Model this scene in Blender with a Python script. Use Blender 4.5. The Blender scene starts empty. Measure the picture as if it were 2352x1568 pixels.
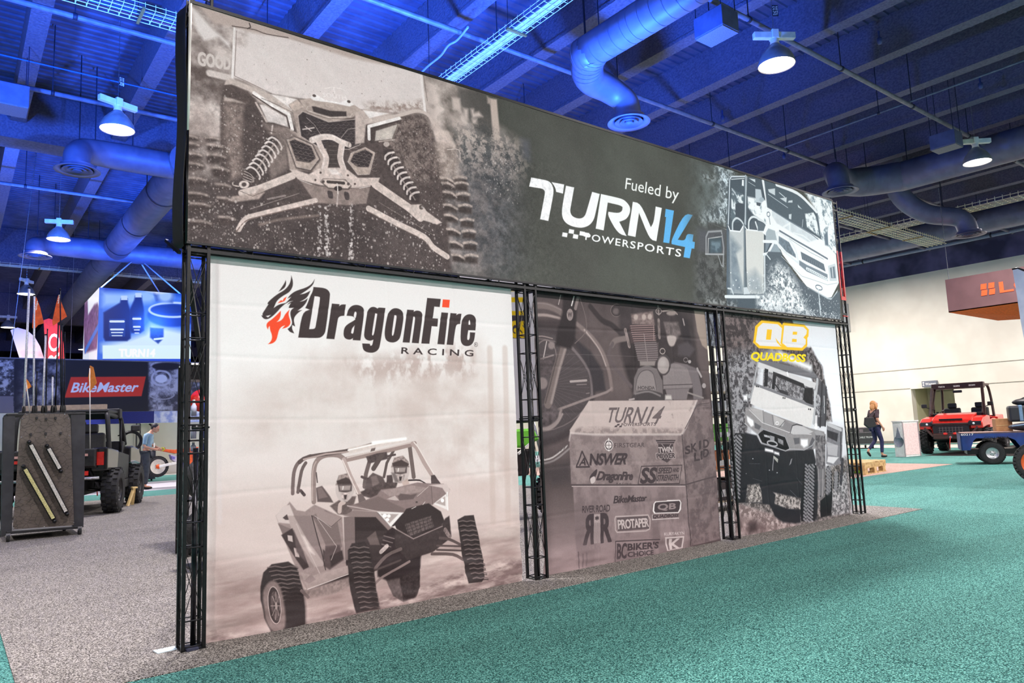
import bpy, bmesh, math, random
import numpy as np
from mathutils import Vector, Matrix

random.seed(7)
rng = np.random.default_rng(11)
SC = bpy.context.scene
COL = SC.collection
PI = math.pi

# ------------------------------------------------------------------ camera (solved from the photo's vanishing points)
F_PX, YAW, PITCH, ROLL, CAM_H = 1666.13, 0.66115401, 0.121068073, -0.0387241085, 1.25
def _basis():
    cy, sy, cp, sp = math.cos(YAW), math.sin(YAW), math.cos(PITCH), math.sin(PITCH)
    fwd = Vector((sy*cp, cy*cp, sp)); right = Vector((cy, -sy, 0)); up = right.cross(fwd)
    c, s = math.cos(ROLL), math.sin(ROLL)
    return c*right + s*up, -s*right + c*up, fwd
RGT, UPV, FWD = _basis()
CAM = Vector((0, 0, CAM_H))
cam_d = bpy.data.cameras.new('camera'); cam = bpy.data.objects.new('camera', cam_d); COL.objects.link(cam)
cam_d.sensor_width = 36.0; cam_d.lens = F_PX*36.0/2352.0; cam_d.clip_end = 300
rot = Matrix((RGT, UPV, -FWD)).transposed().to_4x4()
cam.matrix_world = Matrix.Translation(CAM) @ rot
SC.camera = cam

# survey helpers: where the sight line through a photo pixel meets a plane of the hall
def sight(x, y): return RGT*((x-1176)/F_PX) - UPV*((y-784)/F_PX) + FWD
def on_z(x, y, z=0.0):
    v = sight(x, y); return CAM + v*((z-CAM_H)/v.z)
def on_y(x, y, Y):
    v = sight(x, y); return CAM + v*(Y/v.y)
def on_x(x, y, X):
    v = sight(x, y); return CAM + v*(X/v.x)

# ------------------------------------------------------------------ colour management, world
SC.view_settings.view_transform = 'Standard'; SC.view_settings.look = 'None'
SC.view_settings.gamma = 1.0; SC.view_settings.use_curve_mapping = False
SC.view_settings.exposure = 0.0
W = bpy.data.worlds.new('world'); SC.world = W; W.use_nodes = True
W.node_tree.nodes['Background'].inputs[0].default_value = (0.75, 0.78, 1.0, 1)
W.node_tree.nodes['Background'].inputs[1].default_value = 0.05
try:
    SC.cycles.use_denoising = True
    SC.cycles.max_bounces = 6; SC.cycles.diffuse_bounces = 3; SC.cycles.glossy_bounces = 3
    SC.cycles.sample_clamp_indirect = 4.0
except Exception: pass

def add_light(name, kind, loc, target, energy, color, size=0.5, spot=None, blend=0.6):
    d = bpy.data.lights.new(name, kind); d.energy = energy; d.color = color
    if kind == 'AREA': d.shape = 'DISK'; d.size = size
    else: d.shadow_soft_size = size
    if kind == 'SPOT': d.spot_size = spot; d.spot_blend = blend
    o = bpy.data.objects.new(name, d); COL.objects.link(o); o.location = loc
    if target is not None:
        o.rotation_euler = (Vector(target)-Vector(loc)).to_track_quat('-Z', 'Y').to_euler()
    return o
# high-bay lamps of the hall: one grid, 9.3 m by 9.6 m; the ones in view get a fixture further down
LAMP_Z = 7.2
WARM = (1.0, 0.935, 0.93)
LAMP_X = [-6.2, 2.29, 10.82, 19.3, 27.8]
LAMP_Y = [-12.2, -2.9, 6.33, 14.9, 24.0, 33.3]
for ix, lx in enumerate(LAMP_X):
    for iy, ly in enumerate(LAMP_Y):
        e = 470.0 if ly < 20 else 700.0
        if ly < 5: e = 860.0
        lo_ = add_light('high_bay_light', 'AREA', (lx, ly, LAMP_Z-0.03), (lx, ly, 0), e, WARM, 0.6)
        if lx > 25: lo_.data.energy = 950
        if (ix, iy) == (1, 3): lo_.data.energy = 260
        if ly > 5 and lx < 25: lo_.data.spread = math.radians(136)
# blue wash lights added unseen in mid-air behind the booth and aimed at the roof
BLUE = (0.03, 0.15, 1.0)
for loc, tgt, e in (((4.2, 7.2, 4.3), (3.2, 11.0, 9.2), 11000), ((-2.0, 9.0, 4.6), (0.0, 14.5, 9.2), 8500), ((7.5, 7.0, 4.3), (8.5, 9.0, 9.2), 5200),
                    ((1.5, 19.8, 5.3), (0.5, 24.0, 8.6), 3600), ((5.5, 22.0, 5.3), (5.0, 28.0, 8.2), 2400), ((3.0, 6.6, 4.3), (19.0, 7.5, 9.5), 1500), ((9.0, 11.0, 4.2), (19.0, 11.0, 9.5), 800)):
    add_light('blue_uplight', 'SPOT', loc, tgt, e, BLUE, 0.25, spot=math.radians(115 if tgt[0] < 15 else 72), blend=0.8)

# ------------------------------------------------------------------ materials
def lin(c):
    return tuple(((v/255.0)/12.92 if v/255.0 <= 0.04045 else ((v/255.0+0.055)/1.055)**2.4) for v in c[:3]) + (1.0,)
_mats = {}
def mat(name, c, rough=0.6, metal=0.0, c2=None, scale=20.0, detail=3.0, bump=0.0, bscale=None, emit=0.0, spec=0.5, lo=0.4, hi=0.6, alpha=1.0, trans=0.0, coat=0.0):
    if name in _mats: return _mats[name]
    m = bpy.data.materials.new(name); m.use_nodes = True; nt = m.node_tree; b = nt.nodes['Principled BSDF']
    b.inputs['Base Color'].default_value = lin(c); b.inputs['Roughness'].default_value = rough
    b.inputs['Metallic'].default_value = metal; b.inputs['Specular IOR Level'].default_value = spec
    b.inputs['Coat Weight'].default_value = coat
    b.inputs['Alpha'].default_value = alpha; b.inputs['Transmission Weight'].default_value = trans
    tc = nt.nodes.new('ShaderNodeTexCoord')
    n = nt.nodes.new('ShaderNodeTexNoise'); n.inputs['Scale'].default_value = scale; n.inputs['Detail'].default_value = detail
    nt.links.new(tc.outputs['Object'], n.inputs['Vector'])
    r = nt.nodes.new('ShaderNodeValToRGB')
    if c2 is None: c2 = tuple(min(255, v*0.93) for v in c); 
    r.color_ramp.elements[0].position = lo; r.color_ramp.elements[1].position = hi
    r.color_ramp.elements[0].color = lin(c2); r.color_ramp.elements[1].color = lin(c)
    nt.links.new(n.outputs['Fac'], r.inputs['Fac']); nt.links.new(r.outputs['Color'], b.inputs['Base Color'])
    if emit:
        b.inputs['Emission Color'].default_value = lin(c); b.inputs['Emission Strength'].default_value = emit
    if bump:
        n2 = n
        if bscale:
            n2 = nt.nodes.new('ShaderNodeTexNoise'); n2.inputs['Scale'].default_value = bscale; n2.inputs['Detail'].default_value = 4
            nt.links.new(tc.outputs['Object'], n2.inputs['Vector'])
        bp = nt.nodes.new('ShaderNodeBump'); bp.inputs['Strength'].default_value = 1.0; bp.inputs['Distance'].default_value = bump
        nt.links.new(n2.outputs['Fac'], bp.inputs['Height']); nt.links.new(bp.outputs['Normal'], b.inputs['Normal'])
    _mats[name] = m
    return m

BLK = mat('black_metal', (22, 22, 24), 0.35, 0.3, (14, 14, 15), 60)
BLKP = mat('black_plastic', (30, 30, 32), 0.5, 0.0, (20, 20, 22), 40)
RUB = mat('tyre_rubber', (38, 37, 38), 0.8, 0.0, (24, 24, 25), 50, bump=0.002)
STEEL = mat('steel', (185, 186, 190), 0.3, 0.9, (150, 150, 155), 30)
WHITEP = mat('white_paint', (232, 230, 226), 0.5, 0.0, (220, 217, 212), 10)
LAMPGLOW = mat('lamp_glow', (255, 246, 232), 0.5, emit=9.0)
REDP = mat('red_paint', (214, 42, 30), 0.3, 0.0, (190, 30, 24), 12, coat=0.4)
ORANGE = mat('orange_cloth', (228, 92, 30), 0.7, 0.0, (200, 74, 24), 12)
WOOD = mat('pallet_wood', (205, 172, 118), 0.75, 0.0, (165, 130, 82), 14, bump=0.002)

# ------------------------------------------------------------------ mesh helpers
def link(name, me, m=None, parent=None):
    o = bpy.data.objects.new(name, me); COL.objects.link(o)
    if m is not None:
        for q in (m if isinstance(m, (list, tuple)) else [m]): me.materials.append(q)
    if parent is not None: o.parent = parent
    return o
def thing(name, label, cat, loc=(0, 0, 0), rz=0.0, group=None):
    o = bpy.data.objects.new(name, None); COL.objects.link(o); o.empty_display_size = 0.1
    o.location = loc; o.rotation_euler = (0, 0, rz); o['label'] = label; o['category'] = cat
    if group: o['group'] = group
    return o
def tag(o, label, cat, group=None, kind=None):
    if label: o['label'] = label
    if cat: o['category'] = cat
    if group: o['group'] = group
    if kind: o['kind'] = kind
    return o
def struct(o, label=None):
    o['kind'] = 'structure'
    if label: o['label'] = label; o['category'] = label.split('|')[0]
    return o
class B:
    """collects primitive shapes and links them as one mesh object"""
    def __init__(s): s.v = []; s.f = []; s.mi = []; s.sm = []
    def add(s, vs, fs, mi=0, smooth=False):
        n = len(s.v); s.v += [tuple(v) for v in vs]; s.f += [tuple(i+n for i in f) for f in fs]
        s.mi += [mi]*len(fs); s.sm += [smooth]*len(fs); return s
    def box(s, c, d, rz=0.0, mi=0, M=None, taper=1.0):
        x, y, z = d[0]/2, d[1]/2, d[2]/2
        vs = [Vector((sx*x*(taper if sz > 0 else 1), sy*y*(taper if sz > 0 else 1), sz*z)) for sz in (-1, 1) for sy in (-1, 1) for sx in (-1, 1)]
        R = Matrix.Rotation(rz, 3, 'Z') if M is None else M
        vs = [R @ v + Vector(c) for v in vs]
        return s.add(vs, [(0, 2, 3, 1), (4, 5, 7, 6), (0, 1, 5, 4), (2, 6, 7, 3), (0, 4, 6, 2), (1, 3, 7, 5)], mi)
    def box2(s, a, b, mi=0):
        return s.box([(p+q)/2 for p, q in zip(a, b)], [abs(q-p) for p, q in zip(a, b)], mi=mi)
    def bar(s, a, b, w, h=None, mi=0):
        """square bar from a to b"""
        a = Vector(a); b = Vector(b); h = h or w; d = b-a; L = d.length
        if L < 1e-6: return s
        q = d.to_track_quat('Z', 'Y').to_matrix()
        return s.box((a+b)/2, (w, h, L), M=q, mi=mi)
    def tube(s, pts, r, n=8, mi=0, caps=True, closed=False):
        pts = [Vector(p) for p in pts]; rs = r if isinstance(r, (list, tuple)) else [r]*len(pts)
        rings = []; ref = Vector((0.13, 0.21, 1)).normalized()
        m = len(pts)
        for i, p in enumerate(pts):
            if closed: t = pts[(i+1) % m]-pts[i-1]
            else: t = pts[min(i+1, m-1)]-pts[max(i-1, 0)]
            t.normalize(); u = ref - t*ref.dot(t)
            if u.length < 1e-3: u = Vector((1, 0, 0)) - t*t.x
            u.normalize(); w = t.cross(u); ref = u
            rings.append([p + (u*math.cos(2*PI*k/n)+w*math.sin(2*PI*k/n))*rs[i] for k in range(n)])
        vs = [v for g in rings for v in g]; fs = []
        for i in range(m if closed else m-1):
            j = (i+1) % m
            for k in range(n):
                fs.append((i*n+k, i*n+(k+1) % n, j*n+(k+1) % n, j*n+k))
        s.add(vs, fs, mi, n > 5)
        if caps and not closed:
            k0 = len(s.v)-len(vs)
            s.f.append(tuple(k0+i for i in range(n))[::-1]); s.mi.append(mi); s.sm.append(False)
            s.f.append(tuple(k0+(m-1)*n+i for i in range(n))); s.mi.append(mi); s.sm.append(False)
        return s
    def lathe(s, prof, c=(0, 0, 0), n=24, mi=0, M=None, smooth=True, a0=0.0, a1=2*PI):
        """profile of (radius, height) turned about local z"""
        full = abs(a1-a0-2*PI) < 1e-6; k = n if full else n+1; vs = []
        M = M or Matrix.Identity(3)
        for r, z in prof:
            for i in range(k):
                a = a0+(a1-a0)*i/n; vs.append(M @ Vector((r*math.cos(a), r*math.sin(a), z)) + Vector(c))
        fs = []
        for j in range(len(prof)-1):
            for i in range(n):
                i2 = (i+1) % k
                fs.append((j*k+i, j*k+i2, (j+1)*k+i2, (j+1)*k+i))
        return s.add(vs, fs, mi, smooth)
    def prism(s, poly, axis, a, b, mi=0):
        """poly of 2D points extruded along axis from a to b. axis 'x': pts=(y,z); 'y': (x,z); 'z': (x,y)"""
        def P(p, t):
            return {'x': (t, p[0], p[1]), 'y': (p[0], t, p[1]), 'z': (p[0], p[1], t)}[axis]
        n = len(poly); vs = [P(p, a) for p in poly]+[P(p, b) for p in poly]
        fs = [tuple(range(n))[::-1], tuple(range(n, 2*n))]+[(i, (i+1) % n, n+(i+1) % n, n+i) for i in range(n)]
        return s.add(vs, fs, mi)
    def ball(s, c, r, n=10, mi=0, sc=(1, 1, 1), M=None):
        prof = [(max(1e-4, math.sin(PI*i/n)), -math.cos(PI*i/n)) for i in range(n+1)]
        vs = []; k = n*2; M = M or Matrix.Identity(3)
        for rr, z in prof:
            for i in range(k):
                a = 2*PI*i/k; vs.append(M @ Vector((r*sc[0]*rr*math.cos(a), r*sc[1]*rr*math.sin(a), r*sc[2]*z)) + Vector(c))
        fs = [(j*k+i, j*k+(i+1) % k, (j+1)*k+(i+1) % k, (j+1)*k+i) for j in range(n) for i in range(k)]
        return s.add(vs, fs, mi, True)
    def build(s, name, m, parent=None, bevel=0.0, recalc=True):
        me = bpy.data.meshes.new(name); me.from_pydata(s.v, [], s.f)
        me.polygons.foreach_set('material_index', s.mi); me.polygons.foreach_set('use_smooth', s.sm); me.update()
        if recalc and len(s.f) < 60000:
            bm = bmesh.new(); bm.from_mesh(me); bmesh.ops.recalc_face_normals(bm, faces=bm.faces); bm.to_mesh(me); bm.free()
        o = link(name, me, m, parent)
        if bevel:
            md = o.modifiers.new('bevel', 'BEVEL'); md.width = bevel; md.segments = 2; md.limit_method = 'ANGLE'
        return o
def copy_tree(o, parent=None):
    c = o.copy(); COL.objects.link(c)
    if parent is not None: c.parent = parent
    for ch in list(o.children): copy_tree(ch, c)
    return c
# ================================================================== the hall: floor, walls, ceiling
def plane(name, x0, x1, y0, y1, z, m):
    return B().add([(x0, y0, z), (x1, y0, z), (x1, y1, z), (x0, y1, z)], [(0, 1, 2, 3)]).build(name, m, recalc=False)
def carpet_mat(name, a, b, c, big=(0.9, 1.08)):
    m = bpy.data.materials.new(name); m.use_nodes = True; nt = m.node_tree; bs = nt.nodes['Principled BSDF']
    bs.inputs['Roughness'].default_value = 0.95; bs.inputs['Specular IOR Level'].default_value = 0.15
    tc = nt.nodes.new('ShaderNodeTexCoord')
    n = nt.nodes.new('ShaderNodeTexNoise'); n.inputs['Scale'].default_value = 115; n.inputs['Detail'].default_value = 3; n.inputs['Roughness'].default_value = 0.8
    nt.links.new(tc.outputs['Object'], n.inputs['Vector'])
    r = nt.nodes.new('ShaderNodeValToRGB'); e = r.color_ramp.elements
    e[0].position = 0.40; e[1].position = 0.60; e[0].color = lin(a); e[1].color = lin(c)
    k = e.new(0.5); k.color = lin(b)
    nt.links.new(n.outputs['Fac'], r.inputs['Fac'])
    # broad footfall wear and pile direction
    mp = nt.nodes.new('ShaderNodeMapping'); mp.inputs['Scale'].default_value = (0.5, 1.6, 1)
    n2 = nt.nodes.new('ShaderNodeTexNoise'); n2.inputs['Scale'].default_value = 1.1; n2.inputs['Detail'].default_value = 5
    nt.links.new(tc.outputs['Object'], mp.inputs['Vector']); nt.links.new(mp.outputs['Vector'], n2.inputs['Vector'])
    mr = nt.nodes.new('ShaderNodeMapRange'); mr.inputs['From Min'].default_value = 0.3; mr.inputs['From Max'].default_value = 0.7
    mr.inputs['To Min'].default_value = big[0]; mr.inputs['To Max'].default_value = big[1]
    nt.links.new(n2.outputs['Fac'], mr.inputs['Value'])
    mx = nt.nodes.new('ShaderNodeVectorMath'); mx.operation = 'SCALE'
    nt.links.new(r.outputs['Color'], mx.inputs[0]); nt.links.new(mr.outputs['Result'], mx.inputs['Scale'])
    nt.links.new(mx.outputs['Vector'], bs.inputs['Base Color'])
    bp = nt.nodes.new('ShaderNodeBump'); bp.inputs['Strength'].default_value = 0.6; bp.inputs['Distance'].default_value = 0.004
    nt.links.new(n.outputs['Fac'], bp.inputs['Height']); nt.links.new(bp.outputs['Normal'], bs.inputs['Normal'])
    return m
TEAL = carpet_mat('teal_carpet', (10, 42, 42), (44, 100, 95), (122, 182, 170), (0.80, 1.08))
GREY = carpet_mat('grey_carpet', (36, 34, 32), (104, 99, 95), (186, 180, 172), (0.9, 1.08))
TEAL2 = carpet_mat('far_teal_carpet', (44, 100, 92), (84, 148, 136), (130, 188, 176), (0.9, 1.08))
DARKC = carpet_mat('dark_carpet', (22, 18, 18), (40, 34, 34), (60, 52, 50))
CREAMF = mat('pale_floor', (200, 190, 178), 0.5, 0, (180, 170, 160), 2)

struct(plane('floor', -14, 36, -16, 90, 0.0, mat('hall_floor', (150, 145, 140), 0.5, 0, (130, 126, 122), 1.5)))
def rug(x0, x1, y0, y1, z, m, name, label):
    o = B().box2((x0, y0, 0.001 if z < .01 else 0.0061), (x1, y1, z)).build(name, m); tag(o, label, 'carpet'); return o
ac = thing('aisle_carpet', 'teal speckled carpet covering the aisles around the booths', 'carpet', (0, 0, 0))
TEALL = carpet_mat('teal_carpet_light', (18, 54, 52), (56, 114, 107), (134, 190, 178), (0.84, 1.08))
for x0, x1, m_ in ((-13.99, .75, TEAL), (.75, 3.9, TEAL), (3.9, 7.05, TEAL), (7.05, 10.2, TEAL), (10.2, 13.4, TEALL), (13.4, 16.6, TEAL), (16.6, 19.8, TEAL), (19.8, 26.2, TEALL), (26.2, 32.9, TEAL)):
    B().box2((x0+.003, -15.99, .001), (x1-.003, 31.3, .006)).build('carpet_roll', m_, ac)
rug(0.34, 10.2, 4.45, 19.3, 0.012, GREY, 'booth_carpet', 'warm grey speckled carpet under the banner booth, ending in a point at right')
rug(-13.99, 22, 21.6, 26.5, 0.012, mat('pale_grey_carpet', (168, 165, 172), 0.9, 0, (140, 138, 146), 80), 'booth_carpet', 'pale grey carpet strip where the man in the blue shirt stands')
rug(12.6, 19.4, 7.65, 18.5, 0.012, carpet_mat('tan_carpet', (110, 84, 76), (168, 138, 128), (206, 184, 170)), 'booth_carpet', 'tan carpet under the wooden pallet beyond the last tower')
rug(23.2, 32.0, 3.0, 9.9, 0.012, DARKC, 'booth_carpet', 'black carpet under the red utility vehicle and podium')
rug(28.6, 31.5, 10.8, 20.0, 0.012, CREAMF, 'floor_strip', 'pale bare floor strip behind the flight case')

# ---- right-hand wall (plane x = 33)
WALLM = mat('cream_wall', (226, 219, 203), 0.8, 0, (216, 208, 192), 0.8)
NAVYW = mat('navy_wall', (92, 86, 124), 0.85, 0, (52, 49, 76), 0.8)
wr = B()
door_y0, door_y1, door_z = on_x(2190, 890, 33).y, on_x(2092, 893, 33).y, 2.34
wr.box2((33, -16, 0), (33.4, door_y0, 7.28)); wr.box2((33, door_y1, 0), (33.4, 90, 7.28)); wr.box2((33, door_y0, door_z), (33.4, door_y1, 7.28))
struct(wr.build('wall_right', WALLM))
up = B().box2((32.95, -16, 7.28), (33.4, 90, 9.6)).build('wall_right_upper', NAVYW); up['kind'] = 'structure'
alc = B().box2((34.6, door_y0-0.3, 0), (34.8, door_y1+0.3, 2.6)).box2((33.4, door_y0-0.2, 0), (34.7, door_y0, 2.6)).box2((33.4, door_y1, 0), (34.7, door_y1+0.2, 2.6)).box2((33.4, door_y0-.2, 2.4), (34.7, door_y1+.2, 2.6))
struct(alc.build('wall_alcove', mat('alcove_paint', (196, 192, 156), 0.8, 0, (186, 182, 148), 1)))
# wall reveal lines (trim beads)
for i, (zz, ya, yb) in enumerate(((2.37, door_y1+0.02, 40), (3.2, 0, 40), (2.37, -16, door_y0-0.02))):
    o = B().box2((32.975, ya, zz-0.012), (33.0, yb, zz+0.012)).build('trim_%d' % (i+1), mat('trim_line', (176, 168, 152), 0.7)); o['kind'] = 'structure'
b = B().box2((32.94, door_y1, 0.0), (33.0, 40, 0.12)).build('baseboard_right', mat('base_dark', (120, 116, 104), 0.7)); b['kind'] = 'structure'
# restroom door inside the alcove
dr = B().box2((34.5, door_y0+0.55, 0), (34.6, door_y1-0.15, 2.2)).build('door_1', mat('restroom_door', (186, 184, 146), 0.6, 0, (178, 176, 140), 1)); dr['kind'] = 'structure'
B().box2((34.44, door_y1-0.42, 0.98), (34.5, door_y1-0.34, 1.3)).build('door_handle', BLKP, dr)
# ---- left low partition wall far behind, and the hall's far end
pw = B().box2((1.0, 33.0, 0), (30, 33.3, 3.9)); struct(pw.build('wall_partition', WALLM))
struct(B().box2((-14, 90, 0), (36, 90.4, 9.6)).build('wall_back', mat('far_wall', (70, 68, 80), 0.8)))
struct(B().box2((-14.4, -16, 0), (-14, 90, 9.6)).build('wall_left', mat('left_wall', (150, 145, 150), 0.8)))
struct(B().box2((-14, -16.4, 0), (36, -16, 9.6)).build('wall_front', mat('front_wall', (150, 145, 150), 0.8)))

# ---- ribbed roof deck, ribs run along x
DECK_Z = 9.45
def deck():
    ys = []; zs = []; y = -16.0
    while y < 90:
        for dy, dz in ((0, 0), (0.11, 0), (0.125, -0.035), (0.175, -0.035), (0.19, 0)):
            ys.append(y+dy); zs.append(DECK_Z+dz)
        y += 0.21
    vs = []; n = len(ys)
    for x in (-14.0, 36.0):
        vs += [(x, ys[i], zs[i]) for i in range(n)]
    fs = [(i, i+1, n+i+1, n+i) for i in range(n-1)]
    return B().add(vs, fs)
ROOFM = mat('roof_deck_paint', (84, 84, 112), 0.75, 0, (70, 70, 98), 3)
d = deck().build('ceiling', ROOFM, recalc=False); struct(d)
BEAMM = mat('sprayed_beam', (104, 99, 120), 0.95, 0, (84, 80, 102), 22, detail=6, bump=0.02, bscale=22, lo=0.35, hi=0.65)
BEAM_Z = 8.6; k_ = (BEAM_Z-1.25)/7.75
bx = -6.5*2.13+2.06
for i in range(24):
    x = (bx + i*2.13)*k_ + 0.0
    if x > 32.5: continue
    o = B().box2((x-0.15, -16, BEAM_Z), (x+0.15, 90, BEAM_Z+0.07)).box2((x-0.135, -16, BEAM_Z+.06), (x+0.135, 90, DECK_Z-0.01)).build('ceiling_beam', BEAMM); o['kind'] = 'structure'
# deep girders along x
for gy, gz, gh in ((19.45, 8.2, .35), (32.2, 8.05, .22), (46.0, 7.9, .22), (60.0, 7.9, .22)):
    o = B().box2((-14, gy-gh, gz), (32.9, gy+gh, DECK_Z-.05)).build('ceiling_girder', BEAMM); o['kind'] = 'structure'
# ================================================================== print shop: flat artwork rasterised procedurally, in banner metres
def vnoise(h, w, scale, octaves=4, seed=0, ax=1.0, ay=1.0, gain=0.5):
    """fractal value noise, scale = feature size in pixels"""
    r = np.random.default_rng(seed); out = np.zeros((h, w), np.float32); amp = 1.0; tot = 0
    s = float(scale)
    for _ in range(octaves):
        sx, sy = max(1.0, s*ax), max(1.0, s*ay)
        gh, gw = int(h/sy)+3, int(w/sx)+3
        g = r.random((gh, gw), dtype=np.float32)
        yy = np.arange(h, dtype=np.float32)/sy; xx = np.arange(w, dtype=np.float32)/sx
        y0 = yy.astype(int); x0 = xx.astype(int); fy = yy-y0; fx = xx-x0
        fy = fy*fy*(3-2*fy); fx = fx*fx*(3-2*fx)
        a = g[y0][:, x0]; b = g[y0][:, x0+1]; c = g[y0+1][:, x0]; d = g[y0+1][:, x0+1]
        out += amp*((a*(1-fx)+b*fx)*(1-fy[:, None])+(c*(1-fx)+d*fx)*fy[:, None])
        tot += amp; amp *= gain; s /= 2.0
    return out/tot
def boxblur(a, r):
    r = int(round(r))
    if r < 1: return a
    for ax in (0, 1):
        p = np.pad(a, [(r+1, r) if i == ax else (0, 0) for i in range(a.ndim)], mode='edge')
        c = np.cumsum(p, axis=ax, dtype=np.float64)
        n = a.shape[ax]
        hi = np.take(c, range(2*r+1, 2*r+1+n), axis=ax); lo = np.take(c, range(0, n), axis=ax)
        a = ((hi-lo)/(2*r+1)).astype(np.float32)
    return a
class Art:
    """canvas of one vertical sheet; f(pixel) -> canvas, so shapes are given where the photo was surveyed"""
    def __init__(s, x0, x1, z0, z1, ppm, Y=None, X=None, bg=(128, 128, 128), flip=False):
        s.x0, s.x1, s.z0, s.z1, s.ppm, s.Y, s.X = x0, x1, z0, z1, ppm, Y, X
        s.w = int(abs(x1-x0)*ppm); s.h = int(abs(z1-z0)*ppm); s.ox = s.oy = 0.0; s.k = 1.0
        s.c = np.empty((s.h, s.w, 3), np.float32); s.c[:] = bg; s.seed = 1
        s.rd = False
    def zoom(s, ox, oy, k): s.ox, s.oy, s.k = ox, oy, k; return s
    def map(s, pts):
        p = np.asarray(pts, float).reshape(-1, 2)
        if s.Y is None and s.X is None: return p*s.k+np.array([s.ox, s.oy])     # canvas pixels directly
        px = p[:, 0]/s.k+s.ox; py = p[:, 1]/s.k+s.oy
        v = np.outer((px-1176)/F_PX, RGT)-np.outer((py-784)/F_PX, UPV)+np.array(FWD)
        if s.Y is not None:
            t = s.Y/v[:, 1]; a = v[:, 0]*t
        else:
            t = s.X/v[:, 0]; a = v[:, 1]*t
        z = CAM_H+v[:, 2]*t
        return np.stack([(a-s.x0)/(s.x1-s.x0)*s.w, (s.z1-z)/(s.z1-s.z0)*s.h], 1)
    def scale_at(s, p):
        a = s.map([p, (p[0]+1, p[1]), (p[0], p[1]+1)])
        return math.sqrt(abs(np.cross(a[1]-a[0], a[2]-a[0])))+1e-6
    def _box(s, q, pad):
        a = np.floor(q.min(0)-pad).astype(int); b = np.ceil(q.max(0)+pad).astype(int)+1
        a = np.maximum(a, 0); b = np.minimum(b, [s.w, s.h])
        if a[0] >= b[0] or a[1] >= b[1]: return None
        return a[0], a[1], b[0], b[1]
    def mask(s, q, soft=0.8, closed=True):
        bx = s._box(q, soft+1)
        if bx is None: return None, None
        X = (np.arange(bx[0], bx[2], dtype=np.float32)+0.5)[None, :]; Yv = (np.arange(bx[1], bx[3], dtype=np.float32)+0.5)[:, None]
        d2 = np.full((bx[3]-bx[1], bx[2]-bx[0]), 1e12, np.float32); ins = np.zeros(d2.shape, bool)
        n = len(q)
        for i in range(n if closed else n-1):
            ax, ay = q[i]; bx_, by = q[(i+1) % n]; ex, ey = bx_-ax, by-ay
            L = ex*ex+ey*ey
            if L < 1e-9: continue
            t = np.clip(((X-ax)*ex+(Yv-ay)*ey)/L, 0, 1)
            dx = X-ax-t*ex; dy = Yv-ay-t*ey
            np.minimum(d2, dx*dx+dy*dy, out=d2)
            if closed and abs(ey) > 1e-9:
                c = ((ay > Yv) != (by > Yv)) & (X < ex*(Yv-ay)/ey+ax)
                ins ^= c
        d = np.sqrt(d2)
        return bx, (np.where(ins, d, -d) if closed else -d)
    def blend(s, bx, m, col, tex=0.0, tscale=6.0, tcol=None):
        if bx is None: return s
        x0, y0, x1, y1 = bx; reg = s.c[y0:y1, x0:x1]
        c = np.array(col, np.float32)[None, None, :]
        if tex or tcol is not None:
            s.seed += 1
            nz = vnoise(y1-y0, x1-x0, tscale, 3, s.seed)
            if tcol is not None:
                k = np.clip((nz-0.5)*(2+tex*6)+0.5, 0, 1)[..., None]; c = c*(1-k)+np.array(tcol, np.float32)*k
            else: c = c*(1+(nz[..., None]-0.5)*2*tex)
        m = m[..., None]; reg[:] = reg*(1-m)+c*m
        return s
    def poly(s, pts, col, soft=0.9, a=1.0, tex=0.0, ts=6.0, tc=None, smooth=0):
        q = s.map(pts)
        if smooth: q = s.curve(q, smooth)
        elif s.rd:
            for _ in range(2): q = s.cut(q)
        bx, d = s.mask(q, soft)
        if bx is None: return s
        return s.blend(bx, np.clip(d/soft*0.5+0.5, 0, 1)*a, col, tex, ts, tc)
    @staticmethod
    def cut(q):
        """rounds the gentle corners of an outline and keeps the sharp ones"""
        out = []; n = len(q)
        for i in range(n):
            p, c, r = q[i-1], q[i], q[(i+1) % n]; a = c-p; b = r-c; la, lb = np.hypot(*a), np.hypot(*b)
            if la < 1e-6 or lb < 1e-6: continue
            if float(a@b)/(la*lb) < 0.42: out.append(c)
            else: out += [c-a*.25, c+b*.25]
        return np.array(out)
    @staticmethod
    def curve(q, n=6, closed=True):
        out = []; m = len(q)
        for i in range(m if closed else m-1):
            p0, p1, p2, p3 = (q[(i-1) % m], q[i], q[(i+1) % m], q[(i+2) % m]) if closed else (q[max(i-1, 0)], q[i], q[i+1], q[min(i+2, m-1)])
            for k in range(n):
                t = k/n; out.append(0.5*((2*p1)+(-p0+p2)*t+(2*p0-5*p1+4*p2-p3)*t*t+(-p0+3*p1-3*p2+p3)*t**3))
        if not closed: out.append(q[-1])
        return np.array(out)
    def line(s, pts, w, col, soft=0.9, a=1.0, tex=0.0, ts=5.0, smooth=0, tc=None):
        """stroke; w in surveyed pixels"""
        q = s.map(pts); k = s.scale_at(pts[len(pts)//2]) if (s.Y is not None or s.X is not None) else s.k
        if smooth: q = s.curve(q, smooth, False)
        r = w*k/2; bx = s._box(q, r+soft+1)
        if bx is None: return s
        q2 = q; X = (np.arange(bx[0], bx[2], dtype=np.float32)+0.5)[None, :]; Yv = (np.arange(bx[1], bx[3], dtype=np.float32)+0.5)[:, None]
        d2 = np.full((bx[3]-bx[1], bx[2]-bx[0]), 1e12, np.float32)
        for i in range(len(q2)-1):
            ax, ay = q2[i]; ex, ey = q2[i+1]-q2[i]; L = ex*ex+ey*ey
            if L < 1e-9: continue
            t = np.clip(((X-ax)*ex+(Yv-ay)*ey)/L, 0, 1); dx = X-ax-t*ex; dy = Yv-ay-t*ey
            np.minimum(d2, dx*dx+dy*dy, out=d2)
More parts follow.
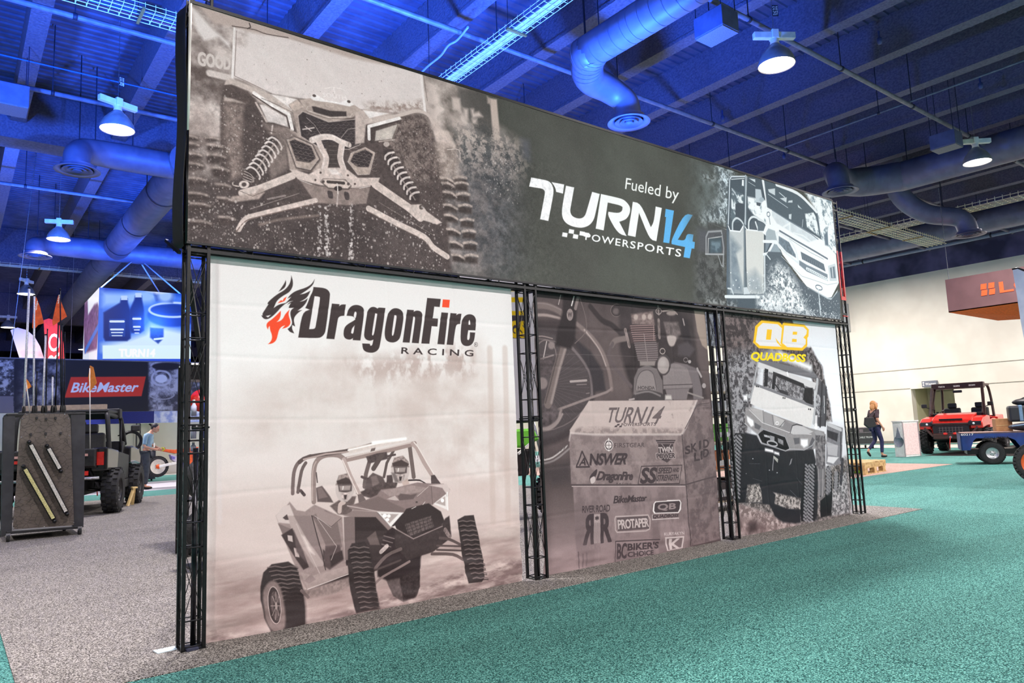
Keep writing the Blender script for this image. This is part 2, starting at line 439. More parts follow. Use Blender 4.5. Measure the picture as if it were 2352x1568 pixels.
        m = np.clip((r-np.sqrt(d2))/soft+0.5, 0, 1)*a
        return s.blend(bx, m, col, tex, ts, tc)
    def ell(s, c, rx, ry, col, rot=0.0, ring=0, **kw):
        n = 36; t = np.linspace(0, 2*PI, n, endpoint=False); cr, sr = math.cos(rot), math.sin(rot)
        pts = [(c[0]+rx*math.cos(a)*cr-ry*math.sin(a)*sr, c[1]+rx*math.cos(a)*sr+ry*math.sin(a)*cr) for a in t]
        if ring: return s.line(pts+[pts[0]], ring, col, **kw)
        return s.poly(pts, col, **kw)
    def spots(s, pts, n, r0, r1, col, a=0.8, seed=0):
        """droplets scattered in a polygon"""
        q = s.map(pts); r = np.random.default_rng(seed+77); lo, hi = q.min(0), q.max(0)
        bx, d = s.mask(q, 1)
        if bx is None: return s
        for _ in range(n):
            x = r.uniform(lo[0], hi[0]); y = r.uniform(lo[1], hi[1]); xi, yi = int(x)-bx[0], int(y)-bx[1]
            if not (0 <= xi < d.shape[1] and 0 <= yi < d.shape[0]) or d[yi, xi] < 0: continue
            rr = r0+(r1-r0)*r.random()**3; R = int(rr+2); xa, ya = max(0, int(x)-R), max(0, int(y)-R); xb, yb = min(s.w, int(x)+R+1), min(s.h, int(y)+R+1)
            XX, YY = np.meshgrid(np.arange(xa, xb)+.5, np.arange(ya, yb)+.5)
            m = np.clip(rr-np.hypot(XX-x, (YY-y)*r.uniform(.6, 1.1))+0.5, 0, 1)*a*r.uniform(.5, 1)
            reg = s.c[ya:yb, xa:xb]; reg[:] = reg*(1-m[..., None])+np.array(col)*m[..., None]
        return s
    def texture(s, pts, cols, ts=10, contrast=4.0, a=1.0, soft=8.0, seed=5, ax=1.0, ay=1.0, bias=0.0, octs=5, gain=0.6, rot=0):
        """two-tone organic texture (foliage, mud, smoke) inside a polygon with a soft edge"""
        q = s.map(pts); bx, d = s.mask(q, soft)
        if bx is None: return s
        x0, y0, x1, y1 = bx; nz = vnoise(y1-y0, x1-x0, ts, octs, seed, ax, ay, gain)
        k = np.clip((nz-0.5+bias)*contrast+0.5, 0, 1)[..., None]
        c = np.array(cols[0], np.float32)*(1-k)+np.array(cols[1], np.float32)*k
        m = (np.clip(d/soft*0.5+0.5, 0, 1)*a)[..., None]; reg = s.c[y0:y1, x0:x1]; reg[:] = reg*(1-m)+c*m
        return s
    def grad(s, pts, c0, c1, p0, p1, soft=0.9, a0=1.0, a1=1.0):
        q = s.map(pts); bx, d = s.mask(q, soft)
        if bx is None: return s
        A, Bq = s.map([p0, p1]); e = Bq-A; L = float(e@e)
        X = (np.arange(bx[0], bx[2])+0.5)[None, :]; Yv = (np.arange(bx[1], bx[3])+0.5)[:, None]
        t = np.clip(((X-A[0])*e[0]+(Yv-A[1])*e[1])/L, 0, 1)[..., None]
        c = np.array(c0, float)*(1-t)+np.array(c1, float)*t
        m = np.clip(d/soft*0.5+0.5, 0, 1)[..., None]*(a0*(1-t)+a1*t); reg = s.c[bx[1]:bx[3], bx[0]:bx[2]]; reg[:] = reg*(1-m)+c*m
        return s
    def text(s, txt, quad, col, bold=0.0, shear=0.0, a=1.0, space=1.0, tex=0.0, ts=6):
        """lettering fitted to a surveyed quad (top-left, top-right, bottom-right, bottom-left)"""
        tri = text_tris(txt, min(bold, 0.015), shear, space)
        if tri is None: return s
        q = s.map(quad); H = homog(q)
        u = tri.reshape(-1, 2); lo, hi = u.min(0), u.max(0); u = (u-lo)/(hi-lo); u[:, 1] = 1-u[:, 1]
        hom = np.c_[u, np.ones(len(u))] @ H.T; p = (hom[:, :2]/hom[:, 2:]).reshape(-1, 3, 2)
        bx = s._box(p.reshape(-1, 2), 1+np.hypot(*(q[3]-q[0]))*bold)
        if bx is None: return s
        SS = 3; x0, y0, x1, y1 = bx; M = np.zeros(((y1-y0)*SS, (x1-x0)*SS), bool)
        P = (p-np.array([x0, y0]))*SS
        for t in P:
            a0 = np.maximum(np.floor(t.min(0)).astype(int), 0); b0 = np.minimum(np.ceil(t.max(0)).astype(int)+1, [M.shape[1], M.shape[0]])
            if (a0 >= b0).any(): continue
            X = (np.arange(a0[0], b0[0])+.5)[None, :]; Yv = (np.arange(a0[1], b0[1])+.5)[:, None]
            e = [((t[(i+1) % 3][0]-t[i][0])*(Yv-t[i][1])-(t[(i+1) % 3][1]-t[i][1])*(X-t[i][0])) for i in range(3)]
            M[a0[1]:b0[1], a0[0]:b0[0]] |= ((e[0] >= -.3) & (e[1] >= -.3) & (e[2] >= -.3)) | ((e[0] <= .3) & (e[1] <= .3) & (e[2] <= .3))
        fat = int(round(max(0, bold-0.015)*np.hypot(*(q[3]-q[0]))*SS*1.25))
        if fat > 0:
            M0 = M.copy()
            for dx, dy in [(int(round(fat*math.cos(t))), int(round(fat*math.sin(t)*.7))) for t in np.linspace(0, 2*PI, 12, endpoint=False)]:
                ys0, ys1 = max(0, dy), min(M.shape[0], M.shape[0]+dy); xs0, xs1 = max(0, dx), min(M.shape[1], M.shape[1]+dx)
                M[ys0:ys1, xs0:xs1] |= M0[ys0-dy:ys1-dy, xs0-dx:xs1-dx]
        m = M.reshape(y1-y0, SS, x1-x0, SS).mean((1, 3)).astype(np.float32)*a
        return s.blend(bx, m, col, tex, ts)
    def grain(s, amp=5.0, seed=3):
        r = np.random.default_rng(seed); s.c += (r.random((s.h, s.w, 1), dtype=np.float32)-.5)*2*amp
        return s
    def image(s, name):
        im = bpy.data.images.new(name, s.w, s.h, alpha=False); px = np.ones((s.h, s.w, 4), np.float32)
        px[..., :3] = np.clip(s.c[::-1]/255.0, 0, 1); im.pixels.foreach_set(px.ravel()); im.update(); im.pack(); return im
def homog(q):
    src = [(0, 0), (1, 0), (1, 1), (0, 1)]; A = []; b = []
    for (x, y), (u, v) in zip(src, q):
        A += [[x, y, 1, 0, 0, 0, -u*x, -u*y], [0, 0, 0, x, y, 1, -v*x, -v*y]]; b += [u, v]
    h = np.linalg.solve(np.array(A, float), np.array(b, float)); return np.append(h, 1).reshape(3, 3)
_tt = {}
def text_tris(txt, bold=0.0, shear=0.0, space=1.0):
    key = (txt, bold, shear, space)
    if key in _tt: return _tt[key].copy()
    cu = bpy.data.curves.new('lettering_source', 'FONT'); cu.body = txt; cu.offset = bold; cu.shear = shear; cu.space_character = space; cu.resolution_u = 3
    o = bpy.data.objects.new('lettering_source', cu); COL.objects.link(o)
    dg = bpy.context.evaluated_depsgraph_get(); dg.update(); me = o.evaluated_get(dg).to_mesh(); me.calc_loop_triangles()
    v = np.empty(len(me.vertices)*3, np.float32); me.vertices.foreach_get('co', v); v = v.reshape(-1, 3)[:, :2]
    t = np.array([tuple(x.vertices) for x in me.loop_triangles]); r = v[t].astype(float) if len(t) else None
    bpy.data.objects.remove(o); bpy.data.curves.remove(cu)
    if r is not None: r = r[(np.abs(r[..., 1]) < 3).all(1) & (r[..., 0] < len(txt)*2+3).all(1)]
    _tt[key] = r
    return None if r is None else r.copy()
def print_mat(name, im, rough=0.55, emit=0.0, sheen=0.0):
    m = bpy.data.materials.new(name); m.use_nodes = True; nt = m.node_tree; b = nt.nodes['Principled BSDF']
    t = nt.nodes.new('ShaderNodeTexImage'); t.image = im
    if emit: b.inputs['Base Color'].default_value = (0.01, 0.01, 0.012, 1)
    else: nt.links.new(t.outputs['Color'], b.inputs['Base Color'])
    b.inputs['Roughness'].default_value = rough; b.inputs['Specular IOR Level'].default_value = 0.12
    if emit:
        nt.links.new(t.outputs['Color'], b.inputs['Emission Color']); b.inputs['Emission Strength'].default_value = emit
    if sheen:
        tc = nt.nodes.new('ShaderNodeTexCoord'); n = nt.nodes.new('ShaderNodeTexNoise'); n.inputs['Scale'].default_value = 700; n.inputs['Detail'].default_value = 1
        nt.links.new(tc.outputs['Object'], n.inputs['Vector']); bp = nt.nodes.new('ShaderNodeBump'); bp.inputs['Distance'].default_value = 0.0004; bp.inputs['Strength'].default_value = 0.5
        nt.links.new(n.outputs['Fac'], bp.inputs['Height']); nt.links.new(bp.outputs['Normal'], b.inputs['Normal'])
    return m
def sheet(name, a, b, z0, z1, nx, nz, m, disp=None, parent=None, thick=0.0, col=None):
    """vertical cloth from a=(x,y) to b=(x,y); disp(u,v) -> metres out of plane (towards the viewer side)"""
    a = Vector((a[0], a[1], 0)); b = Vector((b[0], b[1], 0)); d = (b-a); nrm = Vector((d.y, -d.x, 0)).normalized()
    U, V = np.meshgrid(np.linspace(0, 1, nx+1), np.linspace(0, 1, nz+1))
    D = disp(U, V) if disp else np.zeros_like(U)
    co = np.empty((U.size, 3)); co[:, 0] = a.x+d.x*U.ravel()+nrm.x*D.ravel(); co[:, 1] = a.y+d.y*U.ravel()+nrm.y*D.ravel(); co[:, 2] = z0+(z1-z0)*V.ravel()
    idx = np.arange((nx+1)*(nz+1)).reshape(nz+1, nx+1)
    f = np.stack([idx[:-1, :-1], idx[:-1, 1:], idx[1:, 1:], idx[1:, :-1]], -1).reshape(-1, 4)
    me = bpy.data.meshes.new(name); me.from_pydata(co.tolist(), [], f.tolist())
    uv = me.uv_layers.new(name='UVMap'); li = np.empty(len(me.loops), np.int32); me.loops.foreach_get('vertex_index', li)
    uvs = np.stack([U.ravel()[li], V.ravel()[li]], 1).astype(np.float32); uv.data.foreach_set('uv', uv_ravel(uvs))
    me.polygons.foreach_set('use_smooth', [True]*len(me.polygons)); me.update()
    o = link(name, me, m, parent)
    if thick:
        s = o.modifiers.new('thickness', 'SOLIDIFY'); s.thickness = thick; s.offset = -1
    return o
def uv_ravel(u): return np.ascontiguousarray(u).ravel()
def fold_noise(nx, nz, sc, seed, octs=4, ax=1., ay=1.): return vnoise(nz+1, nx+1, sc, octs, seed, ax, ay)
# ================================================================== the booth: truss towers, header frame, banners
TX = [1.150, 3.885, 6.565, 9.275]; TW = 0.142; TY0, TY1 = 4.795, 4.93
RUNGS = [0.02, 0.17, 0.60, 0.75, 1.17, 1.31, 1.345, 1.49, 1.89, 2.05, 2.43]
def tower(i, label, top):
    x0 = TX[i]; w = TW if i < 3 else 0.125; t = thing('truss_tower', label, 'truss', (x0, TY0, 0.0125), group=None)
    c = 0.022; d = TY1-TY0
    for cx in (c/2, w-c/2):
        for cy in (c/2, d-c/2):
            b = B(); b.box2((cx-c/2, cy-c/2, 0.0), (cx+c/2, cy+c/2, top)); b.build('chord', BLK, t, bevel=0.003)
    rl = list(RUNGS)
    z = 2.60
    while z < top-0.02: rl.append(z); z += 0.36
    rl.append(top-0.02)
    rsrc = None
    for zz in rl:
        b = B(); p = [(c/2, c/2), (w-c/2, c/2), (w-c/2, d-c/2), (c/2, d-c/2)]
        if rsrc is None:
            b.tube([(x, y, 0) for x, y in p], 0.0045, 6, closed=True); rsrc = b.build('rung', BLK, t); rsrc.location.z = zz
        else:
            o = rsrc.copy(); COL.objects.link(o); o.parent = t; o.location.z = zz
    for za, zb in ((.17, .60), (.75, 1.17), (1.49, 1.89), (2.05, 2.43)) + (((2.60, 2.96), (2.96, 3.32), (3.32, 3.68), (3.68, 4.04)) if top > 3 else ()):
        p = [(c/2, c/2), (w-c/2, c/2), (w-c/2, d-c/2), (c/2, d-c/2)]
        for k in range(4):
            (xa, ya), (xb, yb) = p[k], p[(k+1) % 4]
            b = B().tube([(xa, ya, za), (xb, yb, zb)], 0.0025, 5).tube([(xb, yb, za), (xa, ya, zb)], 0.0025, 5)
            b.build('brace', BLK, t)
    jp = B()
    for cx in (0.0, w):
        jp.box((cx, d/2, 1.327), (0.012, d, 0.012))
    jp.tube([(w*0.3, 0.0, 1.327), (w*0.7, 0, 1.327)], 0.012, 8); jp.build('joint_clamp', BLK, t)
    b = B().box2((0, 0, 0), (w, d, 0.006)); b.build('foot_plate', BLK, t)
    return t
TOWERS = [tower(0, 'black truss tower standing at the left end of the banner booth', 4.20),
          tower(1, 'black truss tower between the dragon banner and the motorcycle banner', 2.55),
          tower(2, 'black truss tower between the motorcycle banner and the banner with yellow letters', 2.55),
          tower(3, 'black truss tower at the right end of the booth with a red section on top', 4.14)]
# red lengths on the right-hand tower
rd = B(); w4 = 0.125
for cx in (0.011, w4-0.011):
    rd.box((cx, 0.011, 3.13), (0.026, 0.026, 0.62))
rd.box((w4/2, 0.004, 2.80), (w4, 0.012, 0.05)); rd.box((w4/2, 0.13, 2.80), (w4, 0.012, 0.05)); rd.tube([(0, 0, 2.56), (w4, 0, 2.56)], 0.008, 6)
rd.build('red_section', REDP, TOWERS[3])
# inner slotted upright seen in towers 2 and 3
for i in (0, 1, 2):
    s = B().tube([(TW*0.62, 0.085, 0.01), (TW*0.62, 0.085, 2.42 if i else 1.2)], 0.017, 8); s.build('inner_post', mat('dark_chrome', (70, 70, 76), 0.25, 0.85, (40, 40, 44), 8), TOWERS[i])
    s0 = None
    for k in range(24):
        if s0 is None: s0 = B().box((TW-0.02, 0.118, 0), (0.006, 0.004, 0.02)).build('slot', mat('slot_light', (170, 168, 165), 0.5), TOWERS[i]); s0.location.z = .1
        else: q_ = s0.copy(); COL.objects.link(q_); q_.location.z = .1+k*.1
# header frame of box truss
hf = thing('header_truss', 'black horizontal box truss carrying the wide header banner', 'truss', (0, 0, 0))
def long_truss(z0, z1, x0, x1, name):
    for zz in (z0, z1):
        for yy in (TY0+0.012, TY1-0.012):
            B().box2((x0, yy-0.011, zz-0.011), (x1, yy+0.011, zz+0.011)).build('chord', BLK, hf)
    n = int((x1-x0)/0.40); b = B()
    for k in range(n+1):
        x = x0+(x1-x0)*k/n
        for (ya, za), (yb, zb) in (((TY0+.012, z0), (TY0+.012, z1)), ((TY1-.012, z0), (TY1-.012, z1)), ((TY0+.012, z0), (TY1-.012, z0)), ((TY0+.012, z1), (TY1-.012, z1))):
            b.tube([(x, ya, za), (x, yb, zb)], 0.0045, 5)
        if k < n:
            x2 = x0+(x1-x0)*(k+1)/n
            b.tube([(x, TY0+.012, z0), (x2, TY1-.012, z0)], 0.003, 5); b.tube([(x, TY0+.012, z1), (x2, TY0+.012, z0)], 0.003, 5)
            b.tube([(x, TY1-.012, z0), (x2, TY0+.012, z0)], 0.003, 5)
    b.build('lacing', BLK, hf)
long_truss(2.468, 2.60, TX[0], 9.40, 'low')
B().box2((TX[0], TY0+.03, 2.452), (9.40, TY0+.05, 2.50)).build('flat_bar', BLK, hf)
long_truss(4.02, 4.12, TX[0], 9.40, 'high')
b = B()
for k in range(1, 14):
    x = TX[0]+k*0.60
    if x < 9.3: b.box((x, TY0+0.02, 3.28), (0.02, 0.02, 1.5))
b.build('stud', BLK, hf)
# sloping arm under the frame, seen through the left tower
B().bar((1.20, 5.05, 2.50), (1.62, 5.9, 1.30), 0.03).build('raking_brace', BLK, hf)
# fabric side panel at the left end of the header
sp = sheet('side_cloth', (1.128, 5.02), (1.128, 4.80), 2.50, 4.16, 10, 30, mat('black_cloth', (16, 17, 19), 0.7, 0, (12, 13, 14), 8), lambda U, V: 0.01*np.sin(V*9)+0.012*np.cos(U*5), thick=0.004)
tag(sp, 'black cloth closing the left end of the header frame', 'cloth')
B().bar((1.105, 4.80, 2.44), (1.07, 5.0, 2.56), 0.02).build('bent_hem', BLK, sp)
o = B().tube([(1.145, 4.79, 3.25), (1.145, 4.79, 4.17)], 0.011, 8).build('corner_pole', mat('polished_pole', (235, 230, 222), 0.45, 0.3, (225, 220, 212), 6)); tag(o, 'bright corner pole at the top left of the header', 'pole')
B().tube([(1.145, 4.79, 2.5), (1.145, 4.79, 3.25)], 0.011, 8).build('lower_pole', BLK, o)
# white and dark card on the carpet at the tower's foot
o = B().box((0, 0, 0), (0.12, 0.085, 0.004), rz=0.1).build('card', mat('white_card', (200, 218, 226), 0.6)); o.location = on_z(381, 1493, 0.012)+Vector((0, 0, .003)); tag(o, 'small pale blue card lying beside the left tower foot', 'card')
o = B().box((0, 0, 0), (0.07, 0.07, 0.012), rz=0.1).build('battery', mat('dark_blue_pack', (40, 42, 62), 0.5)); o.location = on_z(438, 1489, 0.02)+Vector((0, 0, .0)); tag(o, 'dark blue flat pack lying inside the left tower foot', 'pack')
# ================================================================== header banner artwork
def art_header():
    A = Art(1.145, 9.235, 2.51, 4.135, 320, Y=4.78, bg=(74, 76, 70))
    A.zoom(0, 0, 1)
    full = [(425, -40), (1935, 455), (1940, 745), (425, 565)]
    A.texture(full, [(64, 65, 60), (84, 86, 80)], ts=260, contrast=1.5, soft=2, seed=4)
    # left backdrop: out of focus trees, fading into the dark middle
    L = [(425, -40), (1080, 190), (1130, 300), (1120, 640), (425, 565)]
    A.texture(L, [(104, 94, 90), (186, 172, 165)], ts=70, contrast=2.6, soft=40, seed=8)
    A.zoom(850, 180, 3.408)
    A.texture([(420, -40), (700, 50), (760, 260), (1180, 520), (1000, 620), (760, 760), (500, 760)], [(110, 102, 96), (212, 198, 190)], ts=55, contrast=2.6, soft=30, seed=15)
    A.poly([(690, 70), (880, 110), (940, 200), (960, 440), (900, 470), (820, 400), (760, 330), (700, 200)], (78, 76, 73), soft=8, a=.8)
    for p in ([(730, 235), (765, 240), (765, 330), (735, 320)], [(785, 240), (810, 240), (812, 270), (850, 262), (880, 300), (800, 312)], [(795, 320), (835, 318), (830, 360), (800, 355)], [(640, 150), (700, 160), (705, 250), (650, 240)]):
        A.poly(p, (196, 182, 174), soft=5)
    A.poly([(935, 155), (990, 165), (1016, 480), (1030, 520), (1010, 540), (970, 500), (955, 420)], (190, 174, 164), soft=3)
    A.poly([(915, 140), (940, 160), (945, 205), (918, 195)], (170, 156, 148), soft=4)
    A.poly([(1055, 500), (1130, 520), (1130, 548), (1070, 535)], (196, 180, 170), soft=4)
    A.poly([(860, 430), (920, 470), (1000, 520), (990, 560), (900, 540), (820, 470)], (186, 170, 160), soft=8, a=.8)
    A.poly([(600, 250), (700, 330), (870, 430), (800, 470), (640, 420)], (186, 172, 164), soft=10, a=.7)
    A.texture([(690, 420), (860, 400), (1180, 560), (1200, 700), (1050, 900), (780, 820), (600, 640)], [(58, 62, 64), (176, 164, 156)], ts=16, contrast=6, soft=40, seed=21, a=.85, gain=.75)
    A.texture([(650, 640), (1120, 640), (1080, 1500), (560, 1500)], [(66, 68, 72), (118, 112, 112)], ts=22, contrast=4, soft=60, seed=22, a=.75, gain=.75)
    A.poly([(1180, 480), (1240, 490), (1250, 640), (1200, 620)], (92, 94, 104), soft=14, a=.7)
    A.texture([(900, 880), (1130, 900), (1180, 1400), (930, 1560)], [(52, 54, 58), (112, 112, 118)], ts=26, contrast=4, soft=70, seed=23, a=.5, gain=.7)
    A.spots([(850, 560), (1180, 600), (1150, 1000), (900, 900)], 420, .6, 2.2, (198, 190, 184), .7, 3)
    A.zoom(430, 0, 2.412)
    # left edge backdrop
    A.texture([(0, 20), (270, 130), (250, 440), (190, 1000), (0, 1000)], [(96, 84, 80), (206, 194, 188)], ts=60, contrast=3, soft=6, seed=31)
    A.poly([(22, 40), (60, 70), (130, 150), (235, 240), (238, 268), (178, 205), (95, 222), (55, 170)], (220, 212, 208), soft=4)
    A.text('GOOD', [(60, 285), (238, 318), (240, 388), (60, 362)], (206, 196, 190), bold=.04)
    A.line([(125, 405), (240, 432)], 38, (208, 197, 191), soft=4)
    A.poly([(10, 600), (60, 560), (190, 700), (190, 760), (10, 760)], (170, 156, 150), soft=14, a=.8)
    # dark mass of wheel arches, underbody
    A.poly([(205, 470), (260, 470), (380, 560), (600, 700), (980, 640), (1180, 640), (1300, 640), (1360, 740), (1420, 980), (1460, 1500), (0, 1400), (0, 1000), (170, 1000)], (82, 72, 70), soft=6, tex=.12, ts=6)
    A.texture([(0, 980), (330, 980), (520, 1200), (1400, 1200), (1440, 1500), (0, 1400)], [(58, 50, 50), (92, 82, 80)], ts=120, contrast=2, soft=20, seed=33)
    A.texture([(1150, 640), (1330, 640), (1440, 1000), (1250, 1020), (1080, 800)], [(76, 66, 64), (134, 120, 114)], ts=10, contrast=3, soft=12, seed=34, gain=.8)
    # windscreen
    A.poly([(262, 150), (420, 176), (640, 235), (900, 300), (1304, 395), (1320, 600), (1225, 628), (1150, 620), (960, 605), (700, 555), (600, 540), (470, 520), (332, 452), (252, 425)], (217, 207, 203), soft=2, tex=.02, ts=60)
    A.poly([(0, -40), (700, 100), (1304, 400), (900, 320), (560, 208), (380, 185), (262, 150), (150, 130)], (184, 168, 160), soft=4)
    A.line([(250, 143), (370, 163), (440, 188), (560, 208)], 5, (92, 80, 76), smooth=4)
    A.line([(345, 128), (352, 150), (335, 158)], 6, (80, 70, 68))
    A.line([(262, 155), (250, 428)], 11, (232, 226, 222), soft=1.5)
    A.line([(274, 170), (262, 420), (330, 450), (470, 520)], 3, (120, 106, 100))
    for x0, x1, w in ((420, 640, 34), (700, 880, 26), (340, 430, 18)):
        A.line([(x0, 290), (x1, 500)], w, (226, 218, 214), soft=22, a=.45)
    A.texture([(980, 575), (1300, 560), (1316, 612), (1150, 625), (1000, 612)], [(150, 132, 124), (214, 204, 198)], ts=12, contrast=4, soft=10, seed=40)
    A.texture([(270, 170), (330, 175), (320, 260), (272, 240)], [(200, 188, 182), (150, 134, 128)], ts=8, contrast=3, soft=8, seed=41, a=.6)
    A.spots([(262, 150), (1300, 395), (1320, 600), (700, 555), (332, 452)], 90, .5, 1.5, (110, 96, 90), .7, 9)
    A.line([(1296, 420), (1306, 520), (1318, 625)], 14, (228, 220, 216), soft=1.5); A.line([(1310, 420), (1330, 560)], 3, (120, 108, 102))
    A.line([(1320, 625), (1370, 680), (1400, 790)], 5, (190, 176, 168), smooth=4)
    A.poly([(1330, 620), (1400, 700), (1475, 810), (1420, 830), (1390, 830), (1360, 700)], (196, 180, 172), soft=4, tex=.1)
    A.text('SOUTH', [(750, 512), (878, 528), (884, 552), (752, 536)], (234, 227, 223), bold=.0)
    A.line([(765, 490), (800, 482), (860, 492), (872, 502)], 4, (232, 224, 220), tex=.1); A.line([(812, 485), (816, 512)], 6, (232, 224, 220))
    # ---- bodywork  (closer survey)
    A.zoom(430, 160, 3.734)
    A.poly([(318, 130), (330, 95), (375, 75), (420, 90), (560, 150), (700, 205), (900, 340), (900, 370), (860, 370), (560, 200), (520, 180), (380, 128)], (196, 182, 174), soft=1.5, tex=.05)
    A.poly([(318, 140), (380, 130), (520, 185), (590, 260), (590, 330), (600, 460), (490, 700), (470, 900), (330, 900), (290, 700), (285, 300)], (84, 73, 70), soft=3, tex=.1, ts=4)
    A.poly([(315, 232), (400, 250), (500, 292), (350, 270), (315, 268)], (180, 166, 158), soft=2)
    A.texture([(318, 275), (500, 300), (478, 560), (470, 900), (370, 950), (320, 640)], [(104, 92, 88), (150, 134, 127)], ts=10, contrast=2.5, soft=8, seed=44, gain=.8)
    A.poly([(495, 300), (600, 300), (640, 450), (700, 560), (540, 800), (490, 860), (478, 620)], (80, 70, 68), soft=4, tex=.1, ts=4)
    A.line([(575, 200), (720, 300), (870, 380), (900, 512)], 30, (232, 226, 222), soft=1)
    A.line([(560, 215), (715, 318), (852, 400), (880, 500)], 9, (70, 60, 58), soft=1.5)
    A.poly([(620, 300), (660, 300), (848, 410), (868, 495), (740, 455), (690, 450)], (212, 203, 199), soft=1.5)
    A.line([(590, 285), (680, 445)], 18, (186, 172, 165), soft=1.5)
    A.poly([(710, 210), (860, 235), (940, 255), (870, 300), (880, 330)], (228, 220, 215), soft=1.5)
    A.poly([(870, 300), (945, 258), (1000, 320), (915, 360)], (186, 170, 160), soft=1.5, tex=.06)
    A.line([(640, 245), (770, 300), (900, 365), (915, 400), (945, 560)], 3, (80, 70, 66), soft=1.5)
    # central cowl
    A.poly([(905, 365), (1000, 325), (1310, 440), (1310, 640), (1180, 880), (880, 860), (840, 620), (720, 500), (860, 500), (940, 540)], (168, 153, 145), soft=2, tex=.07, ts=12)
    A.zoom(640, 190, 5.227)
    A.poly([(250, 205), (375, 185), (500, 200), (900, 260), (1000, 330), (880, 420), (620, 470), (330, 330)], (176, 161, 152), soft=1.5, tex=.06, ts=10)
    A.poly([(375, 175), (440, 135), (560, 205), (740, 235), (820, 205), (905, 262), (850, 285), (640, 240), (420, 212)], (236, 231, 228), soft=1.2)
    A.ell((428, 155), 22, 16, (86, 76, 72), rot=.3); A.ell((843, 226), 22, 16, (86, 76, 72), rot=.4)
    A.ell((615, 268), 48, 22, (198, 184, 176), rot=.12, ring=5)
    A.poly([(398, 282), (440, 285), (620, 335), (812, 345), (815, 402), (625, 408), (420, 350)], (66, 58, 58), soft=1.5)
    A.line([(330, 320), (350, 285), (398, 278)], 8, (196, 182, 174)); A.line([(340, 330), (600, 418), (860, 410), (885, 370)], 8, (200, 188, 180)); A.line([(335, 350), (600, 432), (880, 425)], 4, (82, 72, 70))
    # main grille
    G = [(235, 400), (290, 350), (600, 475), (930, 440), (985, 520), (975, 740), (840, 795), (520, 790), (400, 720), (270, 640)]
    A.line(G+[G[0]], 16, (196, 182, 174), soft=1.2)
    A.poly(G, (62, 55, 56), soft=1.2, tex=.1)
    for r in range(9):
        for c in range(11):
            x = 300+c*64+(r % 2)*32; y = 470+r*34+(c-5)**2*0.5-8
            if 250 < x < 960 and y < 760 and y > 410+abs(600-x)*-.1+max(0, 90-abs(x-600)*.3):
                A.line([(x, y), (x+20, y+16), (x+46, y+15), (x+64, y)], 2.6, (146, 134, 130), soft=.8, a=.75)
    A.line([(290, 560), (425, 540)], 15, (190, 178, 172)); A.line([(320, 525), (390, 580)], 13, (190, 178, 172))
    A.line([(335, 420), (430, 505), (505, 625)], 8, (150, 138, 134)); A.line([(950, 540), (830, 560), (750, 660)], 8, (150, 138, 134))
    # side vents
    for V, inner in (([(100, 690), (190, 655), (400, 750), (480, 915), (380, 1045), (215, 1010)], [(130, 705), (190, 680), (390, 765), (445, 905), (370, 960), (210, 935)]),
                     ([(868, 845), (1040, 775), (1155, 840), (1090, 1100), (950, 1105), (830, 950)], [(900, 855), (1040, 800), (1130, 855), (1080, 1015), (940, 1010), (862, 945)])):
        A.poly([(a*1.0+(a-sum(p[0] for p in V)/6)*.13, b+(b-sum(p[1] for p in V)/6)*.13) for a, b in V], (88, 77, 74), soft=2)
        A.poly(V, (176, 160, 150), soft=1.2, tex=.08); A.line(V+[V[0]], 6, (186, 174, 168)); A.poly(inner, (60, 53, 54), soft=1.5)
        cx = sum(p[0] for p in inner)/6; cy = sum(p[1] for p in inner)/6
        for r in range(-3, 4):
            for c in range(-2, 3):
                x, y = cx+c*60+(r % 2)*30, cy+r*36+c*14
                A.line([(x-24, y-6), (x-6, y+10), (x+22, y+14), (x+40, y+2)], 3, (166, 152, 146), soft=.8, a=.8)
        A.poly([(cx-90, cy+90), (cx-60, cy+60), (cx-40, cy+100)], (150, 134, 124), soft=3, a=.6)
    # bull bar
    A.poly([(560, 710), (720, 720), (700, 1010), (600, 1010)], (70, 62, 60), soft=2)
    for r in range(5): A.line([(605, 760+r*52), (700, 760+r*52)], 8, (110, 100, 96), a=.7)
    A.poly([(130, 1040), (220, 1050), (360, 1100), (470, 1035), (540, 1020), (720, 1020), (830, 1045), (950, 1140), (1215, 1140), (1190, 1210), (960, 1270), (870, 1260), (500, 1230), (230, 1160)], (206, 190, 182), soft=1.5, tex=.06)
    A.line([(478, 700), (520, 800), (570, 900), (545, 1030)], 72, (206, 190, 182), smooth=5, soft=1.5)
    A.line([(460, 720), (500, 810), (548, 905), (525, 1030)], 14, (228, 216, 210), smooth=5, soft=3, a=.8)
    A.line([(760, 740), (745, 840), (740, 920), (780, 1040)], 72, (204, 188, 180), smooth=5, soft=1.5)
    A.line([(785, 760), (772, 850), (768, 920), (805, 1030)], 14, (226, 214, 208), smooth=5, soft=3, a=.8)
    A.line([(400, 690), (520, 652), (640, 655), (740, 705), (840, 745)], 70, (212, 198, 190), smooth=5, soft=1.5)
    A.line([(410, 668), (530, 634), (650, 640), (745, 690)], 14, (232, 222, 216), smooth=5, soft=3, a=.8)
    A.line([(398, 655), (420, 720)], 5, (240, 232, 228)); A.line([(845, 715), (830, 775)], 6, (110, 98, 92))
    A.poly([(590, 1040), (690, 1040), (760, 1120), (700, 1100), (640, 1100)], (222, 212, 206), soft=2)
    # skid plate and winch
    A.poly([(250, 1165), (480, 1240), (870, 1270), (1100, 1240), (1050, 1450), (820, 1470), (440, 1440)], (142, 127, 121), soft=2, tex=.1, ts=14)
    A.line([(250, 1168), (400, 1225)], 5, (226, 218, 212)); A.line([(970, 1268), (1100, 1240)], 6, (226, 218, 212))
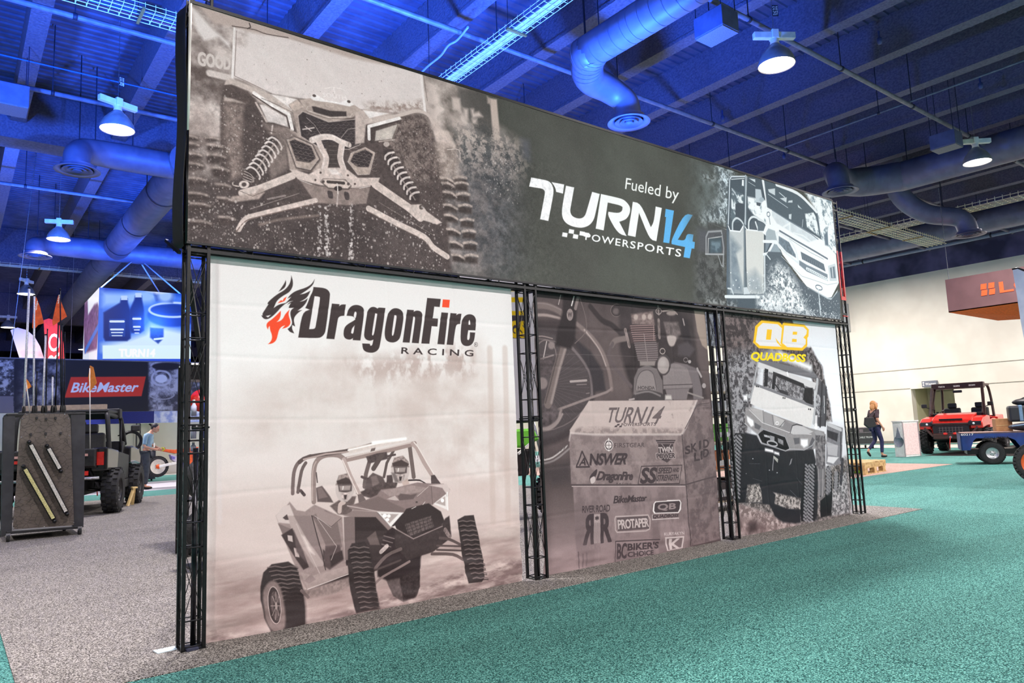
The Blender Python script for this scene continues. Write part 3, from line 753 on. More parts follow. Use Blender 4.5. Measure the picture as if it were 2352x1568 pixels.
    A.poly([(500, 1190), (530, 1150), (800, 1160), (875, 1240), (840, 1285), (600, 1275)], (76, 66, 63), soft=1.5)
    A.poly([(510, 1185), (540, 1155), (790, 1165), (865, 1235), (830, 1270), (600, 1262)], (204, 188, 179), soft=1.5)
    A.line([(590, 1190), (780, 1205)], 34, (70, 62, 60), soft=1.5)
    A.ell((534, 1188), 17, 17, (80, 70, 68)); A.ell((835, 1215), 17, 17, (80, 70, 68))
    A.line([(700, 1215), (712, 1300), (705, 1400), (698, 1480)], 18, (190, 176, 170), tex=.2, soft=1.5); A.ell((712, 1270), 50, 30, (58, 50, 50)); A.line([(704, 1215), (710, 1330)], 14, (206, 196, 190))
    for x, y in ((502, 1080), (440, 1168), (830, 1112), (915, 1215)): A.ell((x, y), 13, 13, (84, 72, 68))
    A.poly([(585, 1300), (640, 1310), (650, 1385), (600, 1380)], (72, 64, 64), smooth=4); A.poly([(785, 1312), (840, 1325), (845, 1400), (800, 1400)], (72, 64, 64), smooth=4)
    # right side bodywork
    A.zoom(430, 0, 2.412)
    A.poly([(930, 620), (990, 605), (1170, 640), (1190, 660), (990, 690), (980, 790), (930, 800)], (190, 175, 167), soft=2, tex=.05)
    A.poly([(975, 610), (1115, 628), (1010, 655)], (232, 226, 222), soft=1.5)
    A.line([(985, 672), (1170, 640), (1270, 615), (1330, 635), (1360, 680)], 17, (198, 184, 176), smooth=5, soft=1.5)
    A.line([(1008, 770), (1006, 700), (1175, 655)], 17, (232, 226, 222), soft=1); A.line([(1025, 772), (1025, 712), (1170, 672)], 6, (74, 64, 62))
    A.poly([(1045, 725), (1165, 688), (1135, 770), (1040, 780)], (190, 180, 172), soft=1.5); A.poly([(1060, 760), (1140, 700), (1130, 765)], (206, 196, 186), soft=3)
    A.line([(1170, 690), (1138, 770)], 8, (120, 108, 102))
    # suspension: springs
    A.zoom(430, 160, 3.734)
    A.poly([(640, 450), (860, 500), (940, 570), (850, 600), (860, 850), (720, 940), (700, 800), (740, 600)], (124, 111, 106), soft=4, tex=.12, ts=8)
    A.line([(740, 610), (560, 880)], 95, (64, 56, 55), soft=6, a=.8)
    for i in range(9):
        t = i/8.0; cx, cy = 752-212*t, 610+290*t
        if i == 8: continue
        A.line([(cx-58, cy-12), (cx-25, cy-28), (cx+22, cy-2), (cx+56, cy+52), (cx+52, cy+74)], 16, (206, 194, 188), smooth=5, soft=1.2)
        A.line([(cx-56, cy-17), (cx-25, cy-34), (cx+20, cy-8)], 5, (230, 222, 218), smooth=4, soft=1.2)
    A.line([(745, 635), (600, 855)], 15, (178, 164, 156), a=.65); A.line([(732, 480), (722, 545)], 12, (190, 176, 170)); A.line([(690, 525), (760, 540)], 7, (90, 78, 74))
    for i in range(4): A.line([(488-i*3, 870+i*22), (540, 895+i*22), (570, 930+i*10)], 7, (186, 172, 165), smooth=3)
    # arms left
    A.line([(470, 1060), (620, 1020), (900, 910)], 62, (205, 190, 182), soft=1.5, tex=.06); A.line([(400, 1110), (600, 1085), (640, 1040)], 50, (170, 154, 146), soft=4, tex=.15)
    A.line([(440, 1035), (560, 1085), (930, 940)], 4, (96, 84, 80))
    A.ell((487, 985), 44, 34, (210, 196, 188)); A.ell((487, 985), 20, 18, (80, 70, 68)); A.line([(390, 970), (395, 990), (440, 1000)], 12, (196, 182, 174), smooth=4)
    A.line([(690, 1110), (840, 1080)], 16, (150, 138, 134), a=.8); A.line([(540, 1195), (960, 1060)], 5, (150, 138, 132))
    A.line([(440, 1370), (500, 1280), (620, 1240), (1100, 1120)], 44, (206, 190, 182), smooth=4, soft=1.5, tex=.06)
    A.line([(420, 1390), (500, 1300), (620, 1260), (1100, 1148)], 9, (120, 104, 98), smooth=4); A.line([(620, 1330), (800, 1285), (1120, 1250)], 22, (124, 110, 104), smooth=4, soft=4)
    # left tyre lugs
    for i, (x, y, w, h) in enumerate(((40, 590, 90, 50), (40, 655, 110, 55), (60, 745, 120, 62), (60, 830, 140, 60), (80, 960, 150, 70), (90, 1090, 160, 70), (110, 1180, 160, 70), (120, 1330, 160, 70), (220, 600, 110, 40), (240, 670, 120, 60), (250, 765, 150, 80), (290, 880, 130, 80), (310, 1010, 120, 60), (320, 1130, 120, 70), (340, 1290, 130, 60))):
        A.poly([(x-w/2, y-h/2), (x+w/2, y-h/3), (x+w/2+8, y+h/3), (x-w/2, y+h/2)], (74, 64, 62), soft=4, tex=.2, smooth=3)
        A.line([(x-w/2, y-h/2), (x+w*.1, y-h/2+6), (x+w/2, y-h/3+12)], 20, (178, 163, 155), smooth=4, soft=5, tex=.2, a=.85)
    # right spring and arms
    A.zoom(850, 180, 3.408)
    A.line([(150, 600), (345, 930)], 90, (60, 52, 52), soft=7, a=.85)
    for i in range(9):
        t = i/8.0; cx, cy = 145+195*t, 605+312*t
        A.line([(cx-28, cy+28), (cx-24, cy+2), (cx+6, cy-20), (cx+40, cy-26)], 15, (206, 194, 188), smooth=5, soft=1.2)
    A.line([(185, 690), (350, 950)], 12, (170, 156, 150), a=.6)
    A.line([(40, 830), (300, 1010), (390, 1090)], 62, (205, 190, 182), soft=1.5, tex=.07); A.poly([(305, 990), (400, 985), (440, 1040), (560, 1130), (520, 1145), (380, 1100), (350, 1060)], (205, 190, 182), soft=1.5, tex=.05)
    A.ell((400, 1008), 19, 19, (90, 80, 76)); A.ell((128, 515), 24, 20, (196, 182, 174)); A.line([(70, 495), (190, 480)], 8, (176, 162, 154))
    A.line([(-10, 1020), (200, 1130), (420, 1240), (490, 1320), (600, 1395)], 44, (206, 191, 183), soft=1.5, tex=.07, smooth=4)
    A.line([(-10, 1045), (200, 1155), (410, 1262), (480, 1345)], 6, (120, 106, 100), smooth=4); A.line([(70, 970), (490, 1225)], 4, (130, 118, 112))
    # right tyre
    for i, (x, y) in enumerate(((600, 790), (610, 830), (620, 900), (625, 1000), (630, 1080), (650, 1190), (670, 1290), (690, 1390), (700, 790), (710, 835), (725, 920), (740, 1010), (755, 1120), (770, 1210), (780, 1300), (790, 1400))):
        w = 100
        A.poly([(x-w/2, y-12), (x+w/2, y+6), (x+w/2, y+52), (x-w/2, y+40)], (68, 60, 58), soft=4, tex=.2)
        A.line([(x-w/2, y-10), (x, y-14+(8 if i < 8 else -6)), (x+w/2, y+(22 if i < 8 else -8))], 18, (184, 169, 160), smooth=4, soft=4, tex=.25, a=.9)
    A.texture([(500, 520), (680, 520), (690, 780), (560, 780)], [(140, 126, 118), (196, 180, 170)], ts=14, contrast=3, soft=14, seed=52, a=.8)
    A.line([(600, 560), (690, 560), (700, 640)], 5, (210, 198, 190), smooth=3); A.line([(520, 440), (600, 430), (650, 530)], 40, (210, 194, 184), soft=8, a=.8)
    # drips and droplets
    A.zoom(430, 0, 2.412)
    low = [(0, 1100), (500, 1120), (1400, 1150), (1440, 1500), (0, 1380)]
    A.spots(low, 1500, .5, 2.6, (206, 196, 190), .75, 1); A.spots([(190, 480), (600, 720), (420, 1050), (180, 1050)], 500, .5, 2.0, (210, 200, 194), .7, 2)
    A.spots([(1180, 650), (1330, 650), (1500, 1100), (1380, 1200), (1100, 850)], 600, .5, 1.9, (200, 190, 184), .65, 5)
    A.spots([(0, 760), (200, 760), (300, 1380), (0, 1340)], 500, .5, 2.0, (196, 184, 178), .6, 6)
    for x in (735, 770, 780, 905, 910): A.spots([(x-8, 1130), (x+8, 1130), (x+12, 1440), (x-12, 1440)], 70, .8, 3.2, (210, 202, 198), .8, x)
    A.spots([(200, 1350), (500, 1250), (640, 1400), (300, 1420)], 260, .8, 2.6, (190, 178, 170), .7, 12)
    # ---- centre lettering
    A.zoom(1150, 350, 2.94)
    Wc = (245, 246, 246); A.rd = True
    A.poly([(202, 170), (300, 188), (324, 198), (340, 214), (350, 238), (353, 262), (350, 295), (318, 464), (262, 452), (294, 285), (294, 262), (284, 250), (266, 244), (188, 232)], Wc)
    A.poly([(340, 202), (424, 218), (416, 280), (370, 268), (365, 240)], Wc)
    A.poly([(436, 226), (492, 238), (468, 370), (464, 396), (469, 417), (480, 432), (498, 442), (520, 448), (541, 446), (556, 437), (567, 421), (574, 400), (612, 268), (664, 282), (634, 416), (626, 448), (612, 474), (592, 494), (566, 506), (536, 511), (502, 507), (468, 497), (438, 480), (418, 455), (409, 425), (409, 390), (414, 350)], Wc)
    A.poly([(672, 282), (790, 308), (826, 320), (852, 340), (868, 364), (872, 388), (868, 414), (856, 438), (836, 456), (796, 470), (846, 566), (788, 550), (718, 430), (722, 402), (790, 412), (816, 396), (818, 370), (800, 358), (718, 340), (690, 528), (636, 516)], Wc)
    A.poly([(888, 334), (940, 345), (1010, 505), (1030, 470), (1042, 366), (1084, 376), (1048, 600), (1002, 588), (930, 410), (906, 572), (856, 560)], Wc)
    Bc = (96, 178, 236)
    A.poly([(1110, 382), (1166, 394), (1134, 614), (1094, 608), (1112, 438), (1104, 436)], Bc)
    A.poly([(1236, 412), (1292, 424), (1192, 590), (1240, 598), (1252, 548), (1296, 556), (1290, 602), (1306, 606), (1302, 652), (1284, 650), (1272, 716), (1230, 708), (1240, 640), (1150, 620), (1148, 590)], Bc)
    A.text('POWERSPORTS', [(570, 545), (1218, 655), (1212, 708), (566, 592)], Wc, bold=.018, space=1.18)
    for i, (x, y) in enumerate(((458, 518), (530, 532), (414, 540), (486, 552), (560, 540))): A.poly([(x, y), (x+34, y+6), (x+30, y+34), (x-4, y+28)], Wc)
    A.text('Fueled by', [(846, 172), (1204, 246), (1194, 352), (834, 272)], (240, 240, 238), bold=.004)
    A.rd = False
    # ---- right hand vehicle in foliage
    A.zoom(1600, 380, 4.75)
    A.texture([(-20, -40), (360, 40), (340, 620), (-40, 700)], [(72, 76, 74), (104, 112, 112)], ts=40, contrast=2.6, soft=60, seed=61, gain=.7)
    A.texture([(200, -40), (400, 40), (360, 640), (60, 600), (260, 380)], [(86, 96, 102), (224, 236, 244)], ts=16, contrast=5, soft=36, seed=62, gain=.75, bias=-.02)
    A.texture([(60, 80), (220, 120), (200, 200), (60, 160)], [(72, 76, 74), (150, 158, 160)], ts=12, contrast=4, soft=14, seed=63)
    A.poly([(0, 690), (320, 700), (320, 1000), (0, 960)], (86, 88, 96), soft=14, a=.8)
    A.texture([(-20, 960), (330, 1000), (340, 1440), (500, 1560), (-20, 1480)], [(60, 62, 62), (96, 98, 98)], ts=22, contrast=4, soft=24, seed=64, gain=.7)
    fr = [(350, 130), (860, 110), (860, 1560), (330, 1560), (320, 700)]
    A.poly(fr, (78, 90, 100), soft=2)
    A.texture([(380, 250), (520, 330), (500, 470), (400, 620), (370, 560)], [(96, 110, 120), (236, 242, 246)], ts=18, contrast=6, soft=4, seed=65)
    A.texture([(555, 340), (860, 400), (860, 700), (620, 540), (560, 460)], [(150, 166, 176), (246, 249, 252)], ts=18, contrast=6, soft=4, seed=66, bias=.12)
    A.poly([(420, 420), (460, 405), (515, 420), (510, 590), (420, 590)], (70, 80, 90), soft=2); A.poly([(560, 480), (585, 520), (580, 600), (560, 620)], (74, 84, 94), soft=2)
    Wv = (238, 241, 245)
    A.line([(340, 640), (362, 150), (380, 120), (540, 118)], 13, (206, 214, 222), smooth=0, soft=1.2); A.line([(535, 110), (530, 640)], 18, (170, 182, 192)); A.line([(550, 120), (520, 640)], 5, (228, 234, 238))
    A.line([(384, 250), (480, 405)], 8, (204, 212, 220)); A.line([(380, 150), (520, 140)], 7, (220, 226, 230)); A.poly([(495, 155), (515, 155), (515, 225), (492, 220)], Wv)
    A.poly([(570, 140), (640, 150), (640, 185)], (214, 222, 228)); A.line([(565, 180), (640, 225)], 4, (200, 210, 216))
    A.poly([(640, 255), (700, 262), (720, 380), (700, 440), (650, 430), (640, 340)], (196, 206, 214), soft=1.5); A.poly([(650, 400), (700, 410), (690, 445), (655, 435)], (80, 90, 100)); A.ell((708, 372), 26, 26, (170, 182, 192))
    A.line([(725, 170), (770, 430), (790, 490)], 34, Wv, soft=1.2)
    # hoops and doors
    A.line([(388, 700), (390, 620), (430, 575), (480, 600), (520, 660)], 18, (206, 214, 220), smooth=4); A.line([(565, 690), (570, 600), (620, 560), (720, 610), (760, 650)], 18, (222, 228, 232), smooth=4)
    A.poly([(400, 620), (480, 620), (480, 715), (400, 710)], (72, 82, 92), soft=2); A.poly([(590, 620), (640, 600), (720, 640), (730, 715), (590, 700)], (84, 94, 104), soft=2); A.line([(640, 620), (670, 710)], 20, (216, 222, 226))
    A.poly([(352, 710), (470, 720), (510, 660), (512, 1400), (370, 1390)], (196, 200, 202), soft=1.5)
    A.texture([(352, 760), (470, 900), (440, 980), (470, 1180), (510, 1330), (510, 1400), (360, 1395)], [(90, 106, 120), (150, 162, 172)], ts=90, contrast=3, soft=18, seed=67)
    A.poly([(430, 960), (510, 900), (516, 1330), (500, 1260)], (204, 206, 206), soft=6)
    A.poly([(530, 700), (560, 700), (730, 720), (730, 1400), (560, 1395), (540, 1100)], (214, 214, 212), soft=1.5)
    A.texture([(550, 1200), (640, 1150), (700, 1230), (730, 1400), (560, 1395)], [(120, 132, 142), (176, 184, 190)], ts=70, contrast=2, soft=20, seed=68)
    A.line([(340, 660), (360, 710), (470, 722), (512, 650), (545, 700), (735, 722), (770, 650)], 12, Wv); A.line([(516, 640), (520, 1000), (525, 1400)], 16, (120, 132, 142)); A.line([(335, 700), (330, 1330)], 18, (88, 102, 116)); A.line([(740, 960), (745, 1350)], 14, (214, 220, 224))
    A.line([(340, 1340), (380, 1345), (400, 1400)], 14, (210, 218, 224)); A.poly([(512, 1330), (550, 1325), (585, 1400), (515, 1405)], (206, 214, 220)); A.line([(315, 1430), (745, 1432)], 26, (226, 232, 236), soft=1.5)
    for x, y in ((370, 1170), (400, 1305), (465, 1330), (550, 1165), (580, 1305), (650, 1335), (430, 1250), (620, 1255)): A.ell((x, y), 5, 8, (240, 244, 246))
    # small rear vehicle at its left
    A.line([(95, 960), (95, 780), (120, 725), (265, 715), (290, 900), (285, 1100)], 16, (150, 152, 156), smooth=0, soft=1.5); A.line([(115, 960), (120, 800), (265, 775)], 10, (176, 178, 180)); A.line([(90, 968), (290, 970)], 14, (168, 170, 174))
    A.poly([(130, 800), (265, 790), (270, 950), (130, 955)], (70, 84, 92), soft=2); A.texture([(150, 830), (255, 830), (255, 945), (150, 950)], [(76, 92, 104), (110, 130, 142)], ts=20, soft=6, seed=70)
    A.line([(230, 985), (265, 1090), (288, 1105)], 10, (156, 160, 164)); A.line([(140, 630), (320, 700)], 6, (150, 154, 154)); A.poly([(110, 620), (200, 625), (318, 690), (120, 700)], (64, 66, 66), soft=3, a=.7)
    for i in range(5): A.line([(190+i*17, 775), (200+i*17, 752)], 6, (60, 66, 72))
    # cab and bonnet
    A.zoom(1740, 400, 4.61)
    A.texture([(420, 60), (860, 220), (880, 880), (640, 780), (640, 430)], [(120, 138, 150), (246, 249, 252)], ts=24, contrast=5, soft=10, seed=71, bias=.1, gain=.7)
    A.poly([(70, 60), (260, 110), (480, 260), (640, 420), (680, 720), (640, 690), (150, 380), (100, 350)], (84, 97, 107), soft=2)
    A.line([(200, 110), (420, 200), (560, 330), (640, 420)], 26, Wv, smooth=4, soft=2); A.line([(630, 420), (675, 710)], 16, (96, 110, 122)); A.line([(640, 430), (668, 640)], 5, (220, 226, 230))
    for p in ([(110, 160), (185, 150), (185, 225), (120, 190)], [(235, 255), (310, 245), (305, 300)], [(330, 280), (370, 275), (370, 300), (320, 300)], [(425, 320), (470, 370), (430, 350)], [(330, 425), (360, 420), (355, 480), (330, 470)]): A.poly(p, (206, 214, 220), soft=1.5)
    A.line([(230, 195), (290, 245)], 8, (206, 214, 220)); A.line([(110, 210), (320, 355)], 5, (196, 206, 214)); A.line([(470, 560), (480, 480)], 6, (190, 200, 208))
    A.texture([(500, 420), (590, 405), (620, 460), (655, 660), (520, 560)], [(110, 126, 138), (240, 245, 248)], ts=16, contrast=5, soft=3, seed=72, bias=.1)
    A.poly([(130, 385), (160, 390), (690, 700), (830, 850), (860, 1150), (780, 1310), (740, 1310), (520, 1190), (260, 850), (240, 800), (50, 620), (80, 540), (100, 430)], (244, 246, 249), soft=2)
    A.poly([(150, 385), (640, 690), (600, 700), (540, 720), (200, 520), (150, 440)], (214, 221, 227), soft=3, tex=.06, ts=20); A.line([(150, 380), (300, 475), (560, 630), (640, 690)], 8, (120, 134, 146)); A.line([(270, 560), (340, 520), (340, 610)], 16, (236, 240, 243)); A.line([(380, 620), (480, 650), (560, 710)], 10, (236, 240, 243))
    A.poly([(0, 500), (50, 515), (80, 540), (60, 600), (0, 600)], (96, 108, 118), soft=2); A.line([(0, 480), (90, 520)], 10, (220, 226, 230))
    A.ell((112, 425), 16, 24, (120, 134, 146), ring=8); A.line([(118, 450), (130, 530)], 8, (130, 144, 154))
    # door opening / arch
    A.poly([(85, 620), (110, 575), (180, 600), (200, 700), (80, 700)], (166, 178, 186), soft=2); A.poly([(80, 725), (130, 725), (90, 820), (75, 830)], (120, 134, 146), soft=1.5); A.poly([(150, 740), (200, 745), (250, 830), (110, 830)], (150, 164, 174), soft=3)
    A.line([(60, 850), (105, 840), (170, 720), (200, 720)], 22, Wv, smooth=0); A.line([(60, 712), (190, 715)], 24, Wv)
    A.poly([(85, 860), (110, 820), (250, 830), (260, 880), (430, 1100), (520, 1190), (740, 1310), (790, 1300), (870, 1230), (880, 1540), (85, 1460)], (88, 99, 109), soft=2)
    A.line([(70, 860), (75, 1230)], 16, (208, 216, 222)); A.line([(90, 850), (130, 900)], 12, (210, 218, 222))
    A.line([(215, 610), (330, 690), (400, 800), (430, 930)], 20, (232, 236, 240), smooth=3); A.line([(200, 620), (210, 720), (260, 800), (330, 860), (430, 940)], 16, (226, 232, 236), smooth=3)
    A.poly([(220, 655), (330, 720), (400, 850), (405, 885), (300, 820), (220, 730)], (112, 126, 138), soft=2, tex=.2, ts=8)
    A.line([(230, 600), (420, 710), (740, 895)], 15, (110, 122, 134)); A.line([(330, 680), (560, 830), (700, 900)], 5, (170, 182, 190))
    A.poly([(455, 820), (700, 950), (720, 1030), (470, 900)], (98, 110, 122), soft=1.5)
    for i in range(11): A.line([(478+i*21, 845+i*10), (484+i*21, 905+i*9)], 3, (150, 160, 168))
    A.poly([(440, 910), (520, 960), (740, 1060), (745, 1130), (520, 1030), (440, 960)], (124, 136, 148), soft=2); A.line([(520, 1000), (735, 1110)], 24, (226, 232, 236), soft=1.5)
    for i in range(12): A.ell((528+i*18, 1008+i*8.6), 6, 8, (168, 178, 186))
    A.poly([(745, 970), (820, 945), (835, 1000), (840, 1130), (765, 1130)], (206, 214, 220)); A.poly([(765, 990), (815, 975), (830, 1100), (780, 1100)], (120, 134, 146), soft=1.5); A.line([(790, 990), (800, 1090)], 8, (240, 243, 246))
    A.line([(250, 870), (470, 1080), (740, 1170), (850, 1150)], 5, (190, 198, 204)); A.ell((648, 1200), 38, 22, (120, 132, 144), rot=.45, ring=9); A.poly([(520, 1195), (750, 1310), (790, 1310), (850, 1220), (845, 1250), (780, 1330), (740, 1320)], (190, 200, 208), soft=1.5)
    A.line([(640, 1210), (655, 1350), (665, 1480)], 12, (206, 214, 220), tex=.3, ts=3); A.line([(655, 1370), (665, 1420)], 24, (190, 200, 208), tex=.2, ts=4)
    A.line([(780, 310), (850, 830)], 8, (230, 236, 240), a=.6); A.poly([(705, 640), (740, 600), (750, 760), (715, 750)], (104, 120, 134), soft=4)
    # splash
    A.texture([(150, 1000), (210, 950), (330, 1020), (420, 1180), (480, 1330), (560, 1500), (60, 1450), (90, 1250)], [(96, 108, 118), (248, 250, 252)], ts=12, contrast=5, soft=26, seed=75, gain=.8, bias=.04)
    A.texture([(0, 1280), (250, 1290), (260, 1450), (0, 1410)], [(90, 102, 112), (244, 247, 250)], ts=12, contrast=5, soft=20, seed=76, gain=.8, bias=.05)
    sp = [(90, 930), (420, 1000), (600, 1300), (860, 1300), (880, 1540), (0, 1440)]
    A.spots(sp, 1100, .6, 2.6, (236, 241, 245), .85, 31); A.spots([(560, 1430), (880, 1480), (880, 1560), (500, 1530)], 380, .8, 3, (240, 244, 248), .9, 32)
    for i in range(16):
        x = 30+i*30; A.line([(x, 1440), (x+30+(i*37 % 50), 1380-(i*53 % 70)), (x+70, 1330-(i*31 % 60))], 3, (226, 232, 238), a=.7)
    A.zoom(1600, 380, 4.75)
    A.texture([(100, 1450), (440, 1490), (440, 1545), (100, 1500)], [(70, 74, 76), (190, 194, 196)], ts=10, contrast=5, soft=14, seed=77, a=.8)
    A.spots([(560, 1180), (745, 1180), (745, 1400), (560, 1400)], 90, .7, 2.2, (240, 244, 248), .8, 33)
    A.spots([(20, 1050), (330, 1050), (330, 1420), (60, 1440)], 260, .5, 1.6, (170, 174, 176), .5, 34)
    A.zoom(0, 0, 1); A.texture(full, [(120, 120, 120), (136, 136, 136)], ts=3, contrast=1, a=.0, soft=1)
    h, w = A.c.shape[:2]; n = vnoise(h, w, 9, 4, 404, gain=.8)-.5; m = np.clip((0.44-np.arange(w)/w)*12, 0, 1)[None, :]*np.clip((np.arange(h)/h-.22)*8, .15, 1)[:, None]
    A.c *= (1+.42*n*m)[..., None]; A.c[:, :int(w*.45)] *= np.array([1.0, .985, .995])
    return A.grain(9, 5)
# ================================================================== lower banner artwork
BX = ((1.31, 3.80), (4.04, 6.465), (6.72, 9.19)); BZ0, BZ1, BY = 0.01, 2.50, 4.87
def art_dragon():
    A = Art(BX[0][0], BX[0][1], BZ0, BZ1, 380, Y=BY, bg=(226, 219, 219))
    A.zoom(0, 0, 1)
    full = [(470, 560), (1185, 650), (1205, 1340), (470, 1490)]
    A.grad(full, (226, 220, 219), (236, 233, 232), (800, 600), (800, 850), soft=1)
    A.grad([(470, 820), (1195, 820), (1205, 1340), (470, 1490)], (232, 226, 224), (212, 195, 190), (800, 830), (800, 1150), soft=30, a0=.2, a1=1)
    A.texture([(480, 1290), (760, 1340), (1200, 1180), (1205, 1345), (470, 1490)], [(206, 188, 182), (156, 134, 130)], ts=90, contrast=2.5, soft=40, seed=80, ax=2.4, ay=.5)
    A.texture([(700, 800), (1100, 790), (1190, 1150), (900, 1010), (560, 1000)], [(228, 220, 216), (186, 164, 156)], ts=110, contrast=3, soft=60, seed=81, a=.55)
    A.texture([(800, 830), (1080, 790), (1090, 860), (840, 880)], [(232, 227, 226), (150, 120, 112)], ts=30, contrast=5, soft=24, seed=82, a=.5, ay=1.6)
    A.texture([(560, 850), (1150, 850), (1190, 1000), (480, 1000)], [(222, 212, 208), (196, 180, 174)], ts=120, contrast=3, soft=50, seed=84, a=.4, ax=3)
    for x in (1125, 1160): A.line([(x, 800), (x+8, 1200)], 14, (196, 176, 168), soft=8, a=.5)
    A.line([(500, 600), (505, 1200)], 10, (214, 204, 204), soft=5, a=.5)
    # sandy ridge under the wheels
    A.texture([(470, 1440), (620, 1460), (800, 1395), (1000, 1330), (1130, 1290), (1205, 1280), (1210, 1345), (470, 1495)], [(196, 178, 172), (128, 108, 106)], ts=26, contrast=3, soft=10, seed=85, ax=3, gain=.7)
    # ---- emblem
    A.rd = True
    A.zoom(590, 630, 9.224); K = (64, 54, 54); R = (238, 76, 44)
    A.poly([(614, 122), (622, 190), (600, 270), (540, 320), (462, 365), (530, 270), (580, 195)], K)
    A.poly([(730, 22), (760, 120), (766, 220), (740, 300), (690, 370), (620, 415), (540, 460), (450, 530), (400, 600), (366, 704), (420, 660), (500, 628), (590, 610), (660, 590), (600, 620), (520, 690), (440, 780), (350, 870), (270, 930), (200, 952), (150, 938), (112, 900), (98, 866), (126, 870), (118, 835), (150, 780), (205, 700), (250, 628), (228, 626), (235, 590), (330, 500), (450, 410), (560, 350), (640, 280), (700, 190), (724, 100)], K)
    A.poly([(190, 882), (300, 856), (236, 912)], (232, 226, 225))
    A.poly([(366, 704), (400, 620), (460, 540), (560, 470), (648, 430), (700, 405), (760, 385), (720, 470), (650, 545), (560, 600), (460, 640)], (232, 226, 225))
    A.poly([(445, 608), (510, 545), (535, 552), (552, 560), (566, 512), (630, 470), (596, 560), (530, 585)], R)
    A.poly([(650, 510), (700, 440), (780, 375), (880, 330), (1000, 295), (1110, 245), (1180, 180), (1225, 102), (1200, 200), (1140, 270), (1050, 340), (916, 424), (1010, 410), (1135, 346), (1100, 430), (1040, 510), (914, 578), (1000, 560), (1080, 504), (1050, 590), (980, 680), (866, 768), (960, 755), (880, 805), (810, 880), (785, 940), (786, 1000), (810, 1100), (750, 1070), (742, 1150), (790, 1248), (700, 1220), (652, 1155), (700, 1120), (745, 1060), (748, 990), (715, 880), (710, 800), (735, 745), (792, 705), (680, 708), (690, 660), (725, 600), (652, 636), (690, 590), (768, 560), (690, 570), (600, 620), (660, 560), (728, 474)], K)
    A.poly([(508, 770), (508, 860), (480, 950), (420, 1008), (500, 985), (560, 930), (600, 840), (696, 742), (670, 820), (680, 890), (712, 990), (710, 1040), (680, 1090), (620, 1130), (535, 1150), (600, 1078), (540, 1095), (490, 1140), (460, 1200), (440, 1290), (420, 1370), (380, 1430), (310, 1468), (236, 1474), (290, 1430), (325, 1350), (315, 1260), (280, 1180), (270, 1090), (245, 1120), (236, 1168), (206, 1110), (206, 1050), (240, 1005), (310, 960), (400, 880)], R)
    # ---- wordmark
    A.zoom(680, 640, 5.47); bg = (231, 224, 224)
    def ol(*ps):
        A.poly(ps[0], K, soft=.9)
        for p in ps[1:]: A.poly(p, bg, soft=.9)
    ol([(220, 103), (345, 114), (395, 135), (422, 170), (428, 210), (372, 640), (358, 690), (325, 728), (280, 746), (28, 738), (78, 424), (175, 386), (118, 366), (150, 300), (178, 220), (210, 160)], [(232, 218), (290, 224), (306, 240), (248, 590), (240, 620), (218, 632), (165, 632)])
    ol([(450, 312), (545, 320), (540, 345), (570, 322), (624, 324), (604, 464), (555, 468), (528, 490), (520, 530), (482, 758), (382, 752)])
    ol([(634, 464), (655, 390), (690, 345), (745, 326), (805, 336), (845, 365), (857, 415), (808, 775), (712, 770), (715, 745), (680, 766), (630, 758), (602, 730), (595, 690), (604, 620), (640, 575), (720, 530), (745, 510), (720, 470)], [(735, 415), (752, 412), (762, 430), (750, 490), (740, 500), (720, 470)], [(735, 585), (700, 625), (690, 680), (708, 692), (722, 680)])
    ol([(890, 440), (905, 390), (940, 356), (985, 352), (1025, 375), (1035, 360), (1122, 368), (1056, 840), (1030, 895), (985, 925), (930, 930), (870, 915), (838, 880), (832, 812), (925, 816), (935, 842), (958, 836), (972, 765), (930, 780), (880, 765), (856, 730), (855, 680)], [(1000, 432), (1020, 440), (980, 700), (962, 714), (950, 700), (990, 440)])
    ol([(1140, 490), (1165, 420), (1210, 374), (1270, 368), (1325, 395), (1348, 440), (1350, 500), (1315, 720), (1285, 775), (1230, 802), (1170, 796), (1125, 765), (1112, 700), (1116, 630)], [(1240, 455), (1260, 460), (1265, 480), (1228, 705), (1212, 718), (1200, 700), (1232, 465)])
    ol([(1396, 388), (1480, 394), (1478, 415), (1510, 398), (1560, 404), (1586, 435), (1588, 480), (1542, 810), (1455, 804), (1498, 500), (1490, 475), (1476, 475), (1468, 500), (1426, 802), (1340, 798)])
    ol([(1650, 240), (1820, 254), (1806, 354), (1738, 348), (1718, 495), (1786, 500), (1776, 600), (1704, 594), (1674, 816), (1574, 812)])
    A.poly([(1846, 258), (1934, 265), (1924, 362), (1836, 356)], R)
    ol([(1828, 422), (1912, 428), (1864, 826), (1776, 820)]); ol([(1942, 430), (2020, 436), (2016, 456), (2045, 438), (2080, 440), (2064, 566), (2025, 570), (2006, 600), (1974, 832), (1892, 826)])
    ol([(2078, 560), (2098, 495), (2135, 455), (2185, 442), (2235, 458), (2262, 500), (2264, 560), (2254, 648), (2165, 645), (2150, 730), (2152, 765), (2170, 770), (2184, 745), (2186, 672), (2252, 676), (2240, 770), (2210, 825), (2160, 848), (2105, 840), (2072, 800), (2066, 730)], [(2180, 515), (2194, 540), (2190, 578), (2168, 576), (2172, 530)])
    A.text('RACING', [(1326, 860), (2230, 896), (2226, 976), (1320, 942)], K, bold=.02, space=1.62)
    A.ell((2260, 826), 22, 26, K, ring=4); A.text('R', [(2251, 812), (2270, 813), (2269, 840), (2250, 839)], K)
    A.rd = False
    # ---- open buggy with two helmeted riders
    A.zoom(570, 980, 3.137)
    d0, d1, m1, l1, hi = (60, 50, 51), (84, 72, 72), (132, 114, 112), (170, 150, 147), (232, 222, 218)
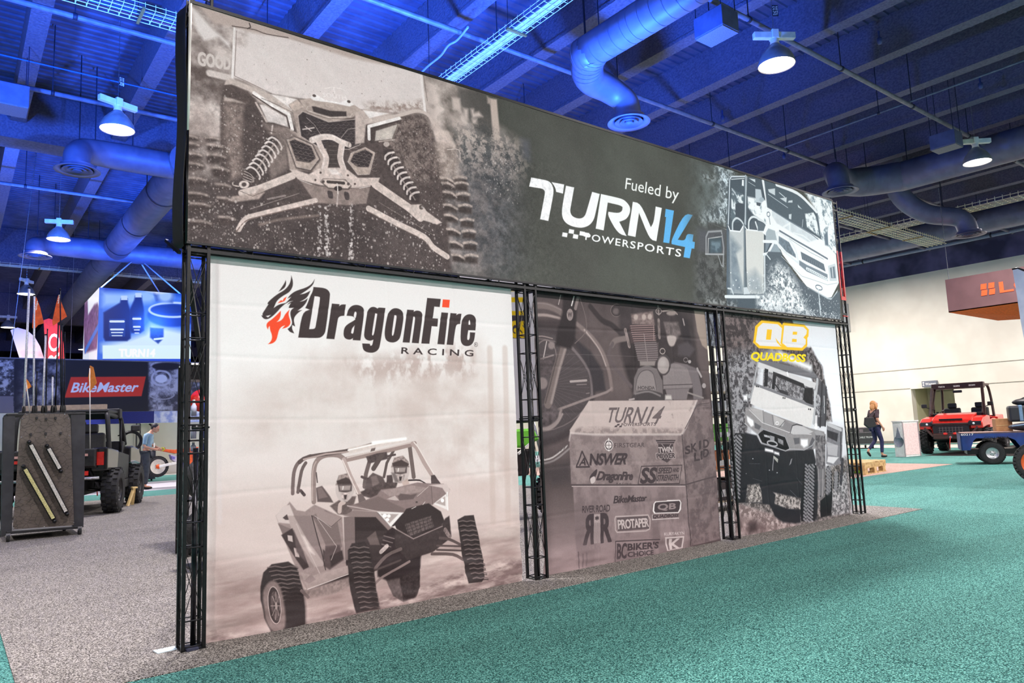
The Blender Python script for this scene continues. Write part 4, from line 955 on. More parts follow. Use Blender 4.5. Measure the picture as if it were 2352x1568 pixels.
    # far rear wheel and belly
    A.poly([(1000, 1090), (1240, 990), (1240, 1150), (1210, 1230), (1120, 1262), (1050, 1220)], (96, 84, 83), soft=1.5, tex=.2, ts=7)
    A.poly([(1100, 1080), (1240, 1000), (1242, 1150), (1200, 1230), (1120, 1255)], (62, 53, 53), soft=2, tex=.25, ts=5)
    A.poly([(400, 1190), (760, 1090), (950, 1010), (1330, 900), (1460, 800), (1300, 560), (760, 640), (700, 1000)], d0, soft=2)
    A.poly([(400, 1180), (740, 1080), (760, 1140), (640, 1200), (430, 1240)], (150, 132, 128), soft=3, tex=.15)
    A.poly([(930, 1000), (1250, 900), (1242, 1020), (1200, 1040), (1100, 1090), (1010, 1110), (940, 1080)], (58, 49, 50), soft=3)
    # roll cage behind
    t = (146, 128, 124)
    A.line([(322, 480), (330, 330), (370, 250), (450, 210)], 26, (120, 104, 102), smooth=4); A.line([(360, 470), (385, 320), (415, 260)], 24, (108, 94, 92), smooth=3)
    A.line([(475, 540), (475, 320), (500, 240), (560, 205), (650, 205), (700, 240)], 34, t, smooth=5); A.line([(465, 530), (467, 320), (490, 250)], 8, (186, 166, 160), smooth=4)
    A.line([(370, 255), (440, 215), (700, 175), (900, 125)], 26, (96, 82, 80), smooth=3); A.line([(400, 235), (560, 195), (720, 180)], 12, (178, 158, 153))
    A.line([(910, 130), (850, 340), (840, 430)], 30, (110, 96, 94)); A.line([(1050, 170), (1000, 260), (980, 360)], 20, (96, 84, 82)); A.line([(1165, 140), (1195, 360)], 30, (112, 98, 95)); A.line([(920, 230), (1060, 200)], 14, d1)
    A.line([(710, 235), (960, 180), (1200, 120)], 34, (156, 136, 131)); A.line([(715, 222), (1190, 110)], 8, (206, 190, 184))
    A.poly([(720, 150), (1130, 75), (1150, 100), (960, 140), (725, 195)], (214, 200, 194), soft=1.5, tex=.06); A.line([(900, 115), (1135, 85)], 20, (250, 247, 245), soft=5); A.line([(720, 168), (1000, 105)], 8, (246, 240, 237))
    # seats
    A.poly([(490, 440), (535, 425), (590, 500), (615, 545), (500, 540)], (98, 85, 84), soft=1.5); A.poly([(500, 445), (530, 435), (575, 505), (510, 520)], (126, 110, 108), soft=1.5)
    A.poly([(860, 370), (900, 330), (970, 360), (1000, 420), (880, 500), (830, 500)], (98, 85, 84), soft=1.5); A.poly([(885, 360), (925, 350), (950, 410), (900, 440)], (124, 108, 106), soft=1.5); A.poly([(1000, 350), (1040, 345), (1050, 430), (1000, 420)], d1, soft=1.5)
    A.poly([(590, 570), (700, 500), (780, 500), (740, 640), (650, 630)], (104, 90, 88), soft=2, tex=.15); A.line([(660, 610), (665, 560), (690, 545)], 30, (196, 176, 170), smooth=3)
    A.poly([(780, 480), (880, 440), (960, 400), (1080, 400), (1060, 460), (900, 520)], (84, 72, 71), soft=2, tex=.2)
    A.poly([(850, 215), (930, 190), (1000, 180), (1010, 230), (870, 265)], d1, soft=1.5, tex=.2, ts=4); A.line([(905, 300), (960, 210)], 34, (92, 80, 78)); A.line([(820, 360), (870, 380)], 18, d1, tex=.3); A.line([(380, 460), (405, 490)], 22, d1, tex=.3); A.line([(492, 330), (500, 400)], 8, d1)
    # helmets
    def helm(cx, cy, w, h, tilt):
        A.ell((cx, cy), w, h, (196, 182, 178), rot=tilt, soft=1.5); A.poly([(cx-w, cy-h*.2), (cx-w*.7, cy-h*.9), (cx+w*.3, cy-h*1.05), (cx+w*.9, cy-h*.6), (cx+w, cy-h*.2)], (150, 134, 130), soft=1.5, tex=.35, ts=5)
        A.poly([(cx-w*.9, cy-h*.5), (cx+w*.1, cy-h*.75), (cx+w*.95, cy-h*.45), (cx+w*.8, cy-h*.25), (cx-w*.8, cy-h*.25)], (78, 66, 65), soft=1.5)
        A.poly([(cx-w*.75, cy-h*.25), (cx+w*.75, cy-h*.28), (cx+w*.7, cy+h*.22), (cx, cy+h*.35), (cx-w*.65, cy+h*.25)], (92, 80, 79), soft=1.5); A.poly([(cx-w*.6, cy-h*.15), (cx+w*.6, cy-h*.18), (cx+w*.5, cy+h*.15), (cx-w*.5, cy+h*.18)], (160, 146, 142), soft=2)
        A.line([(cx-w*.2, cy-h*.1), (cx-w*.25, cy+h*.1)], 8, (220, 210, 206)); A.poly([(cx-w*.55, cy+h*.35), (cx+w*.55, cy+h*.3), (cx+w*.25, cy+h*.98), (cx-w*.2, cy+h*.98)], (184, 168, 164), soft=1.5, tex=.3, ts=6)
        A.poly([(cx-w*.15, cy+h*.5), (cx+w*.2, cy+h*.48), (cx+w*.1, cy+h*.8), (cx-w*.08, cy+h*.8)], (70, 60, 60), soft=1.5)
    helm(700, 440, 68, 102, .15); helm(1098, 310, 66, 98, 0); A.poly([(1032, 330), (1060, 400), (1090, 400), (1060, 330)], (74, 64, 64), soft=3, a=.6)
    A.poly([(1110, 400), (1150, 370), (1165, 410), (1120, 430)], (190, 168, 160), soft=1.5); A.line([(1160, 385), (1240, 385), (1280, 410)], 10, d0, smooth=3); A.line([(1230, 370), (1300, 410)], 6, (220, 208, 204))
    # front hoop
    A.line([(690, 235), (740, 360), (800, 480), (820, 530)], 30, (180, 160, 155)); A.line([(682, 240), (730, 350), (790, 480)], 8, (222, 208, 203))
    A.line([(1185, 120), (1215, 150), (1270, 260), (1340, 370)], 28, (176, 156, 151)); A.line([(1195, 110), (1225, 145), (1345, 350)], 8, (226, 214, 209)); A.poly([(1320, 350), (1345, 345), (1390, 410), (1320, 410)], (84, 72, 72)); A.poly([(790, 490), (820, 480), (865, 550), (800, 560)], (112, 98, 96))
    # body side
    A.poly([(200, 640), (260, 590), (300, 540), (350, 600), (410, 610), (480, 560), (680, 650), (700, 960), (730, 1060), (430, 1180), (380, 1100), (320, 960), (250, 780)], (154, 136, 133), soft=1.5, tex=.05)
    A.poly([(200, 640), (258, 570), (300, 560), (340, 660), (320, 700), (220, 690)], (206, 190, 186), soft=1.5); A.poly([(250, 655), (280, 630), (300, 670), (270, 670)], (84, 72, 72)); A.poly([(285, 640), (330, 640), (520, 900), (560, 1000), (480, 1010), (320, 760)], (178, 160, 156), soft=1.5)
    A.poly([(330, 640), (450, 640), (540, 900), (560, 1000), (420, 800)], (140, 123, 121), soft=1.5); A.poly([(385, 780), (410, 790), (480, 920), (440, 900)], (214, 198, 193), soft=3)
    A.poly([(215, 695), (320, 740), (260, 790)], (128, 112, 110)); A.poly([(240, 780), (320, 730), (440, 1010), (400, 1030), (350, 960)], (72, 61, 61), soft=1.5); A.poly([(285, 780), (320, 785), (325, 830), (290, 820)], (196, 180, 176)); A.poly([(330, 870), (365, 880), (370, 940), (340, 935)], (190, 172, 168)); A.poly([(330, 745), (350, 900), (420, 980), (400, 900)], (98, 84, 84), soft=2)
    A.poly([(460, 640), (490, 690), (560, 850), (545, 920), (580, 980), (680, 860), (640, 650), (560, 600)], (124, 108, 106), soft=1.5); A.poly([(480, 575), (680, 660), (600, 720), (500, 660)], (156, 138, 135), soft=1.5); A.line([(460, 640), (600, 720), (670, 660)], 4, (96, 82, 82)); A.line([(480, 640), (600, 725)], 3, (200, 186, 182))
    A.poly([(540, 880), (585, 930), (575, 960), (540, 955)], (84, 72, 72)); A.poly([(560, 860), (660, 850), (690, 960), (590, 1030), (545, 1000)], (92, 78, 78), soft=2); A.poly([(590, 930), (600, 1010), (690, 950), (680, 890)], (66, 56, 56), soft=2)
    A.line([(460, 640), (530, 900), (560, 1030)], 7, (72, 62, 62)); A.line([(500, 660), (640, 860), (600, 960)], 4, (186, 170, 166)); A.line([(350, 700), (440, 900), (520, 1060)], 4, (200, 184, 180)); A.poly([(380, 1050), (470, 1070), (720, 1000), (730, 1050), (430, 1170)], (168, 150, 146), soft=1.5, tex=.06)
    A.poly([(405, 1110), (455, 1060), (490, 1100), (440, 1130)], (150, 132, 130)); A.line([(430, 1170), (730, 1060)], 6, (212, 198, 194)); A.poly([(690, 650), (770, 640), (775, 860), (730, 960), (700, 960)], (126, 110, 108), soft=1.5); A.poly([(770, 650), (920, 620), (1000, 740), (960, 760), (775, 750)], (60, 51, 51), soft=1.5); A.poly([(780, 750), (1000, 750), (960, 960), (850, 960), (780, 860)], (70, 60, 60), soft=2); A.poly([(860, 800), (920, 750), (950, 850), (880, 850)], (108, 94, 92), soft=1.5)
    # bonnet and nose
    A.poly([(715, 570), (800, 550), (930, 490), (960, 450), (1060, 440), (1220, 400), (1340, 410), (1410, 410), (1455, 450), (1440, 500), (1330, 560), (1180, 600), (1130, 620), (930, 610), (760, 600)], (138, 120, 118), soft=1.5, tex=.05)
    A.poly([(760, 560), (940, 500), (1130, 590), (1120, 615), (930, 608)], (120, 104, 102), soft=2); A.poly([(960, 460), (1180, 420), (1290, 440), (1240, 470), (1020, 500)], (158, 140, 137), soft=1.5, tex=.1); A.poly([(1080, 500), (1100, 480), (1170, 490), (1220, 480), (1190, 520), (1090, 530)], (104, 90, 89), soft=1.5); A.poly([(1000, 520), (1060, 495), (1090, 530), (1060, 530)], (190, 174, 170))
    A.poly([(1300, 420), (1430, 410), (1455, 455), (1440, 500), (1400, 440)], (206, 190, 186), soft=1.5); A.line([(1220, 500), (1300, 430)], 4, (196, 180, 176)); A.line([(1330, 560), (1320, 430)], 3, (90, 78, 78)); A.line([(715, 568), (930, 608), (1130, 622)], 6, (190, 174, 170)); A.poly([(1140, 590), (1300, 550), (1390, 610), (1420, 690), (1180, 810), (1060, 710)], (62, 53, 53), soft=1.5); A.poly([(1130, 700), (1320, 640), (1340, 720), (1160, 790)], (98, 86, 85), soft=1.5, tex=.3, ts=3)
    for i in range(7): A.line([(1140+i*30, 700-i*9), (1165+i*28, 785-i*10)], 3, (58, 50, 50))
    for i in range(3): A.line([(1135+i*8, 720+i*22), (1325+i*4, 655+i*22)], 3, (58, 50, 50))
    A.poly([(690, 640), (760, 600), (925, 612), (1010, 700), (1050, 720), (1010, 745), (920, 650), (780, 650)], (140, 123, 120), soft=1.5); A.poly([(930, 612), (1120, 618), (1030, 722)], (236, 230, 227), soft=1.5); A.poly([(955, 625), (1085, 628), (1020, 695)], (176, 162, 158), soft=1.5); A.ell((985, 640), 16, 14, (250, 248, 246)); A.ell((1015, 642), 14, 13, (245, 242, 240)); A.ell((1005, 668), 14, 12, (245, 242, 240))
    A.poly([(1335, 555), (1430, 480), (1440, 600)], (232, 225, 222), soft=1.5); A.poly([(1350, 548), (1420, 500), (1422, 570)], (178, 164, 160), soft=1.5); A.ell((1400, 530), 12, 14, (250, 248, 246)); A.line([(1435, 470), (1440, 600)], 6, (245, 242, 240))
    A.poly([(1060, 720), (1200, 805), (1400, 700), (1420, 660), (1450, 640), (1465, 790), (1330, 900), (1150, 960), (1060, 860)], (70, 60, 60), soft=2, tex=.1); A.line([(1040, 720), (1190, 806), (1400, 715)], 8, (140, 124, 122)); A.poly([(1040, 720), (1060, 710), (1072, 740)], (220, 208, 204)); A.line([(1180, 590), (1210, 575)], 4, (220, 208, 204)); A.line([(1260, 560), (1275, 540)], 4, (220, 208, 204)); A.ell((1215, 542), 8, 6, (80, 70, 70))
    # suspension
    for i in range(7): A.line([(985-i*4, 770+i*15), (1060-i*6, 790+i*15)], 7, (118, 104, 103) if i % 2 else d0)
    A.line([(960, 900), (1000, 860)], 30, (190, 174, 170), tex=.2); A.line([(910, 1030), (1000, 930), (1100, 880)], 24, (112, 97, 95), smooth=3); A.line([(920, 1140), (980, 1080), (1165, 970)], 18, (140, 122, 119), smooth=3); A.line([(900, 1040), (1100, 960)], 14, (84, 72, 71))
    A.line([(1420, 740), (1450, 790)], 28, (130, 114, 112), tex=.4, ts=4); A.line([(1380, 800), (1450, 810), (1535, 850)], 18, (92, 79, 78), smooth=3); A.line([(1360, 855), (1540, 860)], 12, (92, 79, 78)); A.line([(1360, 885), (1540, 892)], 12, (92, 79, 78)); A.line([(1325, 915), (1480, 920), (1550, 955)], 20, (106, 91, 89), smooth=3)
    # wheels
    def tyre(pts, lug, seed):
        A.poly(pts, (62, 54, 54), soft=1.5, tex=.1)
        for (x, y, w, s) in lug:
            A.line([(x-w, y+s*.2), (x-w*.5, y-s*.4), (x, y+s*.2), (x+w*.5, y-s*.4), (x+w, y+s*.1)], 8, (118, 104, 102), soft=1.2, a=.85); A.line([(x-w, y+s*.2+9), (x+w, y+s*.1+9)], 6, (44, 38, 38), soft=1.2, a=.7)
    tyre([(720, 890), (750, 840), (840, 826), (870, 870), (905, 1000), (930, 1150), (948, 1310), (780, 1345), (750, 1200), (725, 1050)], [(800+i*7, 870+i*36, 70, 16) for i in range(13)], 1)
    A.poly([(880, 900), (905, 1000), (948, 1310), (900, 1320), (880, 1100)], (52, 45, 45), soft=5, a=.6)
    tyre([(1508, 670), (1560, 640), (1625, 635), (1655, 760), (1690, 920), (1702, 1080), (1680, 1115), (1580, 1125), (1560, 1010), (1535, 850)], [(1575+i*8, 680+i*34, 56, 14) for i in range(13)], 2)
    tyre([(90, 1150), (110, 1050), (170, 990), (290, 970), (350, 1010), (400, 1180), (415, 1300), (410, 1430), (330, 1460), (170, 1490), (120, 1380), (92, 1250)], [(250+i*9, 1010+i*30, 110-i*5, 18) for i in range(9)], 3)
    A.poly([(265, 1200), (350, 1130), (400, 1180), (418, 1300), (412, 1435), (270, 1460)], (58, 50, 50), soft=6, a=.85)
    A.poly([(110, 1200), (140, 1130), (190, 1110), (240, 1180), (270, 1330), (262, 1440), (200, 1480), (150, 1440), (118, 1330)], (134, 117, 114), soft=3, tex=.08, smooth=4)
    A.ell((192, 1285), 48, 136, (70, 60, 60), rot=-.1); A.ell((192, 1285), 46, 134, (190, 172, 168), rot=-.1, ring=6); A.ell((200, 1290), 34, 108, (92, 80, 79), rot=-.1, tex=.3)
    A.ell((205, 1290), 18, 46, (54, 46, 46), rot=-.1)
    for a in range(8): A.line([(200+34*math.cos(a*PI/4), 1290+100*math.sin(a*PI/4)), (205, 1290)], 6, (150, 134, 131))
    A.ell((205, 1290), 10, 26, (160, 144, 140), rot=-.1); A.line([(385, 1180), (440, 1230)], 20, (120, 104, 102))
    A.texture([(20, 1470), (170, 1500), (950, 1310), (1240, 1235), (1960, 1080), (1990, 1160), (900, 1400), (0, 1600)], [(188, 170, 165), (124, 106, 104)], ts=16, contrast=4, soft=8, seed=90, ax=3, gain=.7, a=.8)
    return A.grain(5, 6)
def art_moto():
    A = Art(BX[1][0], BX[1][1], BZ0, BZ1, 340, Y=BY, bg=(92, 80, 80))
    A.zoom(1200, 650, 4.48)
    full = [(80, 20), (1960, 240), (2060, 2700), (200, 3050)]
    A.texture(full, [(78, 67, 68), (110, 97, 97)], ts=200, contrast=2, soft=2, seed=91)
    A.grad([(160, 1900), (560, 1900), (1000, 3000), (200, 3050)], (96, 84, 84), (168, 148, 148), (300, 2100), (300, 2950), soft=60)
    A.poly([(80, 20), (1960, 240), (1960, 300), (90, 140)], (66, 60, 62), soft=6, a=.7)
    dk, md, lt, hl = (60, 51, 53), (112, 98, 98), (146, 131, 130), (188, 174, 172)
    # mudguard and front wheel
    A.line([(100, 230), (250, 235), (380, 290), (440, 350)], 60, (126, 111, 109), smooth=5, soft=6); A.line([(100, 205), (250, 215), (400, 275)], 10, lt, smooth=5, soft=4); A.line([(110, 330), (250, 330), (390, 365)], 26, (168, 150, 146), smooth=4, soft=5)
    A.poly([(120, 370), (380, 380), (400, 560), (330, 600), (130, 540)], (72, 62, 64), soft=8)
    A.ell((120, 1050), 640, 640, (74, 65, 67), soft=6); A.ell((120, 1050), 590, 560, (86, 77, 79), soft=6); A.ell((130, 1050), 590, 480, lt, ring=9, soft=3, a=.7)
    A.line([(500, 650), (620, 800), (700, 950), (720, 1160)], 26, (122, 110, 112), smooth=5, soft=4)
    A.line([(560, 420), (700, 540), (820, 700), (890, 900), (920, 1090)], 40, (136, 120, 118), smooth=5, soft=6); A.line([(640, 480), (790, 680), (860, 850)], 12, (190, 172, 168), smooth=5, soft=5)
    A.poly([(520, 560), (700, 700), (830, 900), (860, 1110), (740, 1120), (700, 900), (600, 720)], (66, 60, 64), soft=6); A.line([(920, 1080), (870, 1120), (700, 1180), (370, 1300)], 22, (150, 134, 132), smooth=2, soft=3)
    for i in range(18):
        a = -1.2+i*.14; A.line([(210+60*math.cos(a), 1050+60*math.sin(a)), (180+510*math.cos(a), 1050+430*math.sin(a))], 3, (118, 108, 110), a=.6)
    A.line([(100, 560), (200, 545), (310, 570)], 12, (150, 134, 132), smooth=4); A.ell((240, 760), 110, 175, (140, 125, 124), ring=10, soft=3); A.line([(250, 600), (215, 780)], 12, hl); A.line([(190, 780), (320, 740)], 14, lt); A.poly([(160, 780), (330, 790), (300, 940), (180, 960)], (86, 76, 78), soft=6, tex=.3, ts=14); A.ell((300, 640), 34, 40, lt, soft=3); A.ell((205, 1030), 55, 62, (142, 127, 126), soft=3)
    A.poly([(100, 1200), (250, 1200), (380, 1300), (330, 1480), (160, 1480)], (92, 82, 84), soft=8, tex=.35, ts=16); A.line([(160, 1500), (260, 1490), (360, 1420), (400, 1310)], 30, (150, 135, 133), smooth=5, soft=5)
    A.line([(420, 660), (350, 900), (265, 1240)], 88, (124, 110, 108), soft=3); A.line([(440, 680), (375, 900), (300, 1230)], 22, (164, 148, 145), soft=8); A.line([(385, 660), (240, 1230)], 12, (84, 74, 74), soft=5)
    A.poly([(420, 90), (560, 100), (560, 260), (540, 580), (500, 680), (340, 640), (360, 480), (410, 300)], (54, 47, 49), soft=5); A.line([(400, 90), (370, 220)], 8, hl, soft=2); A.line([(540, 100), (505, 230)], 14, (226, 216, 214), soft=2); A.line([(580, 110), (545, 260)], 34, (136, 121, 119), soft=3)
    A.ell((488, 325), 34, 62, (150, 135, 133)); A.text('W', [(465, 300), (510, 300), (510, 350), (465, 350)], (84, 74, 74), bold=.03); A.line([(590, 150), (650, 350), (650, 500), (540, 620)], 8, (120, 106, 105), smooth=5)
    A.line([(495, 1012), (660, 1000)], 20, (176, 162, 160)); A.line([(560, 1045), (660, 1040)], 10, (130, 118, 118)); A.line([(660, 1135), (690, 1130)], 10, (130, 118, 118))
    # frame and engine
    A.line([(700, 240), (820, 380), (920, 430), (1000, 500)], 50, (58, 50, 52), soft=6, smooth=4); A.ell((970, 280), 62, 68, (62, 54, 56)); A.ell((970, 280), 58, 64, (130, 116, 114), ring=6); A.ell((965, 290), 34, 34, (108, 96, 96), soft=4)
    A.poly([(1000, 220), (1750, 260), (1800, 800), (1900, 1180), (1150, 1190), (1000, 700)], (64, 56, 58), soft=10, tex=.2, ts=40)
    A.line([(920, 640), (960, 590), (1060, 570)], 50, (130, 116, 114), smooth=4, soft=5); A.line([(930, 620), (890, 740), (960, 880), (1120, 1060)], 34, (104, 92, 94), smooth=5, soft=5)
    A.poly([(1120, 320), (1340, 290), (1360, 430), (1200, 430), (1130, 420)], (132, 114, 112), soft=4, tex=.2); A.poly([(1100, 430), (1350, 430), (1370, 600), (1110, 620)], (80, 66, 68), soft=3); A.poly([(1150, 620), (1400, 610), (1390, 800), (1190, 800)], (96, 84, 86), soft=3)
    for i in range(17): A.line([(1110+i*5, 440+i*22), (1352+i*3, 432+i*22)], 7, (168, 140, 138) if i < 8 else (144, 131, 132), soft=1.2, a=.9)
    A.line([(1250, 520), (1285, 800)], 8, (150, 136, 135)); A.line([(1350, 440), (1352, 590)], 6, (170, 146, 142))
    for x, y in ((1168, 350), (1250, 350), (1310, 345)): A.ell((x, y), 22, 30, (184, 166, 160), soft=3)
    A.line([(1060, 480), (1100, 650)], 34, (136, 121, 119), tex=.3, ts=8); A.line([(1400, 380), (1410, 560)], 30, (130, 116, 114), tex=.3, ts=10); A.line([(1395, 240), (1400, 320)], 22, (140, 126, 124), tex=.2); A.ell((1400, 290), 28, 30, (160, 146, 143), ring=8); A.line([(1440, 290), (1540, 280), (1590, 320)], 14, (150, 136, 132), smooth=3)
    A.poly([(1450, 400), (1600, 400), (1630, 520), (1580, 600), (1490, 560)], (108, 97, 97), soft=4, tex=.3, ts=14); A.poly([(1490, 545), (1580, 550), (1560, 640), (1510, 640)], (184, 170, 166), soft=3, smooth=4); A.ell((1530, 310), 50, 24, (150, 136, 132), soft=3); A.poly([(1620, 340), (1700, 380), (1750, 700), (1700, 720), (1640, 520)], (52, 46, 50), soft=6); A.line([(1650, 370), (1665, 430)], 14, (176, 162, 160), soft=4)
    A.poly([(1765, 280), (1870, 290), (1920, 700), (1850, 640), (1800, 500)], (166, 148, 138), soft=3); A.poly([(1600, 640), (1700, 600), (1780, 680), (1720, 760), (1600, 740)], (84, 76, 80), soft=6)
    A.poly([(1440, 860), (1560, 820), (1700, 840), (1760, 1060), (1740, 1080), (1450, 1090)], (140, 129, 130), soft=3, tex=.04); A.poly([(1560, 810), (1700, 840), (1800, 880), (1850, 1100), (1850, 1200), (1760, 1200), (1750, 1040), (1700, 880)], (120, 110, 113), soft=3); A.line([(1450, 1050), (1750, 1040)], 7, (84, 76, 78)); A.poly([(1470, 1090), (1720, 1080), (1690, 1200), (1500, 1200)], (130, 119, 121), soft=3)
    A.line([(1800, 880), (1840, 960)], 22, (176, 166, 166), soft=3); A.ell((1868, 1055), 20, 26, (170, 160, 160)); A.ell((1720, 808), 16, 18, (178, 168, 168)); A.ell((1680, 790), 22, 22, (140, 130, 132), ring=6)
    A.ell((1450, 840), 76, 110, (78, 70, 72)); A.ell((1450, 845), 60, 88, (168, 156, 154), soft=2); A.ell((1440, 820), 36, 50, (184, 172, 170), soft=10); A.ell((1440, 700), 26, 28, (176, 162, 158), ring=8)
    A.poly([(1140, 1200), (1150, 980), (1190, 880), (1280, 840), (1380, 880), (1440, 1000), (1450, 1200)], (122, 112, 113), soft=2, smooth=0); A.poly([(1165, 1100), (1180, 990), (1220, 910), (1290, 890), (1350, 940), (1380, 1100)], (146, 135, 135), soft=3); A.line([(1165, 1100), (1180, 990), (1220, 915), (1290, 893), (1350, 940), (1382, 1100)], 7, (96, 88, 90), smooth=4)
    A.text('HONDA', [(1190, 1058), (1362, 1060), (1364, 1092), (1188, 1092)], (84, 76, 78), bold=.03, a=.9); A.poly([(1205, 800), (1370, 800), (1360, 850), (1210, 850)], (150, 138, 136), soft=3)
    A.poly([(1110, 1200), (1140, 1150), (1200, 1110), (1300, 1095), (1430, 1130), (1480, 1170), (1560, 1200), (1300, 1225)], (76, 69, 71), soft=2, smooth=0); A.line([(1160, 1140), (1300, 1115), (1420, 1160)], 14, (140, 131, 131), smooth=4, soft=5); A.poly([(1470, 1150), (1530, 1155), (1540, 1200), (1470, 1200)], (206, 196, 192), soft=4); A.line([(1700, 1125), (1860, 1180)], 14, (150, 140, 138), soft=3); A.line([(1100, 1200), (1150, 1190)], 14, hl, soft=4)
    A.line([(180, 740), (500, 730), (1300, 760)], 3, (150, 138, 138), a=.5, soft=1.5)
    # ---- toolbox
    A.zoom(1200, 900, 3.564)
    A.line([(150, 305), (230, 300), (290, 250), (330, 180)], 16, (156, 141, 139), smooth=4, soft=4); A.line([(140, 590), (260, 560), (390, 460)], 14, (150, 140, 140), smooth=4, soft=4); A.line([(150, 560), (250, 535), (370, 440)], 12, (196, 186, 184), smooth=4, soft=3)
    for i in range(9): A.line([(165+i*25, 560-i*13), (175+i*25, 540-i*13)], 5, (88, 78, 80))
    A.poly([(160, 620), (390, 560), (400, 740), (250, 760), (160, 700)], (76, 68, 70), soft=16, a=.8)
    A.poly([(1430, 68), (1530, 60), (1570, 300), (1620, 1200), (1380, 1260), (1340, 760), (1305, 350)], (124, 109, 110), soft=1.5, tex=.08, ts=20); A.texture([(1430, 68), (1530, 60), (1570, 300), (1620, 1200), (1380, 1260), (1340, 760), (1305, 350)], [(98, 86, 88), (138, 122, 122)], ts=34, contrast=5, soft=3, seed=94, a=.6, gain=.7)
    A.poly([(390, 330), (1310, 340), (1335, 765), (400, 765), (385, 400)], (140, 124, 124), soft=1.5); A.texture([(390, 360), (1310, 345), (1335, 765), (400, 765)], [(128, 113, 113), (168, 151, 149)], ts=40, contrast=5, soft=4, seed=95, a=.55, gain=.7)
    A.poly([(415, 775), (1340, 765), (1380, 1290), (1100, 1390), (450, 1460)], (136, 120, 121), soft=1.5); A.texture([(415, 775), (1340, 765), (1380, 1290), (1100, 1390), (450, 1460)], [(122, 107, 108), (160, 142, 142)], ts=60, contrast=5, soft=4, seed=96, a=.55, gain=.65, ay=1.6)
    A.poly([(545, 72), (1430, 66), (1380, 200), (1305, 345), (600, 350), (392, 340), (388, 310), (410, 280)], (200, 182, 178), soft=1.5, tex=.03, ts=30); A.texture([(450, 290), (1320, 300), (1305, 345), (400, 345)], [(176, 158, 154), (120, 106, 106)], ts=14, contrast=6, soft=6, seed=97, a=.6)
    A.texture([(1200, 80), (1420, 70), (1330, 290), (1180, 240)], [(200, 182, 178), (140, 124, 122)], ts=20, contrast=9, soft=6, seed=98, a=.45, bias=-.12)
    A.line([(385, 395), (395, 335), (600, 350), (1305, 348), (1335, 300), (1430, 70)], 12, (226, 212, 208), soft=5, a=.6); A.line([(1305, 350), (1340, 765), (1378, 1255)], 9, (84, 74, 76), tex=.2); A.line([(400, 760), (1330, 760), (1500, 710), (1590, 690)], 9, (92, 81, 83)); A.line([(405, 772), (1330, 770)], 5, (196, 180, 178)); A.line([(1440, 100), (1530, 90)], 5, (88, 78, 80)); A.line([(1430, 110), (1330, 300)], 6, (96, 84, 86)); A.line([(1425, 110), (1540, 105), (1560, 300)], 3, (92, 82, 84))
    ik = (78, 68, 71)
    A.text('TURN14', [(712, 126), (1180, 116), (1108, 262), (682, 250)], (104, 92, 94), bold=.012, a=.9, space=.95); A.text('POWERSPORTS', [(810, 255), (1098, 248), (1090, 276), (808, 280)], ik, bold=.02, a=.85, space=1.1)
    for x, y in ((776, 262), (758, 275), (795, 276)): A.poly([(x, y), (x+20, y-2), (x+14, y+12), (x-6, y+12)], ik)
    A.text('FIRSTGEAR', [(752, 418), (1000, 415), (998, 450), (752, 455)], ik, bold=.0, a=.95, space=1.06); A.ell((706, 435), 36, 46, (226, 216, 214), soft=2); A.ell((706, 435), 27, 34, ik, ring=8); A.line([(706, 380), (706, 480)], 9, (236, 228, 226)); A.line([(670, 435), (745, 435)], 6, (150, 136, 136)); A.line([(706, 400), (706, 470)], 4, ik)
    A.text('NSWER', [(545, 505), (870, 500), (845, 592), (552, 600)], ik, bold=.045, shear=.15, space=.92); A.line([(442, 614), (490, 486), (548, 612), (442, 614)], 12, ik); A.text('A', [(478, 540), (535, 535), (520, 600), (465, 604)], ik, bold=.03)
    A.text('DragonFire', [(620, 650), (905, 655), (900, 740), (600, 745)], ik, bold=.045, shear=.15, space=.86, a=.95); A.poly([(610, 630), (600, 690), (560, 740), (552, 690)], ik, smooth=4); A.poly([(590, 690), (596, 730), (565, 750), (555, 710)], (206, 192, 190), smooth=4); A.text('RACING', [(770, 742), (892, 744), (890, 756), (768, 755)], ik, space=1.4, bold=.02)
    A.poly([(1090, 392), (1255, 392), (1240, 420), (1105, 420)], ik); A.poly([(1110, 425), (1235, 425), (1232, 540), (1182, 578), (1120, 540)], ik); A.text('TWIN', [(1112, 452), (1230, 448), (1228, 490), (1116, 494)], (196, 182, 181), bold=.05); A.line([(1098, 408), (1246, 404)], 4, (160, 144, 144)); A.text('POWER', [(1095, 502), (1254, 496), (1252, 542), (1098, 546)], (186, 170, 169), bold=.14); A.text('POWER', [(1097, 504), (1252, 498), (1250, 540), (1100, 544)], ik, bold=.05); A.line([(1140, 425), (1182, 480), (1215, 425)], 5, (170, 155, 155))
    A.line([(975, 608), (1306, 598), (1284, 748), (946, 756), (975, 608)], 6, ik); A.text('SS', [(985, 622), (1105, 618), (1085, 742), (962, 748)], ik, bold=.05); A.text('SPEED', [(1118, 620), (1225, 616), (1222, 664), (1110, 668)], ik, bold=.03, shear=.1); A.text('AND', [(1232, 622), (1284, 620), (1282, 652), (1230, 655)], ik, bold=.03); A.text('STRENGTH', [(1106, 680), (1282, 674), (1276, 722), (1098, 728)], ik, bold=.03, shear=.1); A.line([(1108, 612), (1092, 750)], 5, ik)
    A.text('BikeMaster', [(748, 850), (1022, 840), (1018, 892), (742, 912)], ik, bold=.03, shear=.1, space=.9); A.text('RIVER ROAD', [(488, 932), (718, 920), (716, 978), (490, 990)], ik, bold=.02, space=.92)
